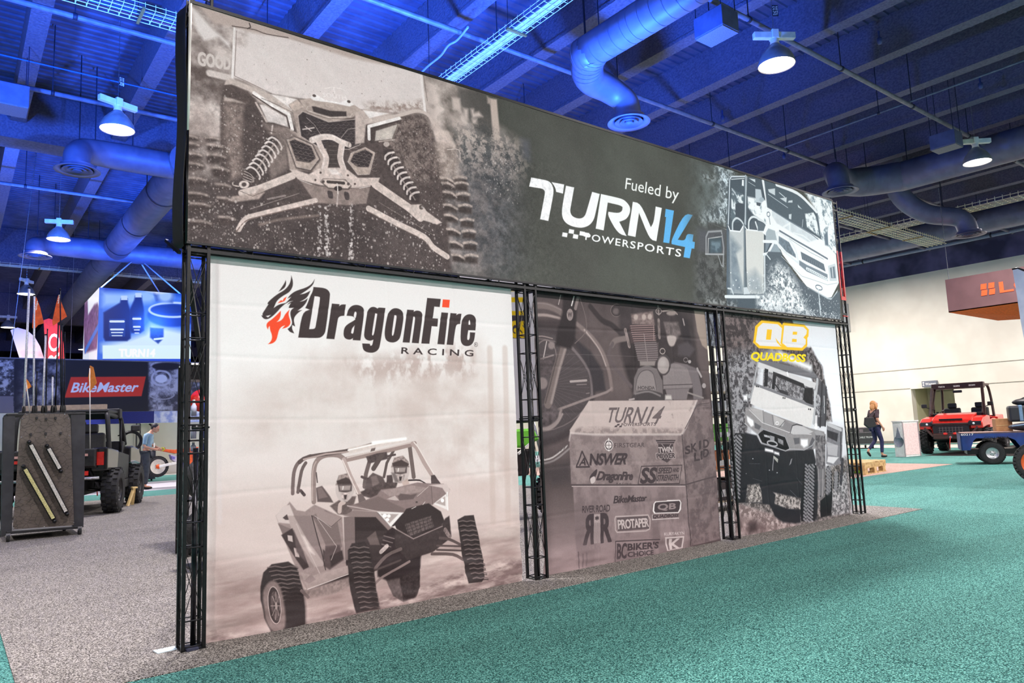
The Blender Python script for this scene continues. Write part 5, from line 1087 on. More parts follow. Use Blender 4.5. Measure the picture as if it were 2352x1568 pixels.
    A.text('R', [(580, 1000), (500, 1010), (500, 1250), (582, 1240)], ik, bold=.04); A.text('R', [(640, 995), (722, 990), (728, 1222), (642, 1234)], ik, bold=.04); A.poly([(584, 1000), (636, 998), (640, 1234), (586, 1240)], (176, 160, 159)); A.text('*', [(594, 1015), (626, 1013), (626, 1048), (594, 1050)], ik, bold=.05)
    for i in range(5): A.line([(592+i*9, 1070), (594+i*9, 1236)], 3, (104, 92, 94))
    A.line([(764, 1020), (1030, 1006), (1046, 1040), (1040, 1120), (1010, 1136), (776, 1148), (762, 1130), (758, 1040), (764, 1020)], 9, (188, 173, 171)); A.poly([(772, 1028), (1028, 1014), (1036, 1118), (782, 1138)], (100, 88, 90)); A.text('PROTAPER', [(778, 1046), (1030, 1030), (1034, 1102), (786, 1124)], (196, 182, 180), bold=.03, space=.9)
    A.poly([(1090, 895), (1180, 890), (1190, 884), (1290, 882), (1302, 905), (1300, 960), (1280, 990), (1080, 996), (1068, 975), (1075, 915)], (232, 224, 222)); A.poly([(1098, 902), (1284, 890), (1294, 905), (1288, 955), (1275, 982), (1090, 988), (1080, 972), (1086, 912)], ik); A.text('QB', [(1112, 918), (1262, 908), (1256, 966), (1110, 974)], (150, 135, 135), bold=.05); A.text('QUADBOSS', [(1070, 1006), (1282, 996), (1278, 1026), (1066, 1038)], ik, bold=.05, shear=.1); A.line([(1066, 1044), (1284, 1032)], 4, (226, 216, 214)); A.line([(1064, 1004), (1064, 1046)], 4, (226, 216, 214))
    A.text('KURYAKYN', [(1160, 1150), (1322, 1140), (1322, 1166), (1160, 1176)], (214, 202, 200), bold=.0); A.poly([(1165, 1188), (1320, 1178), (1315, 1275), (1180, 1300)], (206, 193, 191)); A.poly([(1178, 1200), (1308, 1190), (1302, 1270), (1190, 1292)], (126, 111, 112)); A.text('K', [(1200, 1205), (1292, 1198), (1286, 1276), (1204, 1286)], (206, 193, 191), bold=.05)
    A.text("BIKER'S", [(862, 1240), (1118, 1224), (1112, 1278), (862, 1298)], ik, bold=.05); A.line([(760, 1390), (764, 1222), (1124, 1206)], 7, ik); A.text('BC', [(775, 1240), (855, 1236), (850, 1360), (775, 1370)], ik, bold=.03); A.text('CHOICE', [(862, 1310), (1070, 1292), (1066, 1330), (862, 1352)], ik, bold=.05)
    for i, (t, x, y) in enumerate((('S', 1330, 445), ('K', 1382, 425), ('I', 1446, 405), ('D', 1480, 392), ('L', 1406, 500), ('I', 1460, 488), ('D', 1480, 470))): A.text(t, [(x, y), (x+(14 if t == 'I' else 44), y-8), (x+(14 if t == 'I' else 46), y+58), (x+2, y+66)], ik, bold=.05)
    A.line([(455, 1310), (470, 1440)], 10, ik); A.line([(495, 1330), (500, 1430)], 14, (100, 88, 90)); A.line([(525, 1320), (530, 1420)], 12, (104, 92, 94))
    A.grad([(150, 1150), (450, 1150), (700, 1350), (450, 1500), (150, 1520)], (150, 130, 132), (186, 164, 164), (300, 1200), (300, 1480), soft=70, a0=.2, a1=.7)
    A.c = A.c*0.97-5
    return A.grain(6, 9)
def art_quad():
    A = Art(BX[2][0], BX[2][1], BZ0, BZ1, 300, Y=BY, bg=(214, 216, 222))
    A.zoom(1620, 680, 5.226)
    A.poly([(150, 100), (1600, 300), (1800, 2700), (300, 2950)], (216, 217, 222), soft=1)
    A.grad([(1180, 300), (1560, 330), (1720, 1560), (1300, 1400)], (214, 214, 218), (236, 240, 248), (1400, 350), (1450, 900), soft=20)
    A.texture([(120, 120), (1020, 240), (1060, 330), (1180, 600), (1270, 640), (1240, 900), (640, 800), (560, 1300), (480, 1700), (330, 1800), (200, 1200)], [(70, 64, 66), (124, 112, 112)], ts=20, contrast=5, soft=6, seed=101, gain=.75)
    A.texture([(160, 680), (600, 640), (640, 800), (560, 1300), (480, 1800), (330, 2800), (260, 1600)], [(78, 76, 80), (160, 158, 162)], ts=16, contrast=6, soft=24, seed=102, gain=.8, rot=1)
    for i in range(70):
        x = 200+(i*67 % 380); y = 700+(i*131 % 900); A.line([(x, y), (x+30+(i*13 % 50), y+20-(i*29 % 90))], 3, (178, 176, 180) if i % 3 else (60, 56, 58), a=.55)
    A.texture([(1190, 620), (1270, 610), (1340, 750), (1410, 850), (1430, 1000), (1500, 1300), (1520, 1500), (1420, 1500), (1250, 900)], [(66, 62, 64), (150, 144, 146)], ts=12, contrast=5, soft=6, seed=103, gain=.75)
    A.zoom(1620, 930, 4.753); A.texture([(150, 640), (460, 700), (1300, 700), (1560, 560), (1600, 1230), (900, 1400), (300, 1460), (180, 1200)], [(84, 80, 80), (168, 160, 158)], ts=9, contrast=4, soft=14, seed=120, gain=.8); A.zoom(1620, 680, 5.226)
    # vehicle
    dk, gd, g1, g2, wh = (56, 56, 60), (84, 84, 90), (140, 139, 144), (190, 189, 192), (224, 223, 224)
    A.poly([(700, 860), (1310, 1090), (1300, 1360), (690, 1080)], (118, 117, 121), soft=2); A.texture([(700, 860), (1310, 1090), (1300, 1360), (690, 1080)], [(92, 90, 94), (166, 164, 168)], ts=14, contrast=5, soft=2, seed=104, gain=.8)
    A.poly([(640, 770), (1280, 900), (1460, 1090), (1440, 1130), (1340, 1000), (640, 830)], (104, 103, 108), soft=2); A.poly([(800, 620), (1280, 840), (1285, 880), (640, 740), (700, 650)], (196, 196, 200), soft=10, a=.6); A.poly([(640, 750), (1300, 900), (1360, 980), (1200, 960), (640, 800)], (120, 119, 124), soft=2); A.line([(900, 700), (1260, 860)], 50, (244, 245, 248), soft=22, a=.9)
    A.poly([(630, 785), (1330, 1040), (1315, 1120), (620, 850)], (206, 204, 206), soft=1.5); A.poly([(712, 865), (755, 880), (745, 1085), (705, 1080)], dk); A.poly([(815, 905), (860, 920), (1180, 1050), (1200, 1110), (850, 960), (830, 1120), (798, 1110)], dk, soft=1.5); A.poly([(900, 1120), (990, 1150), (998, 1200), (890, 1170)], (70, 69, 74)); A.line([(830, 1050), (900, 1140)], 14, dk)
    A.poly([(1190, 1100), (1290, 1100), (1290, 1300), (1240, 1310), (1175, 1240)], (52, 51, 55), soft=2, smooth=0); A.line([(630, 790), (540, 1250)], 22, (170, 170, 174)); A.line([(985, 915), (990, 950)], 16, (236, 236, 238))
    A.poly([(590, 1060), (1310, 1330), (1270, 1570), (1200, 1560), (540, 1290), (560, 1180)], (216, 213, 213), soft=1.5, tex=.02); A.line([(590, 1055), (1300, 1325)], 22, (132, 131, 136)); A.line([(1345, 1000), (1300, 1520)], 34, (184, 184, 188), soft=1.5); A.line([(1360, 1000), (1318, 1500)], 6, (110, 109, 114))
    for x, y in ((622, 1082), (945, 1220), (1252, 1355)): A.ell((x-10, y), 7, 10, (50, 50, 54)); A.ell((x+10, y+3), 7, 10, (50, 50, 54))
    A.poly([(1370, 1010), (1460, 1120), (1450, 1560), (1310, 1560), (1320, 1400)], (92, 92, 97), soft=2); A.texture([(1330, 1180), (1400, 1180), (1400, 1450), (1320, 1450)], [(96, 95, 100), (176, 175, 180)], ts=10, contrast=6, soft=2, seed=105); A.line([(1400, 1040), (1380, 1560)], 26, (70, 69, 74)); A.line([(1450, 1100), (1440, 1560)], 14, (64, 63, 68)); A.line([(1425, 1200), (1430, 1400)], 12, (196, 196, 200))
    A.poly([(455, 1190), (500, 1180), (505, 1250), (460, 1250)], (250, 251, 255), soft=6); A.ell((525, 1200), 14, 28, (176, 176, 180)); A.poly([(455, 1180), (470, 1020), (490, 1020), (480, 1180)], (96, 95, 100), soft=4)
    A.zoom(1620, 930, 4.753)
    # rear companion vehicle
    A.poly([(1330, 190), (1500, 250), (1490, 640), (1400, 660), (1320, 640)], (132, 131, 136), soft=2, tex=.1); A.line([(1340, 210), (1480, 270)], 26, (190, 190, 194)); A.poly([(1330, 400), (1450, 440), (1440, 560), (1340, 540)], (176, 175, 179), soft=1.5); A.poly([(1330, 270), (1450, 310), (1440, 400), (1340, 350)], (70, 69, 74), soft=2); A.line([(1480, 300), (1480, 600)], 20, (90, 89, 94), tex=.3); A.poly([(1340, 560), (1460, 570), (1400, 640), (1330, 620)], (210, 209, 212), soft=2)
    # body front
    A.poly([(440, 20), (560, 40), (1140, 250), (1300, 290), (1330, 420), (1190, 480), (900, 520), (560, 310), (430, 200)], (150, 147, 149), soft=1.5, tex=.04)
    A.poly([(480, 20), (640, 60), (640, 200), (560, 140)], (176, 173, 174), soft=1.5); A.poly([(650, 70), (740, 110), (750, 220), (640, 200)], (158, 155, 157), soft=1.5); A.poly([(745, 110), (870, 170), (850, 230), (750, 215)], (184, 181, 182), soft=1.5); A.poly([(870, 170), (960, 220), (920, 300), (840, 250)], (140, 137, 140), soft=1.5)
    A.line([(630, 60), (642, 200)], 5, (88, 87, 92)); A.line([(730, 110), (745, 215)], 5, (88, 87, 92)); A.line([(870, 170), (810, 240)], 5, (88, 87, 92)); A.line([(480, 50), (620, 190), (920, 300), (1160, 320)], 6, (206, 204, 206)); A.ell((783, 198), 16, 16, (232, 231, 233), ring=6)
    A.poly([(920, 300), (960, 220), (1060, 230), (1180, 290), (1120, 320), (960, 320)], (190, 188, 190), soft=1.5); A.line([(925, 310), (950, 225), (1000, 208), (1060, 225)], 7, (70, 69, 74))
    A.poly([(455, 120), (525, 170), (530, 220), (500, 235), (460, 180)], (250, 251, 255), soft=4); A.poly([(540, 190), (610, 230), (590, 270), (540, 250)], (110, 109, 114), soft=1.5)
    A.poly([(960, 360), (1030, 355), (1030, 420), (980, 430)], (110, 109, 114), soft=1.5); A.poly([(1045, 375), (1120, 375), (1120, 440), (1080, 465), (1045, 430)], (250, 251, 255), soft=5); A.poly([(1170, 350), (1200, 380), (1160, 500), (1120, 480)], (104, 103, 108), soft=2)
    # underbody shadow
    A.poly([(430, 300), (560, 330), (610, 420), (880, 500), (1180, 480), (1210, 620), (1050, 1000), (1040, 1300), (800, 1290), (700, 1080), (440, 1060), (330, 700)], (56, 56, 61), soft=3, tex=.04, ts=30)
    A.poly([(640, 270), (620, 262), (870, 345), (920, 480), (880, 500), (620, 410), (575, 320)], (44, 44, 48), soft=1.5); A.line([(575, 318), (618, 258), (870, 345), (925, 478), (875, 500), (618, 412), (575, 318)], 9, (158, 158, 162)); A.poly([(640, 320), (700, 335), (705, 360), (645, 345)], (176, 176, 180), tex=.2); A.poly([(705, 330), (755, 345), (752, 400), (705, 380)], (150, 150, 154)); A.poly([(790, 360), (850, 385), (852, 440), (795, 410)], (140, 140, 144), tex=.3, ts=4); A.ell((730, 420), 55, 26, (170, 170, 174), rot=.25, ring=14)
    A.line([(430, 200), (560, 310), (600, 400)], 10, (176, 175, 180)); A.line([(925, 480), (1080, 490), (1170, 440), (1210, 370)], 9, (160, 160, 164)); A.poly([(655, 470), (740, 490), (745, 520), (655, 500)], (252, 252, 255), soft=4); A.poly([(752, 505), (805, 520), (808, 548), (752, 530)], (252, 252, 255), soft=4)
    A.line([(745, 560), (735, 710)], 10, (150, 150, 155)); A.poly([(745, 550), (795, 590), (790, 630), (745, 580)], (170, 170, 165)); A.poly([(935, 590), (950, 580), (935, 640), (915, 660)], (140, 140, 145))
    for x, y in ((447, 748), (700, 710), (785, 738), (520, 585)): A.ell((x, y), 6, 6, (190, 190, 195))
    A.line([(480, 640), (600, 640)], 2, (110, 110, 116)); A.line([(520, 800), (620, 830)], 2, (110, 110, 116)); A.line([(1000, 790), (1060, 870)], 2, (120, 120, 126)); A.line([(930, 930), (1060, 1060)], 6, (90, 90, 96))
    # pillar / snorkel column
    A.poly([(1205, 300), (1315, 320), (1310, 680), (1300, 1000), (1240, 1040), (1215, 800), (1205, 620)], (122, 120, 123), soft=1.5); A.texture([(1205, 300), (1315, 320), (1310, 700), (1215, 700)], [(96, 94, 98), (140, 137, 140)], ts=12, contrast=4, soft=3, seed=107); A.poly([(1190, 290), (1240, 280), (1320, 330), (1210, 330)], (160, 158, 161), soft=1.5)
    A.line([(1235, 700), (1245, 1010)], 14, (150, 147, 149)); A.line([(1285, 700), (1280, 990)], 14, (158, 155, 157)); A.ell((1258, 995), 8, 8, (70, 70, 74)); A.poly([(1200, 110), (1225, 110), (1222, 240), (1195, 220)], (216, 214, 217), soft=2); A.ell((1210, 232), 16, 26, (250, 251, 255), soft=6)
    # ground gravel
    A.texture([(460, 870), (590, 860), (620, 960), (620, 1060), (440, 1060)], [(92, 88, 88), (190, 184, 180)], ts=9, contrast=5, soft=3, seed=108, gain=.8)
    A.texture([(740, 950), (780, 960), (1050, 1020), (1050, 1140), (900, 1130), (760, 1080)], [(88, 84, 84), (184, 178, 175)], ts=9, contrast=5, soft=3, seed=109, gain=.8); A.poly([(615, 880), (740, 950), (770, 980), (750, 1085), (640, 1080)], (60, 60, 65), soft=2)
    A.texture([(1380, 950), (1540, 700), (1580, 1180), (1380, 1210)], [(96, 95, 98), (190, 188, 190)], ts=9, contrast=4, soft=4, seed=110, gain=.8)
    A.texture([(260, 1050), (440, 1100), (700, 1180), (850, 1280), (1040, 1300), (700, 1400), (340, 1430), (240, 1400)], [(126, 113, 112), (186, 172, 170)], ts=14, contrast=5, soft=5, seed=111, gain=.75)
    A.texture([(340, 1200), (640, 1290), (700, 1380), (350, 1425)], [(118, 104, 104), (176, 160, 158)], ts=50, contrast=4, soft=14, seed=112); A.poly([(480, 1300), (560, 1260), (560, 1370), (480, 1400)], (86, 76, 77), soft=10)
    A.texture([(1000, 1290), (1200, 1260), (1580, 1180), (1585, 1215), (1000, 1315)], [(150, 142, 140), (96, 92, 92)], ts=10, contrast=4, soft=4, seed=113)
    # tyres with block tread
    def tyre(pts, x0, y0, x1, y1, w, n):
        A.poly(pts, (50, 50, 54), soft=1.5)
        for i in range(n):
            t = i/(n-1); x = x0+(x1-x0)*t; y = y0+(y1-y0)*t
            for k, dx in enumerate((-.62, -.02, .55)):
                xx = x+dx*w; A.line([(xx-w*.26, y-9+(8 if k == 1 else 0)), (xx+w*.2, y+16+(8 if k == 1 else 0))], 17, (148, 147, 151), soft=1.5, a=.9, tex=.1); A.line([(xx-w*.2, y+5), (xx-w*.02, y-16)], 9, (130, 129, 133), soft=1.5, a=.9)
    tyre([(240, 480), (290, 360), (330, 305), (420, 310), (450, 350), (420, 500), (400, 700), (390, 900), (440, 1060), (340, 1070), (250, 900)], 350, 340, 330, 1000, 62, 17)
    A.poly([(390, 560), (450, 420), (450, 1060), (400, 1040)], (54, 54, 59), soft=14, a=.9)
    tyre([(1060, 900), (1070, 700), (1105, 640), (1160, 625), (1215, 660), (1225, 760), (1225, 1200), (1200, 1260), (1050, 1270), (1040, 1100)], 1148, 660, 1128, 1250, 60, 16)
    A.poly([(1190, 700), (1226, 700), (1226, 1250), (1196, 1262)], (60, 60, 65), soft=6, a=.8)
    tyre([(1320, 680), (1345, 660), (1380, 720), (1388, 1000), (1375, 1200), (1262, 1225), (1258, 1050), (1310, 1000)], 1350, 690, 1345, 960, 30, 8)
    A.poly([(1258, 1040), (1385, 940), (1378, 1200), (1262, 1225)], (46, 46, 50), soft=5, a=.9)
    tyre([(1390, 900), (1410, 760), (1440, 710), (1465, 740), (1450, 900), (1430, 940)], 1432, 740, 1425, 900, 20, 6); A.line([(1500, 600), (1480, 850)], 40, (76, 75, 80), soft=4, tex=.3)
    A.c[:] = np.clip((A.c-128)*1.14+118, 0, 255); A.poly([(1440, 690), (1560, 640), (1700, 1560), (1530, 1560)], (236, 240, 247), soft=14, a=.0)
    # ---- yellow lettering
    A.zoom(1620, 680, 5.226); Y = (240, 186, 22); I = (222, 220, 222)
    A.poly([(676, 285), (888, 305), (925, 345), (940, 312), (1190, 340), (1244, 400), (1240, 480), (1226, 500), (1224, 600), (1165, 655), (640, 625), (574, 555), (600, 360)], Y)
    A.poly([(690, 320), (870, 335), (924, 385), (905, 560), (920, 608), (655, 595), (606, 545), (630, 375)], I); A.poly([(742, 398), (800, 402), (785, 522), (728, 520)], Y); A.poly([(840, 500), (930, 610), (900, 600), (860, 550)], Y)
    A.poly([(950, 350), (1180, 368), (1222, 410), (1216, 455), (1180, 495), (1208, 520), (1205, 575), (1160, 620), (985, 612), (925, 560)], I); A.poly([(1055, 425), (1105, 428), (1102, 462), (1050, 460)], Y); A.poly([(1045, 512), (1098, 515), (1095, 550), (1040, 548)], Y)
    A.text('QUADBOSS', [(555, 670), (1205, 700), (1198, 806), (545, 780)], (250, 214, 20), bold=.055, shear=.08, space=.98)
    A.grad([(1540, 320), (1570, 320), (1720, 1560), (1690, 1560)], (226, 228, 234), (238, 240, 246), (1550, 330), (1700, 1500), soft=2, a0=.6, a1=.6)
    return A.grain(6, 14)
# ================================================================== hang the printed cloths
def hdr_disp(U, V):
    n = fold_noise(U.shape[1]-1, U.shape[0]-1, 40, 5, 4, .6, 2.0)
    return 0.010*np.sin(PI*V)*np.sin(PI*U)+0.012*(n-.5)-0.006*np.exp(-((U-.505)/.004)**2)*(1-V*.4)
o = sheet('header_banner', (1.145, 4.78), (9.235, 4.78), 2.51, 4.135, 300, 60, print_mat('header_print', art_header().image('header_print'), 0.55, sheen=1), hdr_disp)
tag(o, 'wide header banner, white and blue lettering between a muddy buggy front and a splashing vehicle', 'banner')
# stitched hems and spring tubes of the header cloth
B().box2((1.14, 4.775, 4.125), (9.24, 4.79, 4.147)).build('hem_tube', BLK, o)
B().box2((1.14, 4.775, 2.50), (9.24, 4.79, 2.515)).build('hem_tube', BLK, o)
def low_disp(seed, fold=0.022):
    def f(U, V):
        nx, nz = U.shape[1]-1, U.shape[0]-1
        a = fold_noise(nx, nz, 60, seed, 4, 1.4, .7); b = fold_noise(nx, nz, 26, seed+3, 4, 2.2, .5); c = fold_noise(nx, nz, 18, seed+5, 4, 1.0, 1.0, )
        low = np.clip(1-V*3.2, 0, 1)**1.4
        ridge = np.abs(c-.5)*2
        crease = sum(-0.0035*np.exp(-((V-z+0.004*np.sin(U*7+z*9))/.004)**2) for z in (.2, .36, .55, .72, .86))
        vert = sum(-0.002*np.exp(-((U-u)/.004)**2) for u in (.27, .52, .76))
        return 0.010*(a-.5)+fold*low*(b-.5)*2+0.006*(ridge-.3)*np.clip(1-np.abs(V-.45)*2.2, 0.15, 1)+crease+vert
    return f
LBL = ('white banner with a dragon head logo and an open buggy with two helmeted riders', 'grey-brown banner with a motorcycle engine above a logo-covered toolbox', 'grey banner with two big yellow-outlined letters above a cabbed off-road vehicle')
for k, fn in enumerate((art_dragon, art_moto, art_quad)):
    nm = ('dragon_print', 'moto_print', 'quad_print')[k]
    o = sheet('hanging_banner', (BX[k][0], BY), (BX[k][1], BY), BZ0, BZ1, 220, 220, print_mat(nm, fn().image(nm), 0.42, sheen=1), low_disp(20+k*7, (.045, .026, .010)[k]))
    tag(o, LBL[k], 'banner')
    B().box2((BX[k][0], BY-0.008, 2.485), (BX[k][1], BY+0.008, 2.505)).build('top_rod', STEEL, o)
    cl = mat('grip_clip', (40, 40, 44), 0.4)
    for j in range(5):
        x = BX[k][0]+(BX[k][1]-BX[k][0])*(j+.5)/5
        B().box((x, BY, 2.50), (0.03, 0.03, 0.03)).build('clip', cl, o)
# ================================================================== roof services: ducts, diffusers, pipes, trays, lamps
def duct_mat():
    m = mat('duct_paint', (108, 108, 132), 0.5, 0.2, (96, 96, 120), 3)
    return m
DUCT = duct_mat(); SEAM = mat('duct_seam', (30, 32, 52), 0.6)
def smooth_path(pts, n=6):
    q = Art.curve(np.array([tuple(p) for p in pts], float), n, False)
    return [Vector(p) for p in q]
def duct(label, pts, r, neck=None, bands=()):
    t = thing('air_duct', label, 'duct', pts[0]); o0 = Vector(pts[0])
    path = [p-o0 for p in smooth_path(pts)]
    n_ = len(path); k_n = 20; rr = [r if neck is None else r+(neck-r)*min(1, max(0, (i-(n_-1-k_n))/(k_n*.55))) for i in range(n_)]
    B().tube(path, rr, 20).build('duct_run', DUCT, t)
    # spiral lock seams as fine raised rings
    b = B(); acc = 0.0
    for a, c in zip(path[:-1][:(n_-k_n if neck else n_)], path[1:]):
        L = (c-a).length; s = 0.0
        while s+acc < 1e9 and s < L:
            if (a+o0-CAM).length < 26 and s+0.001 < L:
                d = (c-a).normalized(); p = a+d*s; b.tube([p-d*0.006, p+d*0.006], r+0.006, 20, caps=False)
            s += 0.22
    if b.v: o = b.build('seam_rings', DUCT, t, recalc=False); o['kind'] = 'stuff'
    for y in bands:
        B().tube([Vector((0, y-0.03-o0.y, 0)), Vector((0, y+0.03-o0.y, 0))], r+0.012, 20, caps=False).build('band', SEAM, t)
    for p in path[1:-1:7]:
        if (p+o0).z > 7: B().tube([p+Vector((0.01, 0, r)), Vector((p.x, p.y, DECK_Z-.06-o0.z))], 0.012, 5).build('hanger', SEAM, t)
    return t
def diffuser(p, r, label):
    t = thing('ceiling_diffuser', label, 'air vent', p)
    B().lathe([(r*.70, 0.10), (r*.72, 0.03), (r*1.0, 0.0), (r*1.0, 0.015), (r*.74, 0.05), (r*.74, 0.12)], n=40).build('flange', DUCT, t)
    for k, (a, b_, z) in enumerate(((.66, .50, .0), (.44, .30, -.012), (.22, .14, -.02))):
        B().lathe([(r*b_, 0.07+z), (r*a, 0.0+z), (r*a, 0.012+z), (r*(b_-.02), 0.085+z)], n=36).build('cone_ring', DUCT, t)
    B().lathe([(0.001, 0.03), (r*.13, 0.03)], n=24).build('core', SEAM, t)
    B().lathe([(0.001, 0.11), (r*.72, 0.11)], n=24).build('throat', SEAM, t)
    return t
c3 = on_z(365, 452, 7.55)
duct('fat round duct running from the left tower into the distance', [(c3.x, 16.8, 7.55), (c3.x, 19.4, 7.55), (c3.x, 26, 7.55), (c3.x, 33, 7.5), (c3.x, 42, 7.5), (c3.x, 58, 7.5)], 0.40, bands=(19.2, 22.4, 25.0, 28, 38, 41, 44))
duct('branch duct curving down to the vent left of the left tower', [(c3.x, 17.18, 7.5), (3.2, 17.18, 7.5), (2.48, 17.18, 7.5), (2.0, 16.95, 7.4), (1.84, 16.62, 7.15), (1.84, 16.55, 6.87)], 0.29, .25)
duct('blue-lit cross duct below the second lamp on the left', [(9.7, 25.85, 7.45), (c3.x, 25.85, 7.45), (2.7, 25.85, 7.45), (2.05, 25.6, 7.35), (1.78, 25.0, 7.15), (1.78, 24.85, 6.87)], 0.33, .26)
duct('round duct bending down above the middle of the header banner', [(7.85, -3.0, 7.2), (7.85, 6.9, 7.2), (7.87, 7.75, 7.17), (8.25, 8.22, 7.08), (8.75, 8.25, 7.0), (9.02, 8.15, 6.8), (9.03, 8.10, 6.47)], 0.27, .22)
duct('round duct ending above the right end of the header banner', [(20.96, -3, 7.9), (20.96, 7.38, 7.9), (20.8, 8.94, 7.9), (19.9, 9.78, 7.85), (18.7, 9.5, 7.8), (18.0, 9.11, 7.5), (17.91, 9.02, 7.08)], 0.41, .26)
duct('short bent duct above the long cable tray on the right', [(22.3, 9.6, 9.2), (22.4, 9.5, 7.9), (22.8, 9.0, 7.2), (23.4, 8.3, 6.95), (23.47, 8.13, 6.47)], 0.30, .27)
duct('long dull duct close to the right-hand wall', [(28.9, -3, 8.0), (28.9, 12, 8.0), (28.9, 30, 8.0)], 0.42)
diffuser((1.84, 16.51, 6.8), 0.42, 'round ceiling vent left of the left tower, near the bright lamp')
diffuser((1.78, 24.8, 6.8), 0.43, 'round blue-lit ceiling vent at the far left above the cable tray')
diffuser((9.03, 8.10, 6.4), 0.365, 'round ceiling vent above the middle of the header banner')
diffuser((17.91, 9.02, 7.0), 0.44, 'round ceiling vent above the right end of the header')
diffuser((23.47, 8.13, 6.4), 0.44, 'round ceiling vent over the right-hand cable tray')
# sprinkler pipes along x
PIPE = mat('pipe_paint', (118, 116, 134), 0.5, 0.1, (100, 98, 118), 6)
def pipe(label, a, b, r, name='sprinkler_pipe', step=3.0, drops=True, m=PIPE):
    a, b = Vector(a), Vector(b); o = B().tube([(0, 0, 0), b-a], r, 10).build(name, m); o.location = a; tag(o, label, 'pipe')
    L = (b-a).length; d = (b-a).normalized(); s = 1.2
    while drops and s < L:
        p = d*s; B().tube([p, p+Vector((0, 0, DECK_Z-.06-a.z))], 0.010, 5).build('hanger', SEAM, o); B().tube([p-d*.03, p+d*.03], r+.012, 10).build('clamp', SEAM, o); s += step
    return o
for y, lab in ((6.55, 'thick pipe crossing the upper right behind the two lamps'), (9.60, 'pipe passing behind the duct above the header'), (12.6, 'pipe across the top left corner beside the wire tray'), (15.73, 'pipe passing behind the nearest left lamp'), (21.97, 'pipe passing above the second left lamp')):
    pipe(lab, (-6, y, 8.0), (32, y, 8.0), 0.045, step=3.05)
pa, pb = on_z(1677.6, 383.7, 8.05), on_z(2352, 134.7, 8.05)
pipe('thin conduit running lengthwise across the right-hand ceiling', (pa.x, 2, 8.05), (pa.x, 30, 8.05), 0.02, 'conduit', 4.0)
for i, (x, z) in enumerate(((31.6, 8.0), (31.2, 8.1), (30.5, 8.15))):
    pipe('%s pipe along the top of the right-hand wall' % ('lowest', 'middle', 'highest')[i], (x, -6, z), (x, 40, z), (0.08, 0.05, 0.05)[i], 'service_pipe', 5.0, m=mat('wall_pipe', (120, 128, 156), 0.5, 0.1))
p0, p1 = on_z(0, 125, 8.45), on_z(398, 218, 8.45)
pipe('thin bright blue cable strung below the roof at upper left', (p0.x-2, p0.y, 8.45), (p1.x+2, p1.y, 8.45), 0.012, 'cable', drops=False, m=mat('blue_cable', (30, 110, 230), 0.5))
cz = [on_z(x, y, 7.9) for x, y in ((1075, 62), (1050, 92), (1030, 104), (1012, 128), (985, 150), (962, 172))]
o = B().tube(smooth_path(cz), 0.02, 8).build('flexible_conduit', mat('flex', (150, 160, 190), 0.5)); tag(o, 'pale flexible conduit looping above the header banner', 'conduit')
# wire basket cable trays
TRAY = mat('tray_wire', (232, 224, 196), 0.5, 0.0, (216, 206, 172), 4); TRAYB = mat('tray_spine', (205, 208, 222), 0.5, 0.2, (180, 184, 200), 9)
def tray(label, a, b, w=0.34, h=0.10, step=0.16, spine=False, loaded=True, wr=1.0):
    a, b = Vector(a), Vector(b); d = (b-a); L = d.length; d.normalize(); s = Vector((-d.y, d.x, 0)); t = thing('cable_tray', label, 'cable tray', a)
    up = Vector((0, 0, 1))
    for k in range(5):
        q = s*(w*(k/4.0-.5)); B().tube([q, q+d*L], 0.0055*wr, 5).build('long_wire', TRAY, t)
    for k in (-1, 1):
        q = s*(w/2*k)+up*h*.7; B().tube([q, q+d*L], 0.0045*wr, 5).build('long_wire', TRAY, t)
    c = B(); n = int(L/step)
    for i in range(n):
        p = d*(step*i)
        c.tube([p-s*(w/2-.012)+up*h*1.05, p-s*(w/2)+up*h*.9, p-s*w/2, p+s*w/2, p+s*(w/2)+up*h*.9, p+s*(w/2-.012)+up*h*1.05], 0.005*wr, 4)
    o = c.build('cross_wires', TRAY, t, recalc=False); o['kind'] = 'stuff'
    if spine: B().box(d*L/2+up*0.02, (0.16 if abs(d.y) > .5 else L, L if abs(d.y) > .5 else 0.16, 0.02)).build('spine', TRAYB, t)
    if loaded:
        for k in range(4):
            q = s*(w*(.28-.16*k))+up*0.028; pts = [q+d*(L*j/14.0)+s*(.02*math.sin(j*1.7+k*2)) for j in range(15)]
            B().tube(pts, 0.016, 6).build('cable', mat(('cable_red', 'cable_teal', 'cable_dark', 'cable_grey')[k], ((120, 48, 60), (60, 130, 170), (46, 46, 70), (130, 128, 140))[k], 0.6), t)
    for k in range(int(L/2.4)):
        p = d*(1.2+2.4*k); B().tube([p+s*w/2, p+s*w/2+up*(DECK_Z-.1-a.z)], 0.006, 5).build('hanger', SEAM, t); B().box(p-up*.015, (w+.06 if abs(d.y) > .5 else .04, .04 if abs(d.y) > .5 else w+.06, .03)).build('strut', mat('brass_strut', (150, 126, 70), 0.5, .4), t)
    return t
tray('hooked wire cable tray hanging just above the header banner', (6.95, 2.5, 7.6), (6.95, 14.0, 7.6), spine=True, loaded=False)
tray('white wire cable tray crossing the top left corner of the view', (-4.0, 11.27, 7.6), (5.4, 11.27, 7.6), w=0.42, step=0.14)
tray('long wire cable tray along the far girder on the left', (-6, 31.4, 7.85), (12, 31.4, 7.85), step=0.3)
tray('yellowish wire cable tray running lengthwise at right', (24.5, 3.0, 7.4), (24.5, 15.0, 7.4), w=0.62, step=0.2, wr=2.2, h=.14)
tray('yellowish wire cable tray crossing the lengthwise tray at right', (20.5, 10.95, 7.38), (28.5, 10.95, 7.38), w=0.62, step=0.16, loaded=False, wr=2.2, h=.14)
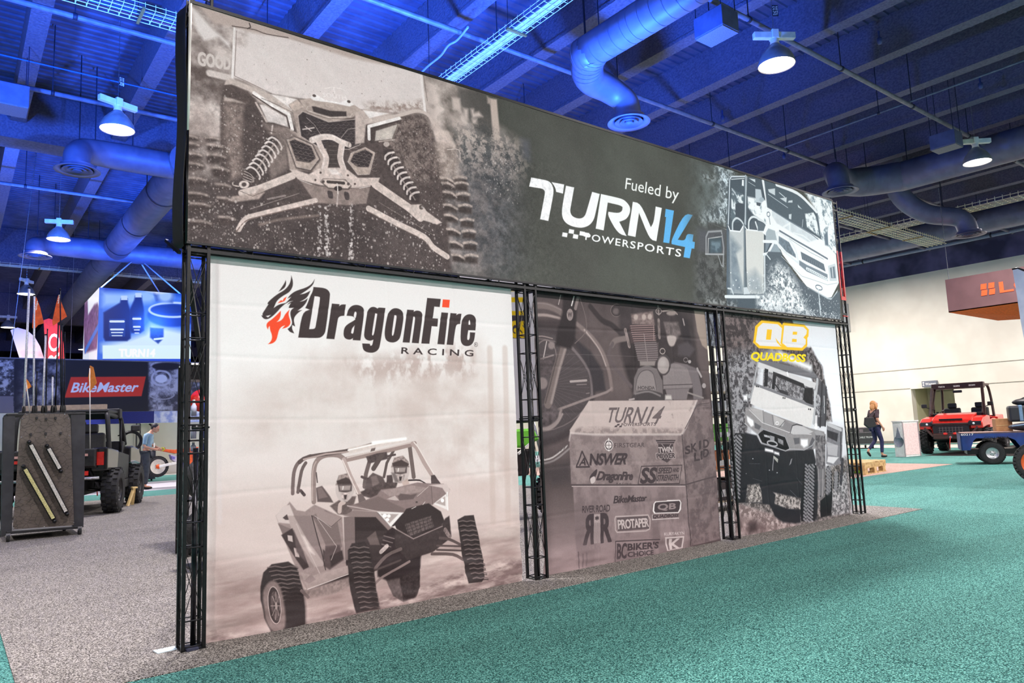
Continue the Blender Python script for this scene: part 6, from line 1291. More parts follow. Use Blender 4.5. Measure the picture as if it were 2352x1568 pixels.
# suspended boxes
def hung_box(label, pxs, z, h, m):
    P = [on_z(x, y, z) for x, y in pxs]; xs = sorted(p.x for p in P); ys = sorted(p.y for p in P)
    x0, x1, y0, y1 = (xs[0]+xs[1])/2, (xs[2]+xs[3])/2, (ys[0]+ys[1])/2, (ys[2]+ys[3])/2
    t = thing('suspended_box', label, 'box', (x0, y0, z)); w, d = x1-x0, y1-y0
    B().box2((0, 0, 0.02), (w, d, h)).build('casing', m, t, bevel=0.01)
    B().box2((0.01, 0.01, 0), (w-.01, d-.01, 0.02)).build('grille', mat('box_grille', (122, 116, 126), 0.7, 0, (104, 100, 112), 60), t)
    for x, y in ((0.03, 0.03), (w-.03, 0.03), (0.03, d-.03), (w-.03, d-.03)): B().tube([(x, y, h), (x, y, DECK_Z-.06-z)], 0.008, 5).build('hanger', SEAM, t)
BOXM = mat('box_blue', (92, 96, 130), 0.6, 0, (82, 86, 118), 5)
hung_box('grey-blue box hanging beside the duct at the top', [(1594.5, 92.6), (1660, 57.5), (1699, 75.8), (1634, 110)], 7.4, 0.36, BOXM)
hung_box('grey-blue box hanging left of the far right lamp', [(2135, 346), (2195, 330), (2216, 338), (2155, 355)], 7.4, 0.36, BOXM)
hung_box('grey-blue box hanging at the left edge of the view', [(-70, 225), (66, 246), (62, 272), (-70, 250)], 7.4, 0.42, BOXM)
# high-bay lamps
BELL = mat('lamp_bell', (150, 146, 146), 0.35, 0.2, (135, 132, 134), 6, spec=.6)
def lamp(x, y, rz, label, code=None):
    t = thing('high_bay_lamp', label, 'lamp', (x, y, LAMP_Z), rz)
    B().lathe([(0.30, -0.012), (0.305, 0.0), (0.285, 0.09), (0.235, 0.19), (0.16, 0.28), (0.10, 0.335), (0.085, 0.36)], n=36).build('reflector', BELL, t)
    B().lathe([(0.001, -0.022), (0.15, -0.018), (0.29, 0.0)], n=36).build('lens', LAMPGLOW, t)
    B().lathe([(0.085, 0.35), (0.07, 0.40), (0.075, 0.47)], n=20).build('neck', WHITEP, t)
    B().box((0, 0, 0.535), (0.12, 0.15, 0.16)).build('junction_box', WHITEP, t, bevel=0.01)
    B().box((-0.21, 0, 0.52), (0.30, 0.10, 0.11)).build('ballast', WHITEP, t, bevel=0.008); B().box((0.21, 0, 0.52), (0.30, 0.10, 0.11)).build('ballast', WHITEP, t, bevel=0.008)
    b = B()
    for k in range(int((DECK_Z-.02-LAMP_Z-.62)/.05)):
        z = 0.62+k*.05; b.tube([(0.008*math.cos(a)*(1 if k % 2 else .4), 0.008*math.cos(a)*(.4 if k % 2 else 1), z+.025+.03*math.sin(a)) for a in np.linspace(0, 2*PI, 7)[:-1]], 0.003, 4, closed=True)
    o = b.build('chain', STEEL, t); o['kind'] = 'stuff'
    if code:
        g = B().box((0.06, 0, 0.98), (0.10, 0.006, 0.20), rz=0).build('number_tag', mat('tag_dark', (24, 28, 52), 0.7), t)
        tr = []
        for k, s in enumerate(code):
            T = text_tris(s, 0.012); u = T.reshape(-1, 2); u = (u-u.min(0))/(u.max(0)-u.min(0)); tr.append((u, k))
        b = B()
        for u, k in tr:
            vs = [(0.015+0.09*p[0], -0.005, 1.06-0.09*k-0.075*(1-p[1])) for p in u]; b.add(vs, [(i, i+1, i+2) for i in range(0, len(vs), 3)])
        b.build('tag_lettering', mat('tag_white', (225, 225, 230), 0.6), g, recalc=False)
lamp(2.29, 14.9, 0.35, 'glowing high-bay lamp just left of the left tower', ('S1E', '208'))
lamp(10.82, 6.33, -0.58, 'brightest high-bay lamp at the top right over the header', ('S1E', '207'))
lamp(19.3, 6.33, -0.72, 'high-bay lamp with orange glow at the right edge')
lamp(2.27, 24.0, -0.35, 'second high-bay lamp on the left, below the branch duct')
lamp(2.15, 33.33, 0.9, 'third high-bay lamp on the left, above the orange pennants')
lamp(2.09, 43.0, 0.0, 'fourth high-bay lamp on the left, small and dim at the edge')
for i, (x, y, z) in enumerate(((3.5, 62, 6.8), (-0.5, 55, 6.8), (6.0, 48, 6.8))):
    t = thing('high_bay_lamp', ('tiny distant lamp left of the blue screen', 'tiny distant lamp at the left edge behind the flags', 'tiny distant lamp seen through the left tower')[i], 'lamp', (x, y, z))
    B().lathe([(0.3, 0), (0.25, .15), (.1, .3)], n=16).build('reflector', BELL, t); B().lathe([(0.001, -.02), (.29, 0)], n=16).build('lens', LAMPGLOW, t); B().tube([(0, 0, .3), (0, 0, DECK_Z-z)], .01, 5).build('cord', BLK, t)
for i, (px, py) in enumerate(((1660, 270), (2020, 92), (2252, 195), (1801, 358), (2152, 545))):
    p = on_z(px, py, 8.42); o = B().lathe([(0.001, -.09), (.035, -.08), (.05, -.03), (.05, .03), (.02, .06), (.02, .18)], n=14).build('ceiling_sensor', mat('sensor_blue', (60, 74, 130), .4)); o.location = p
    tag(o, ('small dome hanging under a beam right of the middle vent', 'small dome under a beam above and right of the brightest lamp', 'small dome under a beam above the far right lamp', 'small dome under a beam over the top right of the header', 'small dome beyond the right-hand cable tray')[i], 'sensor')
# ================================================================== things behind the booth on the left
def slab(px, Y, th, name, m, parent=None, bevel=0.0, zoom=None):
    """plate standing in the plane y = Y whose outline was surveyed in the photo; thickness goes back"""
    if zoom: px = [(x/zoom[2]+zoom[0], y/zoom[2]+zoom[1]) for x, y in px]
    P = [on_y(x, y, Y) for x, y in px]; o0 = parent.location if parent is not None else Vector((0, 0, 0))
    return B().prism([(p.x-o0.x, p.z-o0.z) for p in P], 'y', Y-o0.y, Y+th-o0.y).build(name, m, parent, bevel=bevel)
ZR = (0, 930, 4.75); RY = 12.15
DGREY = mat('rack_dark', (52, 52, 56), 0.6, 0.1, (44, 44, 48), 8)
def mesh_mat():
    m = mat('etched_panel', (96, 86, 78), 0.55, 0.0, (84, 75, 68), 6); nt = m.node_tree
    v = nt.nodes.new('ShaderNodeTexVoronoi'); v.feature = 'DISTANCE_TO_EDGE'; v.inputs['Scale'].default_value = 13
    tc = nt.nodes['Texture Coordinate']; mp = nt.nodes.new('ShaderNodeMapping'); mp.inputs['Scale'].default_value = (1.0, 0.01, 1.5)
    nt.links.new(tc.outputs['Object'], mp.inputs['Vector']); nt.links.new(mp.outputs['Vector'], v.inputs['Vector'])
    r = nt.nodes.new('ShaderNodeMapRange'); r.inputs['From Min'].default_value = 0.02; r.inputs['From Max'].default_value = 0.05; r.inputs['To Min'].default_value = 0.45
    nt.links.new(v.outputs['Distance'], r.inputs['Value']); mx = nt.nodes.new('ShaderNodeVectorMath'); mx.operation = 'SCALE'
    ramp = [n for n in nt.nodes if n.type == 'VALTORGB'][0]; nt.links.new(ramp.outputs['Color'], mx.inputs[0]); nt.links.new(r.outputs['Result'], mx.inputs['Scale'])
    nt.links.new(mx.outputs['Vector'], nt.nodes['Principled BSDF'].inputs['Base Color']); return m
rk = thing('display_rack', 'wheeled black display rack with an etched panel at the left', 'display rack', (0.8, RY, 0))
slab([(275, 90), (740, 98), (770, 150), (808, 1310), (140, 1355), (225, 150)], RY, 0.012, 'panel', mesh_mat(), rk, 0, ZR)
slab([(35, 130), (165, 95), (168, 150), (130, 1400), (10, 1440)], RY+.03, 0.16, 'side_post', DGREY, rk, .006, ZR)
slab([(770, 92), (935, 85), (912, 1332), (800, 1330)], RY+.03, 0.16, 'side_post', DGREY, rk, .006, ZR)
slab([(70, 1378), (890, 1318), (892, 1345), (70, 1410)], RY-.02, 0.9, 'base_tray', BLKP, rk, .005, ZR)
slab([(75, 92), (935, 80), (935, 100), (75, 115)], RY+.02, 0.8, 'top_plate', BLKP, rk, .004, ZR)
for x, y, dy in ((85, 1480, 0), (868, 1390, 0), (25, 1420, .8), (780, 1360, .8)):
    p = on_y(x/4.75, y/4.75+930, RY)-rk.location; w = B(); w.lathe([(0.02, -.02), (.05, -.02), (.055, 0), (.05, .02), (.02, .02)], (p.x, dy, .058), n=18, M=Matrix.Rotation(PI/2, 3, 'Y')); c = w.build('caster', RUB, rk); B().box((p.x, dy, 0.10), (0.05, 0.06, 0.05)).build('fork', STEEL, c)
for x, y in ((400, 140), (502, 150), (605, 140), (335, 318), (498, 312), (660, 308)):
    p = on_y(x/4.75, y/4.75+930, RY)-rk.location; B().box((p.x, -0.02, p.z), (0.025, 0.04, 0.03)).build('peg_block', BLKP, rk)
for x, y in ((292, 105), (500, 103), (706, 100), (245, 150), (748, 145), (232, 350), (498, 350), (760, 335), (186, 860), (782, 825), (148, 1342), (483, 1325), (805, 1282)):
    p = on_y(x/4.75, y/4.75+930, RY)-rk.location; B().lathe([(.001, .004), (.006, .003), (.007, 0)], (p.x, -.001, p.z), n=8, M=Matrix.Rotation(PI/2, 3, 'X')).build('screw', STEEL, rk)
LED = mat('led_row', (236, 233, 226), 0.3, 0.1, (176, 172, 164), 110); LEDY = mat('led_row_amber', (236, 230, 170), 0.3, 0.1, (180, 172, 116), 110)
for (ax, ay), (bx_, by_), lab, mm in (((330, 425), (722, 1170), 'longest slanting light bar on the rack panel', LED), ((525, 465), (655, 700), 'shortest slanting light bar at the upper right of the rack panel', LED), ((268, 690), (585, 1245), 'lower left slanting light bar with amber lenses on the rack panel', LEDY)):
    a = on_y(ax/4.75, ay/4.75+930, RY-.06); b_ = on_y(bx_/4.75, by_/4.75+930, RY-.06); t = thing('light_bar', lab, 'light bar', a); d = b_-a; ang = math.atan2(d.z, d.x); M = Matrix.Rotation(-ang, 3, 'Y')
    B().box(d/2, (d.length, 0.05, 0.065), M=M).build('housing', BLK, t, bevel=.006); o = B().box(d/2+Vector((0, -.028, 0)), (d.length-.03, 0.01, 0.042), M=M).build('lens_strip', mm, t)
    n = int(d.length/.03); u = d.normalized(); w = Vector((-u.z, 0, u.x)); bb = B()
    for i in range(n):
        for k in (-1, 1): bb.box(u*(.02+i*(d.length-.04)/n)+w*.011*k+Vector((0, -.035, 0)), (0.016, 0.008, 0.013), M=M)
    q = bb.build('lens_cups', mm, t); q['kind'] = 'stuff'
    for e in (a-a-u*.03, d+u*.03): B().lathe([(.001, -.02), (.022, -.018), (.026, 0), (.026, .07)], e+Vector((0, -.01, 0)), n=14, M=Matrix.Rotation(-PI/2, 3, 'X')).build('end_mount', BLK, t)
# whip lights and flag poles rising from the rack
PY = 12.5
def whip(label, xb, yb, xt, yt, r, m, base=True):
    a, b_ = on_y(xb, yb, PY), on_y(xt, yt, PY); a.z = 1.76; t = thing('whip_light', label, 'pole', a)
    B().tube([(0, 0, .06), b_-a], r, 8).build('tube', m, t); B().lathe([(.02, 0), (.022, .05), (.014, .1)], n=12).build('base', BLK, t); B().tube([b_-a, b_-a+Vector((0, 0, .02))], r*1.15, 8).build('tip', BLK, t); return t
SILV = mat('whip_silver', (222, 222, 232), 0.35, 0.1, (190, 190, 202), 60)
W1 = whip('tallest silver whip light on the rack, leftmost pole', 55, 940, 67, 663, .016, SILV); W2 = whip('silver whip light with an orange pennant at its top, on the rack', 77, 940, 79, 680, .013, SILV)
whip('medium silver whip light in the middle of the rack', 98, 940, 105, 770, .013, SILV); whip('shortest silver whip light on the rack', 120, 940, 121, 865, .012, SILV)
whip('black pole right of the shortest silver whip light', 127, 940, 134, 745, .010, BLK); W3 = whip('tall black pole with an orange pennant at its top, on the rack', 141, 940, 138, 665, .010, BLK); whip('second black pole from the right end of the rack', 145, 940, 143, 745, .008, BLK); whip('rightmost thin black pole on the rack', 148, 940, 149, 765, .007, BLK); whip('short black pole behind the second silver whip light', 82, 940, 85, 855, .009, BLK); whip('black pole beside the middle silver whip light', 105, 940, 109, 758, .008, BLK)
def pennant(parent, pts, word):
    P = [on_y(x, y, PY)-parent.location for x, y in pts]; n = len(P)
    b = B(); b.add([p+Vector((0, .004, 0)) for p in P]+[p-Vector((0, .004, 0)) for p in P], [tuple(range(n)), tuple(range(2*n-1, n-1, -1))]+[(i, (i+1) % n, n+(i+1) % n, n+i) for i in range(n)]); o = b.build('pennant', ORANGE, parent)
    c = (P[0]+P[-1])*.5; T = text_tris(word, .02); u = T.reshape(-1, 2); u = (u-u.min(0))/(u.max(0)-u.min(0)); bb = B()
    bb.add([(P[-1].x+.02+.03*(1-p[1])+.01*p[0], -.008, P[-1].z+.05+.14*p[0]) for p in u], [(i, i+1, i+2) for i in range(0, len(u), 3)]); bb.build('print', WHITEP, o, recalc=False)
pennant(W2, [(83, 681), (92, 705), (101, 742), (88, 746), (78, 757), (74, 752), (76, 720)], 'whips'); pennant(W3, [(134, 677), (144, 702), (154, 727), (140, 736), (122, 748), (120, 738), (127, 705)], 'whips')
t = thing('safety_flag', 'small orange safety flag leaning behind the tallest whip light', 'flag', (on_y(69, 940, 12.6).x, 12.6, 1.76)); q = lambda x, y: on_y(x, y, 12.6)-t.location
B().tube([(0, 0, 0), q(60, 876)], .008, 6).build('rod', WHITEP, t); B().prism([(q(x, y).x, q(x, y).z) for x, y in ((58, 866), (66, 876), (73, 888), (64, 893), (56, 905), (52, 914))], 'y', -.004, .004).build('cloth', mat('orange_flag', (240, 140, 50), .7), t)
# hanging sign with red logo
def art_bike():
    A = Art(0.2, 6.35, 2.15, 3.62, 95, Y=23.0, bg=(50, 48, 50)); A.zoom(0, 820, 3.267)
    A.texture([(-60, 20), (110, 20), (110, 430), (-60, 430)], [(60, 58, 64), (190, 188, 196)], ts=16, contrast=5, soft=3, seed=201, gain=.7); A.poly([(-60, 300), (100, 300), (100, 430), (-60, 430)], (120, 114, 124))
    A.poly([(105, 20), (200, 20), (210, 430), (105, 430)], (48, 46, 52)); A.texture([(200, 40), (480, 40), (480, 430), (170, 430)], [(52, 50, 56), (156, 152, 160)], ts=22, contrast=3.5, soft=20, seed=202, gain=.7)
    A.poly([(490, 20), (1110, 20), (1110, 430), (490, 430)], (50, 48, 49)); A.poly([(532, 152), (1095, 148), (1062, 300), (484, 312)], (232, 70, 52)); A.text('BikeMaster', [(542, 196), (1048, 192), (1030, 266), (530, 272)], (246, 244, 246), bold=.03, shear=.15, space=1.0)
    A.texture([(1115, 20), (1500, 20), (1500, 420), (1115, 420)], [(76, 74, 80), (196, 194, 202)], ts=26, contrast=3.5, soft=3, seed=203, gain=.65); A.ell((1210, 160), 70, 56, (200, 198, 206), ring=16); A.ell((1210, 165), 44, 32, (232, 232, 236)); A.line([(1150, 80), (1170, 130)], 14, (190, 188, 196)); A.ell((1250, 70), 110, 30, (50, 48, 54), soft=2); A.ell((1215, 290), 90, 34, (170, 168, 176), ring=8)
    return A
hs = thing('hanging_sign', 'long dark hanging sign with a slanted red logo plate', 'sign', (0.2, 23.0, 2.15))
o = sheet('print_panel', (0, 0), (6.15, 0), 0.04, 1.47, 8, 4, print_mat('bike_print', art_bike().image('bike_print'), .5), None, hs)
B().box2((0, 0.01, 0.04), (6.15, 0.16, 1.47)).build('core', BLKP, hs); B().box2((0, -.005, 1.46), (6.15, .165, 1.49)).build('top_rail', mat('grey_rail', (120, 118, 126), .5), hs)
for x in (1.0, 5.2): B().tube([(x, .08, 1.47), (x+.4, .08, 7.4)], .008, 5).build('cable', STEEL, hs)
nb = thing('hanging_sign', 'narrow navy and white strip hanging just under the long dark sign', 'sign', (2.5, 27.0, 1.85)); B().box2((0, 0, 0.1), (3.0, .06, .62)).build('strip', mat('navy_print', (20, 34, 120), .5), nb); [B().tube([(x_, .03, .6), (x_, .03, 7.5)], .006, 5).build('cable', STEEL, nb) for x_ in (.5, 5.2)]; B().box2((3.0, 0, .1), (5.6, .06, .62)).build('pale_strip', mat('pale_print', (200, 212, 238), .5, 0, (130, 150, 214), 5), nb)
# ring-shaped video screen
def art_screen():
    A = Art(3.42, 6.05, 3.66, 6.0, 110, Y=24.6, bg=(60, 110, 230)); A.zoom(0, 540, 4.9)
    A.poly([(1155, 560), (2160, 590), (2160, 1420), (1155, 1420)], (70, 120, 235)); A.poly([(1150, 560), (2160, 580), (2160, 700), (1600, 620), (1155, 660)], (16, 60, 190), soft=10); A.poly([(1155, 640), (1400, 650), (1660, 610), (1800, 690), (1700, 760), (1155, 800)], (150, 190, 250), soft=12)
    A.poly([(1155, 1230), (1450, 1160), (1620, 1100), (1700, 1000), (2160, 1100), (2160, 1300), (1155, 1300)], (214, 236, 255), soft=14); A.poly([(1155, 1240), (2160, 1240), (2160, 1392), (1155, 1392)], (222, 246, 252)); A.text('TURN14', [(1340, 1280), (1750, 1280), (1740, 1370), (1340, 1370)], (255, 255, 255), bold=.05); A.poly([(1155, 1392), (2160, 1392), (2160, 1425), (1155, 1425)], (40, 80, 220))
    for (x0, x1, y0, y1, cx) in ((1165, 1470, 760, 1190, 1400), (1460, 1620, 730, 1100, 1560)):
        A.poly([(x0, y0+110), (cx-50, y0), (cx-38, y0-50), (cx+35, y0-50), (cx+40, y0), (x1, y0+110), (x1, y1-30), (x1-40, y1), (x0+20, y1), (x0, y1-40)], (10, 30, 110), soft=3); A.poly([(cx-38, y0-80), (cx+32, y0-80), (cx+35, y0-30), (cx-38, y0-30)], (190, 214, 250)); m = (x0+x1)/2; w = (x1-x0)*.3
        A.poly([(m-w, y0+180), (m+w, y0+180), (m+w, y1-50), (m-w, y1-50)], (30, 60, 150))
        for i, yy in enumerate((y0+210, y0+300, y0+335, y0+370)): A.line([(m-w*.8+i*6, yy), (m+w*.8-i*6, yy)], (26, 22, 14, 12)[i], (220, 234, 255))
    A.ell((1950, 900), 290, 130, (20, 50, 160), soft=4); A.ell((1950, 840), 270, 80, (190, 214, 250), ring=26, soft=3); A.ell((1900, 830), 200, 50, (20, 40, 130), soft=3); A.poly([(1700, 560), (1980, 560), (1940, 760), (1760, 740)], (20, 50, 150), soft=5); A.ell((1860, 680), 90, 80, (160, 196, 250), soft=10); A.poly([(1690, 1040), (1840, 1050), (1840, 1160), (1780, 1220), (1690, 1150)], (30, 50, 110), soft=3, tex=.4); A.line([(1740, 1170), (1840, 1160)], 24, (220, 240, 255)); A.poly([(1640, 620), (1920, 600), (1900, 640), (1760, 660)], (240, 248, 255), soft=6)
    return A
def art_screen2():
    A = Art(24.6, 27.6, 3.66, 6.0, 60, X=3.42, bg=(225, 232, 252)); A.zoom(0, 540, 4.9)
    A.poly([(1000, 650), (1150, 560), (1150, 1420), (1000, 1420)], (244, 244, 255)); A.poly([(940, 700), (985, 690), (990, 900), (1060, 780), (1100, 760), (1120, 860), (1090, 1280), (950, 1330), (940, 900)], (120, 84, 130), soft=3, tex=.3); A.line([(960, 1300), (1130, 980)], 30, (70, 120, 220), soft=3); return A
vs = thing('video_screen', 'glowing blue box-shaped video screen showing oil bottles', 'screen', (3.42, 24.6, 3.66))
s1 = sheet('front_screen', (0, 0), (2.63, 0), 0, 2.34, 6, 6, print_mat('screen_front', art_screen().image('screen_front'), .3, emit=.95), None, vs)
A2 = art_screen2(); A2.c = A2.c[:, ::-1]; s2 = sheet('side_screen', (0, 3.0), (0, 0), 0, 2.34, 4, 4, print_mat('screen_side', A2.image('screen_side'), .3, emit=.9), None, vs)
B().box2((0.01, 0.01, 0.0), (2.62, 2.98, 2.33)).build('casing', BLKP, vs)
bp = on_y(315, 590, 26.0)-vs.location
for p in ((0.05, 0.05, 2.34), (2.3, 0.05, 2.34), (2.6, 2.9, 2.34)): B().tube([bp, p], .022, 6).build('bridle_strap', mat('strap', (205, 208, 225), .6), vs)
B().tube([bp, bp+Vector((0, 0, .6)), bp+Vector((.9, .3, 2.2))], .02, 6).build('hoist_chain', mat('chain_dark', (90, 90, 130), .4, .6), vs)
# feather flags behind the sign
def feather(label, Y, px, m, word=None, wq=None):
    P = [on_y(x, y, Y) for x, y in px]; t = thing('feather_flag', label, 'flag', (P[-1].x, Y, 0)); o0 = t.location
    B().prism([(p.x-o0.x, p.z) for p in P], 'y', -.006, .006).build('cloth', m, t); B().tube([(P[-1].x-o0.x-.02, 0, 0), (P[-1].x-o0.x-.02, 0, P[-1].z)], .02, 8).build('pole', BLK, t); B().lathe([(.001, .02), (.3, .01), (.3, 0)], n=20).build('base', BLK, t)
    if word:
        T = text_tris(word, .012); u = T.reshape(-1, 2); u = (u-u.min(0))/(u.max(0)-u.min(0)); (xa, ya), (xb, yb) = wq; a, c = on_y(xa, ya, Y)-o0, on_y(xb, yb, Y)-o0
        B().add([(a.x+(c.x-a.x)*(1-p[1]), -.012, c.z+(a.z-c.z)*p[0]) for p in u][:], [(i, i+1, i+2) for i in range(0, len(u), 3)]).build('lettering', WHITEP, t, recalc=False)
feather('white and orange feather flag behind the whip lights', 28.0, [(24, 758), (40, 752), (62, 758), (80, 774), (92, 795), (101, 822), (103, 870), (60, 870)], mat('cream_flag', (246, 226, 208), .7, 0, (240, 150, 120), 1.2, lo=.3, hi=.5))
feather('red feather flag with large white letters behind the whip lights', 27.5, [(100, 735), (112, 731), (128, 736), (140, 752), (146, 790), (149, 870), (108, 870)], mat('red_flag', (232, 44, 40), .7), 'PRO', ((112, 765), (134, 868)))
# man, motorbike, cabinet and fittings near the partition
t = thing('electrical_cabinet', 'white electrical cabinet on the cream partition behind the man', 'electrical box', on_y(322, 973, 32.9)); q = lambda x, y: on_y(x, y, 32.9)-t.location
c = q(360, 955); B().box2((0, -.2, 0), (c.x, .1, c.z)).build('cabinet_body', WHITEP, t, bevel=.01)
for xa, xb in ((313, 316), (322, 324), (281, 283)):
    a = q(xa, 958); B().tube([(a.x, -.03, a.z), (a.x+.02, -.03, -1.2)], .025, 6).build('conduit', DGREY, t)
B().tube([(c.x-.3, -.1, 0), (c.x-.2, -.1, -.1), (c.x-.15, -.1, -.6), (c.x-.3, -.1, -1.4)], .04, 8).build('conduit', BLKP, t)
# ================================================================== vehicles and wheels
def wheel(parent, c, r, w, axis='x', rim=STEEL, lug=26, name='wheel', rimr=.55, tread=.02):
    """axle along local x (or y); tyre with cross lugs, rim with spokes"""
    M = Matrix.Rotation(PI/2, 3, 'Y') if axis == 'x' else Matrix.Rotation(PI/2, 3, 'X')
    b = B().lathe([(r*rimr, -w*.42), (r*.80, -w*.5), (r*.95, -w*.42), (r*.99, -w*.2), (r*.99, w*.2), (r*.95, w*.42), (r*.80, w*.5), (r*rimr, w*.42)], c, 32, M=M)
    o = b.build(name, RUB, parent)
    lb = B()
    for i in range(lug):
        a = 2*PI*i/lug
        for k in (-1, 0, 1):
            a2 = a+(PI/lug if k == 0 else 0)
            p = Vector((r*math.cos(a2), r*math.sin(a2), k*w*.31)); q = M @ p; R = M @ Matrix.Rotation(a2, 3, 'Z')
            lb.box(q+Vector(c), (tread*2, r*.13, w*.26), M=R)
    l = lb.build('tread_lugs', RUB, o); l['kind'] = 'stuff'
    B().lathe([(r*rimr, -w*.40), (r*rimr*.92, -w*.25), (r*rimr*.30, -w*.30), (.001, -w*.33)], c, 24, M=M).lathe([(r*rimr, w*.40), (r*rimr*.92, w*.25), (r*rimr*.30, w*.30), (.001, w*.33)], c, 24, M=M).build('rim', rim, o)
    s = B()
    for sd in (-1, 1):
        for i in range(5):
            a = 2*PI*i/5; p = M @ Vector((r*rimr*.38*math.cos(a), r*rimr*.38*math.sin(a), sd*w*.31)); s.ball(p+Vector(c), r*.035, 4)
    s.build('lug_nuts', BLK, o)['kind'] = 'stuff'
    return o
def utv(label, loc, rz, body, dark, W=1.55, H=2.0, bed=True, fleet=None):
    """open four-wheeler, local +y forward"""
    t = thing('utility_vehicle', label, 'vehicle', loc, rz); w = W/2
    # chassis, belly, bumper
    B().prism([(-1.35, .42), (-1.2, .32), (1.15, .32), (1.45, .5), (1.45, .72), (-1.35, .72)], 'x', -w*.55, w*.55).build('chassis', BLKP, t, bevel=.01)
    # bonnet with sloped planes
    hd = B(); hd.prism([(.62, .80), (1.50, .72), (1.56, .86), (1.46, 1.02), (1.0, 1.16), (.62, 1.22)], 'x', -w*.62, w*.62); hd.build('bonnet', body, t, bevel=.03)
    for s in (-1, 1):
        fb = B().prism([(.55, .80), (1.0, .80), (1.62, .74), (1.64, .92), (1.35, 1.06), (.8, 1.12), (.55, 1.1)], 'x', s*w*.62, s*w*.98); fb.build('fender', body, t, bevel=.03)
        B().prism([(1.32, .86), (1.66, .84), (1.66, .93), (1.45, .99)], 'x', s*w*.56, s*w*.94).build('headlamp', mat('lamp_dark', (40, 42, 50), .15, .3), t)
        B().ball((s*w*.72, 1.655, .89), .035, 6).build('lamp_lens', mat('lamp_clear', (240, 240, 245), .1), t)
        B().prism([(-1.45, .72), (-.62, .72), (-.55, 1.05), (-1.45, 1.12)], 'x', s*w*.7, s*w*.98).build('rear_fender', body, t, bevel=.03)
        B().prism([(-.62, .34), (.6, .34), (.62, .5), (-.6, .5)], 'x', s*w*.55, s*w*.95).build('sill', dark, t, bevel=.02)
        B().prism([(-.5, .5), (.5, .5), (.55, .95), (-.3, 1.02), (-.55, .98)], 'x', s*w*.86, s*w*.95).build('door', body if bed else dark, t, bevel=.02)
        B().box((s*w*.86, -1.47, .93), (.10, .03, .22)).build('tail_lamp', REDP, t)
        # arms and dampers
        for y in (1.0, -.95):
            for dz in (.36, .52): B().tube([(s*w*.4, y-.12, dz+.06), (s*w*.86, y, dz)], .02, 6).tube([(s*w*.4, y+.14, dz+.06), (s*w*.86, y, dz)], .02, 6).build('suspension_arm', BLK, t)
            B().tube([(s*w*.45, y, .85), (s*w*.75, y, .42)], .035, 8).build('damper', mat('damper_grey', (120, 120, 126), .4, .4), t)
            wheel(t, (s*(w-.02), y, .37), .37, .27, 'x', mat('dark_rim', (48, 46, 48), .4, .4), 20, tread=.018)
        # cage
        B().tube(smooth_path([(s*w*.82, .70, 1.15), (s*w*.80, .35, 1.65), (s*w*.76, .12, H-.08), (s*w*.76, -.6, H-.05), (s*w*.80, -.75, 1.6), (s*w*.84, -.72, 1.0)], 4), .04, 10).build('roll_bar', dark, t)
        B().tube([(s*w*.80, .35, 1.62), (s*w*.83, .30, 1.05)], .024, 8).build('roll_bar', dark, t)
        B().tube([(s*w*.70, .60, 1.32), (s*w*1.02, .62, 1.42)], .012, 6).build('mirror_arm', BLK, t); B().box((s*w*1.05, .62, 1.46), (.16, .05, .12), rz=s*.2).build('wing_mirror', BLKP, t, bevel=.02)
        # seats
        B().prism([(-.55, .70), (-.1, .68), (-.08, .80), (-.42, .84), (-.5, 1.36), (-.62, 1.38), (-.66, .8)], 'x', s*w*.45-.24, s*w*.45+.24).build('seat', BLKP, t, bevel=.04)
        B().box((s*w*.45, -.58, 1.45), (.26, .09, .16)).build('headrest', BLKP, t, bevel=.03)
    B().box((0, -.22, H), (W*.80, 1.0, .06)).build('roof', dark, t, bevel=.025); B().prism([(.12, H-.12), (.34, H-.10), (.30, H+.07), (.10, H+.07)], 'x', -w*.84, w*.84).build('roof_visor', dark, t, bevel=.02)
    for x in (-.42, 0, .42): B().box((x, .34, H-.03), (.18, .03, .05)).build('roof_lamp', mat('roof_led', (235, 232, 225), .2, 0, (120, 118, 116), 60), t, bevel=.01)
    B().tube([(-w*.78, .34, 1.66), (w*.78, .34, 1.66)], .02, 8) .build('cross_bar', dark, t) if not bed else None
    if bed:
        for s in (-1, 1): B().bar((s*w*.86, .70, 1.12), (s*w*.80, .36, H-.06), .085, .06).build('windscreen_pillar', dark, t, bevel=.015)
        B().prism([(-w*.62, .88), (w*.62, .88), (w*.40, .52), (-w*.40, .52)], 'y', 1.50, 1.58).build('front_guard', dark, t, bevel=.02)
        B().bar((-w*.60, 1.62, .90), (w*.60, 1.62, .90), .05, .04).build('guard_bar', dark, t, bevel=.01); B().box((0, 1.52, 1.02), (.62, .03, .05)).build('bonnet_vent', BLK, t)
    B().box((0, .30, H-.20), (.26, .04, .08)).build('mirror', BLKP, t, bevel=.02)
    B().box((0, 1.57, .70), (W*.56, .05, .24)).build('grille', mat('grille_dark', (34, 32, 34), .4, .2), t)
    g = B()
    for i in range(8): g.box((-.30+i*.086, 1.60, .70), (.012, .02, .20))
    for i in range(3): g.box((0, 1.60, .63+i*.07), (.66, .02, .010))
    g.build('grille_bars', mat('grille_bar', (110, 98, 96), .4, .3), t)['kind'] = 'stuff'
    B().prism([(1.48, .40), (1.70, .44), (1.72, .60), (1.60, .62), (1.50, .58)], 'x', -w*.55, w*.55).build('bumper', dark, t, bevel=.02)
    for s in (-1, 1):
        B().bar((s*w*.55, 1.62, .52), (s*w*.86, 1.58, .84), .08, .06).build('bumper_wing', dark, t, bevel=.01); B().ball((s*.13, 1.73, .60), .05, 6, sc=(1.3, .5, .8)).build('tow_hook', REDP, t)
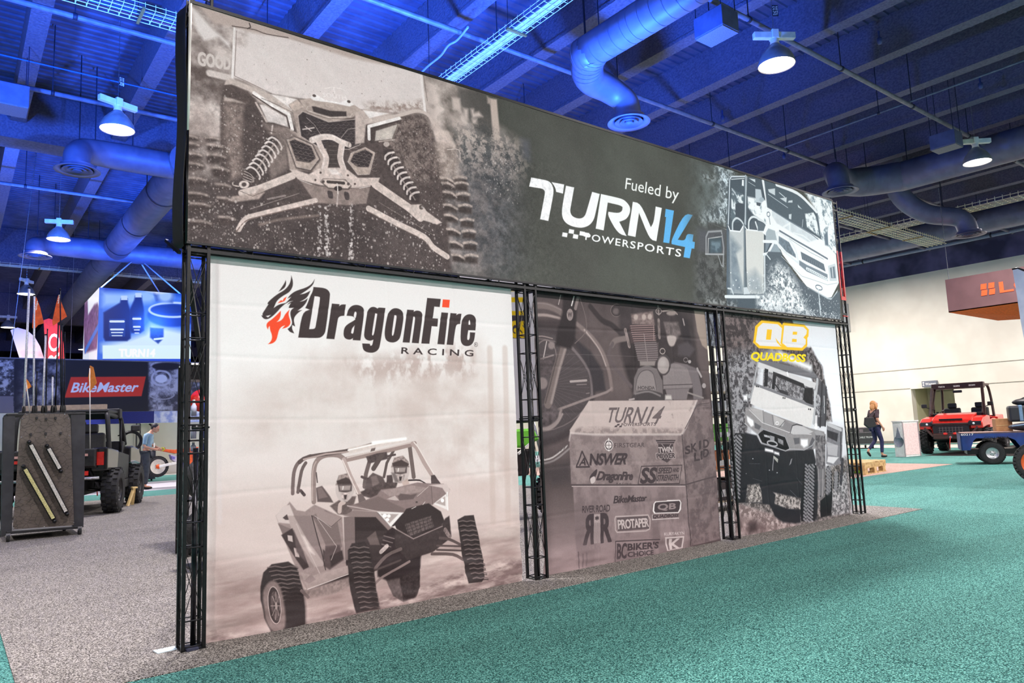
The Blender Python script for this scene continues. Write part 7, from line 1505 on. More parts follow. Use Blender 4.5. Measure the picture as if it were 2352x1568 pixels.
    B().tube([(0, 1.74, .52), (.02, 1.78, .36), (.04, 1.78, .12)], .012, 6).build('winch_strap', REDP, t); B().tube([(0, 1.66, .50), (0, 1.74, .50)], .04, 10).build('winch', STEEL, t)
    B().lathe([(.17, -.012), (.18, 0), (.17, .012), (.158, 0), (.17, -.012)], (w*.45, .28, 1.16), 24, M=Matrix.Rotation(1.1, 3, 'X')).build('steering_wheel', BLK, t); B().prism([(.35, .95), (.62, .95), (.62, 1.2), (.45, 1.22)], 'x', -w*.85, w*.85).build('dashboard', BLKP, t, bevel=.02)
    bd = B(); bd.box2((-w*.8, -1.55, .78), (w*.8, -.72, .84))
    for x in (-w*.8, w*.8-.05): bd.box2((x, -1.55, .84), (x+.05, -.72, 1.10))
    bd.build('cargo_bed', dark, t, bevel=.01); B().box2((-w*.8, -1.60, .80), (w*.8, -1.55, 1.10)).build('tailgate', body if bed else BLKP, t, bevel=.02)
    return t
MAROON = mat('maroon_trim', (70, 44, 40), 0.45, 0.1, (56, 36, 34), 8)
fw = on_z(2146, 1046, 0)
dv = (Vector((0, 0, 0))-Vector((24.8, 9.6, 0))).normalized(); hdg = math.atan2(-dv.x, dv.y)
utv('red utility vehicle with a dark roof facing forward, behind the blue cart', (25.45, 9.60, 0.03), hdg-0.22, REDP, MAROON, W=1.72, H=2.08)
BB = mat('black_gloss_body', (26, 25, 27), 0.25, 0.1, (20, 20, 22), 6, coat=.5)
u2 = utv('black off-road buggy seen from behind, partly hidden by the display rack', (1.97, 16.76, 0.03), -0.35, BB, BLKP, W=1.75, H=1.76, bed=False); u2.scale = (1.07, 1.07, 1.07)
B().box((-.05, -1.63, .92), (.9, .03, .05)).build('red_stripe', REDP, u2); B().box((0, -1.64, 1.0), (1.2, .03, .04)).build('pink_stripe', mat('rose_stripe', (210, 160, 150), .4), u2); B().tube([(-.8, -1.75, .62), (.8, -1.75, .62)], .025, 8).build('rear_bar', STEEL, u2); B().box((.55, -1.66, .70), (.14, .03, .07)).build('reflector', REDP, u2)
B().box((0, -.62, 1.83), (1.3, .12, .10)).build('rear_roof_light', mat('tan_strip', (170, 150, 134), .6), u2)
B().tube([(.60, -1.5, 1.1), (.56, -1.5, 2.45)], .008, 6).build('flag_rod', WHITEP, u2); B().prism([(.56, 2.5), (.61, 2.47), (.67, 2.2), (.57, 2.05), (.54, 2.3)], 'y', -1.505, -1.495).build('flag_cloth', mat('orange_flag', (240, 140, 50), .7), u2)
# blue flatbed cart
def cart():
    dirv = Vector((.42, -.91, 0)); dirv.normalize(); wc = on_z(2283, 1067, 0); ang = math.atan2(dirv.y, dirv.x)
    t = thing('utility_cart', 'blue flatbed cart with a number on its side at the right', 'cart', (wc.x, wc.y, 0.006), ang); BLUEP = mat('cart_blue', (8, 54, 124), .4, 0, (6, 46, 110), 5, coat=.3)
    z1, z0 = .755, .34; r = .268
    side = [(-.62, z1), (2.6, z1), (2.6, .30), (.78, .30), (.62, .30), (.47, .56), (.36, .62), (-.30, .62), (-.36, .56), (-.44, z0), (-.62, z0)]
    B().prism(side, 'y', -.03, .0).build('side_panel', BLUEP, t); B().prism(side, 'y', 1.0, 1.03).build('side_panel', BLUEP, t)
    B().box2((-.62, -.03, z1-.03), (2.6, 1.03, z1)).build('deck', mat('cart_deck', (150, 120, 110), .7), t); B().box2((-.62, -.03, z0), (-.59, 1.03, z1)).build('end_panel', BLUEP, t)
    for y in (.07, .93): wheel(t, (0.0, y, r-.006), r, .16, 'y', mat('cart_rim', (196, 198, 200), .3, .6), 30, rimr=.5, tread=.005)
    B().box2((-.5, .1, .24), (2.4, .9, .36)).build('underframe', BLK, t)
    for txt, x, z, wd, h, m in (('60217', -.60, .69, .26, .05, WHITEP), ('COLUMBIA', -.14, .60, .50, .05, BLK)):
        T = text_tris(txt, .012); u = T.reshape(-1, 2); u = (u-u.min(0))/(u.max(0)-u.min(0)); B().add([(x+wd*p[0], -.034, z+h*p[1]) for p in u], [(i, i+1, i+2) for i in range(0, len(u), 3)]).build('lettering', m, t, recalc=False)
    M = Matrix.Translation(t.location) @ Matrix.Rotation(ang, 4, 'Z'); return M, z1+.006, ang
CM, CZ, CA = cart()
def oncart(x, y): return (CM @ Vector((x, y, 0))).xy.to_tuple()
def carton(label, x, y, w, d, h, m, z=None):
    cx, cy = oncart(x, y); t = thing('cardboard_box', label, 'box', (cx, cy, z if z else CZ), CA+.08); B().box2((-w/2, -d/2, 0), (w/2, d/2, h)).build('carton', m, t, bevel=.006); B().box2((-w/2, -d/2-.002, h*.5-.02), (w/2, -d/2, h*.5)).build('tape', mat('tape', (190, 160, 110), .3), t); B().box2((-w/2-.01, -.01, h), (w/2+.01, .01, h+.006)).build('flap_seam', mat('tape', (190, 160, 110), .3), t)
CARD = mat('cardboard', (176, 132, 88), .8, 0, (158, 116, 74), 8)
carton('brown cardboard box on the left part of the blue cart', .34, .75, .34, .4, .30, CARD)
cx, cy = oncart(.80, .45); t = thing('suitcase', 'black ribbed suitcase with a pale stripe standing on the blue cart', 'suitcase', (cx, cy, CZ), CA)
B().box2((-.36, -.2, .22), (.5, .2, .60)).build('shell', mat('luggage_black', (34, 36, 42), .5), t, bevel=.05); B().box2((-.16, -.21, .23), (-.08, .21, .61)).build('stripe', mat('luggage_stripe', (110, 140, 170), .5), t, bevel=.02); B().tube([(-.1, 0, .6), (-.08, 0, .68), (.2, 0, .70), (.3, 0, .6)], .02, 8).build('handle', BLK, t)
cx, cy = oncart(.85, .28); t = thing('garment_bag', 'dark folded garment bag draped under the suitcase on the blue cart', 'bag', (cx, cy, CZ), CA)
b = B(); b.ball((0, 0, .10), .1, 8, sc=(4.6, 2.6, 1.0)); b.build('bag_body', mat('bag_dark', (38, 34, 46), .6, 0, (28, 26, 36), 6), t); B().tube([(-.4, -.2, .12), (0, -.26, .17), (.4, -.22, .15)], .015, 6).build('strap', mat('luggage_stripe', (110, 140, 170), .5), t)
cx, cy = oncart(1.05, .5); t = thing('duffel_bag', 'black rounded bag lying on top of the luggage pile', 'bag', (cx, cy, CZ+.60), CA); B().ball((-.2, 0, .08), .1, 8, sc=(3.0, 1.6, .9)).build('bag_body', BLKP, t); B().tube([(-.35, 0, .14), (-.2, 0, .2), (-.05, 0, .14)], .012, 6).build('handle', BLK, t)
# motocross wheel cut by the right edge of the view
wc = on_z(2390, 1110, 0.0); t = thing('motorcycle', 'off-road motorcycle at the right edge, only its knobbly tyre in view', 'motorcycle', (wc.x, wc.y, 0.012), math.atan2(-RGT.x, RGT.y)+PI/2-.55)
wheel(t, (0, 0, .335), .335, .10, 'y', mat('orange_rim', (224, 96, 40), .4, .2), 34, rimr=.72, tread=.02)
B().tube([(0, -.11, .335), (.42, -.13, 1.1)], .028, 8).tube([(0, .11, .335), (.42, .13, 1.1)], .028, 8).build('fork', STEEL, t); B().tube([(-.1, 0, .72), (.3, 0, .78), (.5, 0, .72)], .05, 8).build('fender', ORANGE, t); B().prism([(.42, .8), (.6, 1.1), (1.4, 1.0), (1.7, 1.02), (1.5, .6), (.9, .35), (.6, .4)], 'y', -.12, .12).build('frame_body', ORANGE, t, bevel=.03); wheel(t, (1.45, 0, .33), .33, .12, 'y', mat('orange_rim', (224, 96, 40), .4, .2), 30, rimr=.7); B().tube([(.42, -.38, 1.16), (.44, 0, 1.1), (.42, .38, 1.16)], .014, 8).build('handlebar', BLK, t)
# dirt bike on its stand beside the man
wc = on_y(362, 1072, 25.2); t = thing('dirt_bike', 'orange and white dirt bike raised on a stand beside the man', 'motorcycle', (wc.x, wc.y, 0.012), 0.12); z = wc.z
wheel(t, (0, 0, z), .31, .10, 'y', mat('spoke_white', (222, 216, 200), .4, .2), 30, rimr=.74); B().lathe([(.001, -.06), (.07, -.06), (.07, .06), (.001, .06)], (0, 0, z), 16, M=Matrix.Rotation(PI/2, 3, 'X')).build('hub', ORANGE, t)
B().bar((.02, -.09, z), (.62, -.07, z+.10), .05, .08).build('swingarm', WHITEP, t, bevel=.01); B().prism([(.02, z+.50), (.5, z+.38), (1.2, z+.50), (1.25, z+.56), (.5, z+.50), (-.2, z+.58)], 'y', -.09, .09).build('seat_fender', ORANGE, t, bevel=.02); B().prism([(.35, z+.36), (1.0, z+.1), (1.1, z-.1), (.8, z-.15), (.4, z+.2)], 'y', -.10, .10).build('frame_body', mat('bike_white', (235, 225, 225), .4, 0, (90, 80, 170), 4), t, bevel=.02); B().prism([(.75, z+.45), (1.0, z+.52), (1.2, z+.05), (.95, z-.1)], 'y', -.13, .13).build('number_plate', ORANGE, t, bevel=.02)
B().tube([(.75, -.2, 0), (.85, 0, z-.1), (.75, .2, 0)], .02, 6).tube([(1.05, -.2, 0), (.95, 0, z-.1), (1.05, .2, 0)], .02, 6).tube([(.75, -.2, 0.02), (1.05, -.2, 0.02)], .02, 6).build('stand', BLK, t); wheel(t, (1.5, 0, z+.05), .33, .09, 'y', mat('spoke_white', (222, 216, 200), .4, .2), 30, rimr=.74)
wc = on_z(300, 1108, 0); t = thing('tool_cabinet', 'dark cabinet with grille slots behind the man in the blue shirt', 'cabinet', (wc.x, wc.y, .012), 0.0); b = B().box2((-.6, 0, .06), (.75, .8, 1.0)); b.build('body', mat('dark_navy', (30, 32, 42), .5), t, bevel=.01)
for i in range(5): B().box((.05, -.006, .50+i*.09), (1.1, .012, .03)).build('slat', BLK, t)
for x in (-.5, .65): B().lathe([(.001, -.02), (.05, -.02), (.05, .02), (.001, .02)], (x, .1, .05), 12, M=Matrix.Rotation(PI/2, 3, 'Y')).build('caster', RUB, t)
o = thing('spare_tyre', 'loose black tyre standing on the dark cabinet behind the man', 'tyre', (wc.x+.05, wc.y+.35, 1.012)); B().lathe([(.26, -.05), (.33, -.06), (.36, 0), (.33, .06), (.26, .05), (.26, -.05)], (0, 0, .36), 28, M=Matrix.Rotation(PI/2, 3, 'X')).build('tyre_ring', RUB, o)
# yellow timber chock and pale bar by the buggy wheel
a = on_z(293, 1163, .0); o = thing('wheel_chock', 'pale yellow timber chock standing by the black buggy', 'chock', (a.x, a.y, .012), .1); B().bar((0, 0, 0), (.12, .03, .36), .06, .04).build('leg_board', mat('pine', (226, 196, 136), .7), o); B().bar((.16, .25, 0), (.13, .05, .36), .06, .04).build('leg_board', mat('pine', (226, 196, 136), .7), o); B().box((.13, .04, .36), (.10, .12, .03)).build('cap_board', mat('pine', (226, 196, 136), .7), o)
# ================================================================== people
SKIN = mat('skin', (206, 150, 122), .55, 0, (196, 138, 110), 12)
def skinned(name, verts, edges, radii, m, parent, root=0, sub=2):
    me = bpy.data.meshes.new(name); me.from_pydata([tuple(v) for v in verts], edges, []); o = link(name, me, m, parent)
    sk = o.modifiers.new('skin', 'SKIN'); sk.use_smooth_shade = True; d = me.skin_vertices[0].data
    for i, r in enumerate(radii): d[i].radius = (r, r) if not isinstance(r, tuple) else r
    d[root].use_root = True; s = o.modifiers.new('sub', 'SUBSURF'); s.levels = sub; s.render_levels = sub; return o
def chain(pts): return [(i, i+1) for i in range(len(pts)-1)]
def person(label, loc, rz, S, J, shirt, trousers, hair, shoe, long_hair=False, sleeve=.55):
    """J holds joint positions in metres, local +x forward, +y left, z up"""
    t = thing('person', label, 'person', loc, rz)
    V = lambda k: Vector(J[k])*S
    names = ['pelvis', 'belly', 'chest', 'neck', 'head0']; vs = [V(n) for n in names]; rad = [(.125, .10), (.115, .095), (.135, .10), .05, .05]; ed = chain(vs)
    def add(parent_i, keys, rr):
        i0 = parent_i
        for k, r in zip(keys, rr): vs.append(V(k)); rad.append(r); ed.append((i0, len(vs)-1)); i0 = len(vs)-1
        return i0
    for s in 'LR':
        add(2, ['sh'+s, 'el'+s, 'wr'+s, 'pm'+s], [.052, .038, .026, .03]); add(0, ['hip'+s, 'kn'+s, 'an'+s, 'toe'+s], [.085, .055, .036, .03])
    rad = [tuple(x*S for x in r) if isinstance(r, tuple) else r*S for r in rad]; body = skinned('body', vs, ed, rad, SKIN, t)
    # head with face
    hc = V('head'); f = Vector((math.cos(J['look'])*1.0, 0, math.sin(J['look']))); M = Vector((0, 0, 1)).rotation_difference(Vector((-f.z, 0, f.x)).normalized()).to_matrix(); M = Matrix.Rotation(-J['look'], 3, 'Y')
    H = B(); H.ball(hc, .1*S, 10, sc=(.95, .76, 1.12), M=M); H.ball(hc+M @ Vector((.045, 0, -.055))*S, .06*S, 8, sc=(.9, .85, .9)); H.ball(hc+M @ Vector((.100, 0, -.018))*S, .018*S, 6, sc=(1, .7, 1.3))
    for s in (-1, 1): H.ball(hc+M @ Vector((-.005, s*.078, -.01))*S, .024*S, 6, sc=(.8, .4, 1.2))
    H.build('head', SKIN, t)
    E_ = B()
    for s in (-1, 1): E_.ball(hc+M @ Vector((.086, s*.032, .012))*S, .011*S, 6)
    E_.build('eyes', mat('eye', (40, 30, 28), .3), t); B().ball(hc+M @ Vector((.088, 0, -.060))*S, .02*S, 6, sc=(.5, 1.2, .35)).build('mouth', mat('lip', (160, 90, 84), .5), t)
    hb = B(); hb.ball(hc+M @ Vector((-.030, 0, .024))*S, .102*S, 10, sc=(.95, .80, 1.06), M=M)
    if long_hair:
        hb.tube([hc+Vector((-.05, 0, .0))*S, hc+Vector((-.07, 0, -.12))*S, hc+Vector((-.055, 0, -.24))*S], [.08*S, .075*S, .04*S], 12)
        for s in (-1, 1): hb.tube([hc+Vector((.0, s*.07, .02))*S, hc+Vector((.005, s*.078, -.10))*S, hc+Vector((.03, s*.075, -.22))*S], [.035*S, .034*S, .016*S], 8)
    hb.build('hair', hair, t)
    # hands with fingers
    for s in 'LR':
        p = V('pm'+s); d = (V('pm'+s)-V('wr'+s)).normalized(); side = Vector((0, 1 if s == 'L' else -1, 0)); n = d.cross(side); hv = [p-d*.02*S]; he = []; hr = [.026*S]
        for i, (o_, L) in enumerate(((-.027, .055), (-.009, .066), (.009, .07), (.027, .06))):
            a = p+n*o_*S+d*.03*S; b_ = a+d*L*.5*S-side*.004*S; c = b_+d*L*.42*S-side*.02*S; k = len(hv); hv += [a, b_, c]; he += [(0, k), (k, k+1), (k+1, k+2)]; hr += [.0105*S, .0095*S, .008*S]
        k = len(hv); a = p+n*-.035*S; hv += [a, a+d*.035*S-n*.02*S]; he += [(0, k), (k, k+1)]; hr += [.012*S, .009*S]
        skinned('hand', hv, he, hr, SKIN, t, sub=1)
    # shirt
    vs = [V('pelvis')+Vector((0, 0, -.02))*S, V('belly'), V('chest'), V('neck')+Vector((0, 0, -.055))*S]; ed = chain(vs); rad = [(.145*S, .118*S), (.13*S, .11*S), (.15*S, .115*S), (.07*S, .07*S)]
    for s in 'LR':
        a, e = V('sh'+s), V('el'+s); k = len(vs); vs += [a, a+(e-a)*sleeve*.6, a+(e-a)*sleeve*1.2]; ed += [(2, k), (k, k+1), (k+1, k+2)]; rad += [(.066*S, .066*S), (.058*S, .058*S), (.056*S, .056*S)]
    skinned('shirt', vs, ed, rad, shirt, t)
    vs = [V('pelvis')]; ed = []; rad = [(.14*S, .115*S)]
    for s in 'LR':
        a, kn, an = V('hip'+s), V('kn'+s), V('an'+s); k = len(vs); vs += [a, (a+kn)/2, kn, (kn+an)/2, an+(kn-an)*.10]; ed += [(0, k), (k, k+1), (k+1, k+2), (k+2, k+3), (k+3, k+4)]; rad += [(x*S*J['tr'],)*2 for x in (.10, .086, .066, .058, .05)]
    skinned('trousers', vs, ed, rad, trousers, t)
    for s in 'LR':
        a, b_ = V('an'+s), V('toe'+s); d = b_-a; skinned('shoe', [a-d*.25-Vector((0, 0, .045))*S, a+d*.4-Vector((0, 0, .03))*S, b_+d*.12], [(0, 1), (1, 2)], [.036*S, .042*S, .028*S], shoe, t, sub=2)
    return t
yw = math.atan2(RGT.y, RGT.x)
wp = on_z(2016, 1051, 0.0)
JW = dict(pelvis=(0, 0, .95), belly=(.01, 0, 1.10), chest=(.02, 0, 1.32), neck=(.02, 0, 1.47), head0=(.03, 0, 1.54), head=(.05, 0, 1.60), look=.28, hipL=(0, .09, .90), hipR=(0, -.09, .90),
          knR=(.13, -.09, .50), anR=(.10, -.08, .08), toeR=(.24, -.09, .045), knL=(.04, .09, .52), anL=(-.24, .09, .20), toeL=(-.17, .09, .05),
          shR=(.0, -.17, 1.40), elR=(-.03, -.22, 1.13), wrR=(.10, -.22, .93), pmR=(.13, -.21, .87), shL=(.0, .17, 1.40), elL=(-.05, .21, 1.15), wrL=(.14, .2, 1.0), pmL=(.2, .2, .97), tr=.92)
tw = person('woman with long blonde hair, dark top and jeans walking to the right', (wp.x, wp.y, .012), yw+.1, .985, JW, mat('dark_top', (84, 64, 68), .8, 0, (70, 52, 58), 14), mat('jeans', (44, 42, 82), .8, 0, (34, 32, 66), 10), mat('blonde', (206, 150, 92), .6, 0, (180, 124, 72), 20), BLKP, True, .7)
tb = thing('handbag', 'black shoulder bag hanging behind the walking woman', 'bag', tw.location, yw+.1); B().prism([(-.50, .98), (-.46, 1.20), (-.20, 1.20), (-.12, .92), (-.38, .88)], 'y', -.32, -.24).build('bag_body', BLKP, tb, bevel=.02); B().tube([(-.42, -.28, 1.19), (-.18, -.24, 1.34), (-.02, -.19, 1.44), (-.20, -.28, 1.19)], .010, 6).build('strap', BLK, tb)
mp = on_z(336, 1124, 0)
JM = dict(pelvis=(0, 0, .98), belly=(-.01, 0, 1.14), chest=(.03, 0, 1.38), neck=(.10, 0, 1.53), head0=(.14, 0, 1.58), head=(.20, 0, 1.62), look=-.55, hipL=(0, .10, .93), hipR=(0, -.10, .93),
          knR=(.03, -.11, .50), anR=(.0, -.11, .08), toeR=(.17, -.12, .045), knL=(-.09, .11, .52), anL=(-.28, .11, .10), toeL=(-.13, .12, .045),
          shR=(.03, -.20, 1.44), elR=(.0, -.25, 1.14), wrR=(.26, -.20, 1.04), pmR=(.34, -.17, 1.04), shL=(.03, .20, 1.44), elL=(.04, .24, 1.16), wrL=(.28, .17, 1.06), pmL=(.36, .14, 1.06), tr=1.2)
tm = person('man in a light blue polo shirt and grey trousers looking down at his hands', (mp.x, mp.y, .012), yw+.15, 1.03, JM, mat('blue_polo', (140, 168, 186), .8, 0, (124, 152, 172), 10), mat('grey_slacks', (62, 64, 72), .8, 0, (50, 52, 60), 8), mat('dark_hair', (30, 26, 28), .6), BLK, False, .75)
R_ = Matrix.Rotation(yw+.15, 4, 'Z'); c = R_ @ Vector((.41, -.03, 1.08)); o = B().lathe([(.028, -.03), (.052, -.03), (.055, 0), (.052, .03), (.028, .03), (.028, -.03)], (0, 0, 0), 20, M=Matrix.Rotation(PI/2, 3, 'X')).build('tape_roll', mat('yellow_tape', (220, 220, 60), .4)); o.location = tm.location+c; tag(o, 'yellow tape roll held in the hands of the man', 'tape')
o = B().box((0, 0, 0), (.01, .09, .12)).build('badge', WHITEP, tm); o.location = Vector((.19, -.03, 1.2))
# ================================================================== right side and things seen through the gaps
def letter(txt, P, parent, m, name='lettering', bold=.012):
    """flat lettering: P maps (u, v) in 0..1 to local coordinates"""
    T = text_tris(txt, bold); u = T.reshape(-1, 2); u = (u-u.min(0))/(u.max(0)-u.min(0)); return B().add([P(p[0], p[1]) for p in u], [(i, i+1, i+2) for i in range(0, len(u), 3)]).build(name, m, parent, recalc=False)
# podium
a, c_, l_ = on_z(2079, 1050, 0), on_z(2116, 1047, 0), on_z(2065, 1045, 0)
t = thing('podium', 'white and pale pink podium left of the red utility vehicle', 'podium', (a.x, a.y, .012), math.atan2(c_.y-a.y, c_.x-a.x)); w = (c_-a).length; H_ = 1.03; d_ = .30
B().box2((0, 0, 0), (w, d_, H_)).build('carcass', WHITEP, t); B().box2((.05, -.008, .05), (w-.05, 0, H_-.05)).build('front_panel', mat('pink_panel', (238, 208, 204), .4), t)
for x in (0, w-.04): B().box2((x, -.014, 0), (x+.04, 0, H_)).build('edge_strip', mat('silver_edge', (186, 176, 180), .35, .5), t)
B().box2((-.02, -.02, H_), (w+.02, d_+.02, H_+.03)).build('top', WHITEP, t); B().lathe([(.001, 0), (.16, 0), (.16, .004)], (-.004, d_*.5, .45), 24, M=Matrix.Rotation(-PI/2, 3, 'Y')).build('round_logo', mat('logo_grey', (130, 134, 146), .5), t); B().prism([(d_*.5-.09, .55), (d_*.5+.09, .55), (d_*.5, .88)], 'x', -.006, -.0).build('arrow_logo', mat('logo_grey', (130, 134, 146), .5), t)
# flight case
a = on_z(2012, 1030, 0); t = thing('flight_case', 'black and silver flight case on casters by the right-hand wall', 'case', (a.x, a.y, .012), math.atan2(RGT.y, RGT.x)+PI-.12); 
b0, b1, zz = 0.0, .66, .16
B().box2((0, -.95, zz), (.66, 0, .80)).build('case_body', mat('case_black', (62, 60, 60), .6), t)
for z in (zz, .60, .78): B().box2((-.012, -.96, z), (.672, .012, z+.035)).build('edge_trim', STEEL, t)
for x, y in ((-.01, .01), (.65, .01), (-.01, -.955), (.65, -.955)): B().box2((x-.012, y-.02, zz), (x+.025, y+.02, .81)).build('edge_trim', STEEL, t)
for x in (.12, .48): B().box2((x-.07, .0, .62), (x+.07, .012, .74)).build('latch', STEEL, t)
for x, y in ((.08, -.08), (.58, -.08), (.08, -.87), (.58, -.87)): B().lathe([(.001, -.02), (.055, -.02), (.055, .02), (.001, .02)], (x, y, .055), 14, M=Matrix.Rotation(PI/2, 3, 'Y')).build('caster', RUB, t); B().box((x, y, .12), (.06, .08, .08)).build('caster_fork', STEEL, t)
letter('CABLE TRUNK', lambda u, v: (.60-.54*u, .014, .40+.07*v), t, WHITEP)
# wooden pallet of separate boards and blocks
a, b_ = on_z(1988, 1092, 0), on_z(2046, 1081, 0); ang = math.atan2(b_.y-a.y, b_.x-a.x); t = thing('wooden_pallet', 'wooden pallet of separate boards standing beyond the right tower', 'pallet', (a.x, a.y, .012), ang); L = 1.25; D = 1.0
src = None
for i in range(7): B().box2((0, i*.15, .235), (L, i*.15+.11, .258)).build('plank', WOOD, t)
for i in range(3):
    B().box2((0, i*.44, .13), (L, i*.44+.10, .235)).build('stringer', WOOD, t); B().box2((0, i*.44, 0), (L, i*.44+.10, .022)).build('plank', WOOD, t)
    for j in range(3): B().box2((j*.53, i*.44, .022), (j*.53+.15, i*.44+.10, .13)).build('block', WOOD, t)
a = on_z(1972, 1097, 0); t = thing('wrapped_bundle', 'black wrapped bundle beside the wooden pallet, behind the right tower', 'bundle', (a.x-.1, a.y+.15, .012), ang); B().box2((-.35, 0, 0), (.30, .7, .26)).build('wrap', BLKP, t, bevel=.05); B().box2((-.36, -.01, .10), (.31, .71, .14)).build('band', DGREY, t)
a = on_z(1955, 1086, 0.02); o = B().tube(smooth_path([(-.3, 0, .02), (-.1, .15, .03), (.1, -.05, .02), (.3, .1, .03), (.45, 0, .02)]), .02, 6).build('ratchet_strap', mat('lime', (150, 220, 40), .6)); o.location = (a.x, a.y-.1, .012); tag(o, 'lime green strap lying on the carpet behind the right tower', 'strap')
# restroom sign
a = on_x(2117, 889, 32.8); b_ = on_x(2149, 873, 32.8); t = thing('restroom_sign', 'grey Women restroom sign above the doorway', 'sign', (32.9, b_.y, a.z)); w = a.y-b_.y; h = b_.z-a.z
B().box2((-.06, 0, 0), (.1, w, h)).build('plate', mat('sign_grey', (112, 116, 126), .5), t); letter('Women', lambda u, v: (-.065, w*.72*(1-u)+w*.04, h*.28+h*.42*v), t, WHITEP, bold=.02)
b = B().ball((-.065, w*.88, h*.72), .035, 6, sc=(.2, 1, 1)); b.prism([(w*.82, h*.2), (w*.94, h*.2), (w*.88, h*.62)], 'x', -.075, -.062); b.build('figure_symbol', WHITEP, t)
a = on_x(1950, 760, 32.8); t = thing('wall_sign', 'tall pale grey sign on the cream wall behind the right tower', 'sign', (32.9, a.y, a.z)); b_ = on_x(1926, 700, 32.8); w = b_.y-a.y; h = b_.z-a.z; B().box2((-.05, 0, 0), (.1, w, h)).build('plate', mat('sign_pale', (176, 178, 178), .5), t); letter('No.', lambda u, v: (-.055, w*.75-w*.5*u, h*.12+h*.10*v), t, mat('sign_ink', (70, 72, 76), .6))
# hung triangular fabric sign with orange underside
X_ = 22.0; TL, TR, BL, BR = on_x(2171, 643, X_), on_x(2420, 602, X_), on_x(2179, 718, X_), on_x(2420, 684, X_)
t = thing('hanging_fabric_sign', 'brown and orange hanging fabric sign at the right edge', 'sign', (X_, BR.y, BR.z)); y1 = BL.y-BR.y; h = TL.z-BL.z
B().add([(0, 0, 0), (0, y1, 0), (0, y1, h), (0, 0, h), (.02, 0, 0), (.02, y1, 0), (.02, y1, h), (.02, 0, h)], [(0, 1, 2, 3), (7, 6, 5, 4), (0, 4, 5, 1), (2, 6, 7, 3), (1, 5, 6, 2), (0, 3, 7, 4)]).build('front_cloth', mat('taupe_cloth', (112, 80, 80), .8, 0, (104, 74, 74), 2), t)
q = lambda x, y, X: (lambda p: (p.x-X_, p.y-BR.y, p.z-BR.z))(on_x(x, y, X))
ORB = mat('bright_orange', (255, 112, 40), .7); P5 = [(0, y1, 0), q(2292, 736, 23.6), q(2420, 728, 23.6), (0, 0, 0)]; P6 = [(a_[0], a_[1], a_[2]+.03) for a_ in P5]
B().add(P5+P6, [(0, 1, 2, 3), (7, 6, 5, 4), (0, 4, 5, 1), (1, 5, 6, 2), (2, 6, 7, 3), (3, 7, 4, 0)]).build('underside_cloth', ORB, t)
ORL = mat('logo_orange', (255, 96, 40), .6)
gy_ = lambda x, y: (lambda p: (p.y-BR.y, p.z-BR.z))(on_x(x, y, X_))
(ya, za), (yc, zc) = gy_(2297, 673), gy_(2388, 657)
letter('LO', lambda u, v: (-.012, ya+(yc-ya)*u, za+(zc-za)*u*.0+.30*v), t, ORL, bold=.02)
(ya, za), (yc, zc) = gy_(2252, 680), gy_(2288, 674); dw = (yc-ya)/2; dh = .17
for i in (0, 1):
    for j in (0, 1):
        y_ = ya+dw*i; z_ = za+dh*j; k_ = dw*.12; B().prism([(y_+k_, z_), (y_+dw*.86, z_), (y_+dw*.98, z_+dh*.88), (y_+k_*2, z_+dh*.88)], 'x', -.014, -.008).build('emblem_petal', ORL, t)
for yy in (.2, y1-.1): B().tube([(0, yy, h), (.0, yy, 7.6-BR.z)], .008, 5).build('hanging_wire', STEEL, t)
# white feather flag near the right edge
Yf = 7.0; vv = [on_z(2362, 1075, 0)]
fp = on_x(2368, 1040, 17.5); t = thing('feather_flag', 'white feather flag with a curved black pole cut by the right edge', 'flag', (17.5, fp.y-.25, 0.006), 0); q = lambda x, y: (lambda p: (p.y-t.location.y, p.z))(on_x(x, y, 17.5))
cl = [q(2326, 620), q(2338, 618), q(2352, 624), q(2372, 640), q(2390, 700), q(2394, 900), q(2380, 940), q(2356, 800), q(2344, 735), q(2336, 680)]
B().prism(cl, 'x', -.005, .005).build('cloth', mat('flag_white', (214, 218, 224), .7, 0, (196, 202, 212), 3), t)
pp = [(0, *q(2325, 619)), (0, *q(2338, 616)), (0, *q(2354, 622)), (0, *q(2376, 640)), (0, *q(2394, 700)), (0, *q(2398, 900)), (0, 0, 0.02)]; pp[-1] = (0, q(2398, 900)[0], .02); B().tube(pp, .02, 8).build('pole', BLK, t); B().lathe([(.001, .03), (.25, .01), (.25, 0)], (0, q(2398, 900)[0], 0), 20).build('base', BLK, t)
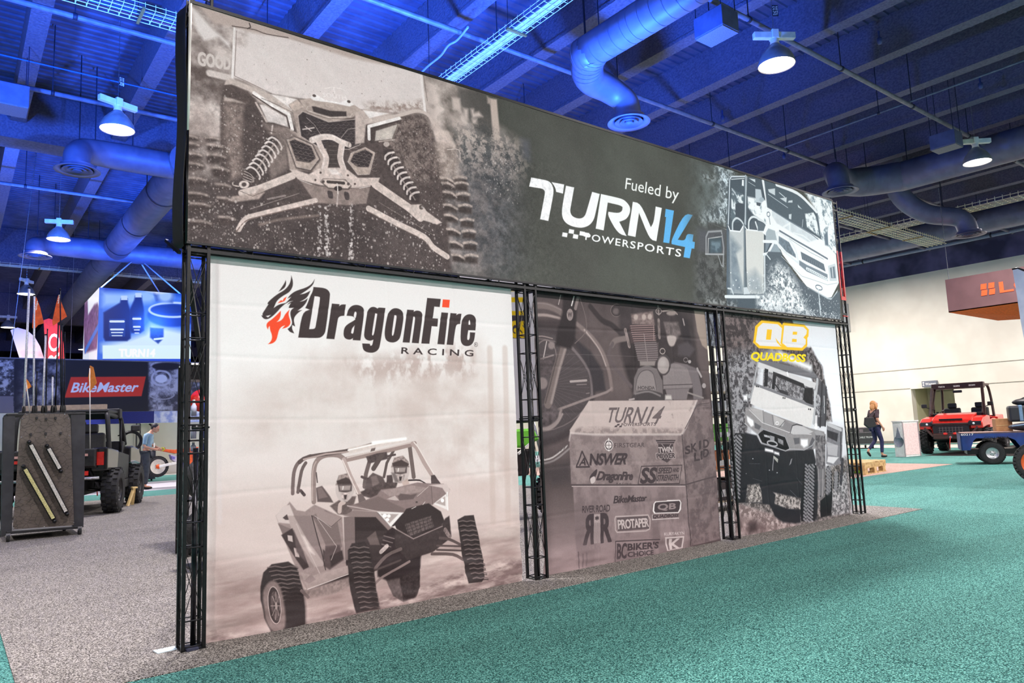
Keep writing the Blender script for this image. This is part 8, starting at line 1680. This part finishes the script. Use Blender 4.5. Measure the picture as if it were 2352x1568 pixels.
# ---- display shelf seen through the left tower
sy = 8.6; t = thing('display_shelf', 'black shelving seen through the left tower', 'shelf', (on_y(425, 1260, sy).x, sy, .012)); q = lambda x, y: on_y(x, y, sy)-t.location; W_ = 1.0
for x in (0, W_): 
    for y in (0, .4): B().box2((x, y, 0), (x+.035, y+.035, q(425, 833).z)).build('upright', BLKP, t)
for k, py in enumerate((833, 957, 1010, 1040, 1148, 1242)):
    z = q(430, py).z; B().box2((0, 0, z-.02), (W_+.03, .43, z)).build('shelf_board', BLKP if k else WHITEP, t)
B().box2((.03, 0.01, q(430, 871).z), (W_, .4, q(430, 840).z)).build('header_box', BLK, t); B().box2((.03, 0.01, q(430, 1270).z), (W_, .4, q(430, 1246).z)).build('drawer_box', BLK, t)
k = 0
for py, hh in ((957, .18), (1010, .14), (1040, .10)):
    for i in range(9):
        z = q(430, py).z+.012; b = B().lathe([(.001, 0), (.03, 0), (.03, hh*.6), (.014, hh*.78), (.014, hh*.9)], n=12).build('bottle', mat('bottle_%d' % (k % 3), ((205, 210, 235), (60, 80, 170), (210, 60, 70))[k % 3], .4), None); b.location = t.location+Vector((.10+i*.10, .12, z)); B().lathe([(.016, 0), (.016, hh*.12), (.001, hh*.13)], (0, 0, hh*.9), n=10).build('cap', WHITEP, b)
        tag(b, '%s bottle, %s from the left on the %s shelf behind the left tower' % (('pale', 'blue', 'red')[k % 3], ('first', 'second', 'third', 'fourth', 'fifth', 'sixth', 'seventh', 'eighth', 'ninth')[i], {957: 'upper', 1010: 'middle', 1040: 'lower'}[py]), 'bottle', 'bottles on the black shelving behind the left tower'); k += 1
for i, py in enumerate((1098, 1215)):
    p = on_y(480, py, 7.6); o = thing('tyre', ('upper', 'lower')[i]+' dark tyre partly hidden by the dragon banner edge', 'tyre', (p.x, p.y, p.z)); B().lathe([(.12, -.06), (.19, -.09), (.225, -.04), (.225, .04), (.19, .09), (.12, .06)], n=28, M=Matrix.Rotation(PI/2, 3, 'X')).build('tyre_ring', RUB, o); B().lathe([(.12, -.02), (.001, 0)], n=20, M=Matrix.Rotation(PI/2, 3, 'X')).build('disc', DGREY, o)
p = on_y(480, 1215, 7.6); o = thing('tyre_stand', 'black post holding two tyres behind the dragon banner', 'stand', (p.x+.12, 7.8, .012)); B().tube([(0, 0, 0), (0, 0, 1.5)], .03, 8).build('post', BLK, o); B().box((0, 0, .01), (.5, .5, .02)).build('foot', BLK, o)
for py in (1098, 1215): z = on_y(480, py, 7.6).z; B().tube([(0, 0, z), (-.12, -.25, z)], .02, 6).build('peg', BLK, o)
o = B().lathe([(.001, 0), (.15, 0), (.16, .02), (.001, .03)], n=30, M=Matrix.Rotation(PI/2, 3, 'X')).build('red_disc', REDP); o.location = on_y(462, 920, 11.0); tag(o, 'red disc seen between the left tower and the dragon banner', 'sign')
B().tube([(0, .01, 0), (0, .01, 7.2)], .01, 6).build('hanging_cord', BLK, o)
# ---- gap between dragon banner and second tower
def art_gap():
    A = Art(4.7, 6.2, 0.9, 3.2, 120, Y=7.0, bg=(240, 240, 246)); A.zoom(1165, 640, 9.8)
    for y0, y1 in ((270, 400), (575, 710), (960, 1080)): A.poly([(-400, y0+10), (420, y0-20), (420, y1-20), (-400, y1+10)], (252, 214, 34))
    A.poly([(-400, 1080), (420, 1070), (420, 1720), (-400, 1720)], (74, 66, 76)); A.text('GS', [(60, 1245), (420, 1240), (430, 1680), (60, 1690)], (250, 212, 34), bold=.08)
    return A
t = thing('yellow_poster_stand', 'white and yellow striped poster behind the second tower', 'poster', (4.7, 7.0, .012)); sheet('print', (0, 0), (1.5, 0), 1.35, 3.19, 4, 6, print_mat('gap_print', art_gap().image('gap_print'), .5), None, t); B().box2((0, .01, 0), (.05, .06, 3.19)).box2((1.45, .01, 0), (1.5, .06, 3.19)).build('frame', BLK, t); B().box2((0, .01, 1.33), (1.5, .05, 1.36)).build('rail', BLK, t)
GRN = mat('lime_green', (112, 200, 50), .4, 0, (90, 180, 40), 5, coat=.3)
p = on_y(1188, 1010, 8.0); t = thing('green_motorcycle', 'lime green motorcycle glimpsed left of the second tower', 'motorcycle', (p.x-.1, 8.0, .012), 0); z = p.z
B().prism([(-.5, z+.12), (.3, z+.14), (.4, z-.02), (.1, z-.12), (-.5, z-.1)], 'y', -.14, .14).build('tank_cover', GRN, t, bevel=.03); B().prism([(-.7, z+.28), (.2, z+.3), (.3, z+.22), (-.7, z+.2)], 'y', -.11, .11).build('seat', BLKP, t, bevel=.03); B().prism([(-.35, z-.12), (.25, z-.14), (.2, z-.5), (-.3, z-.5)], 'y', -.12, .12).build('engine', mat('engine_dark', (52, 40, 42), .4, .4, (34, 28, 30), 12), t, bevel=.03)
wheel(t, (-.85, 0, .33), .33, .12, 'y', mat('spoke_dark', (80, 80, 84), .4, .5), 30, rimr=.72); wheel(t, (.75, 0, .33), .33, .12, 'y', mat('spoke_dark', (80, 80, 84), .4, .5), 30, rimr=.72); B().tube([(.75, .1, .33), (.45, .1, z+.35)], .025, 8).tube([(.75, -.1, .33), (.45, -.1, z+.35)], .025, 8).build('fork', STEEL, t); B().tube([(-.85, -.08, .33), (-.1, -.08, .42)], .03, 8).build('swingarm', BLK, t); B().bar((.0, -.13, z-.2), (.28, -.13, z-.02), .03).build('decal', WHITEP, t)
# ---- gap between motorcycle banner and third tower
t = thing('merchandise_shelf', 'tan shelving with coloured cartons behind the third tower', 'shelf', (8.35, 6.4, .012)); q = lambda x, y: on_y(x, y, 6.4)-t.location; W_ = .9
for x in (0, W_): B().box2((x, 0, 0), (x+.03, .35, 2.1)).build('upright', BLKP, t)
for z in (.12, .55, .95, 1.3, 1.65, 2.08): B().box2((0, 0, z), (W_+.03, .35, z+.02)).build('shelf_board', mat('tan_board', (196, 176, 150), .6), t)
for i, (z, h, c) in enumerate(((1.67, .26, (240, 240, 240)), (1.32, .22, (214, 216, 222)), (.97, .24, (110, 196, 60)), (.57, .26, (216, 130, 80)), (.14, .3, (60, 40, 44)))):
    for j in range(4):
        o = B().box2((0, 0, 0), (.19, .25, h-(j % 2)*.03)).build('carton', mat('carton_%d' % i, c, .6, 0, tuple(v*.9 for v in c), 9), None, bevel=.004); o.location = t.location+Vector((.04+j*.215, .04, z)); B().box2((.03, -.003, .05), (.16, 0, h*.5)).build('carton_label', mat('label_white', (236, 236, 236), .5), o)
        tag(o, ('white', 'pale grey', 'lime green', 'orange-brown', 'dark red')[i]+' carton, %s of its row on the shelving behind the third tower' % ('leftmost', 'second', 'third', 'rightmost')[j], 'carton', ('top', 'second', 'green', 'orange', 'bottom')[i]+' row of cartons behind the third tower')
o = B().box2((0, 0, 0), (.7, .02, .9)).build('snow_poster', mat('snow_print', (200, 206, 214), .6, 0, (130, 136, 146), 20)); o.location = on_y(1612, 760, 6.3)+Vector((-.1, 0, -.2)); tag(o, 'grey snowy poster behind the top of the third tower', 'poster'); B().box2((.34, .02, -1.6), (.37, .05, .9)).build('post', BLK, o)
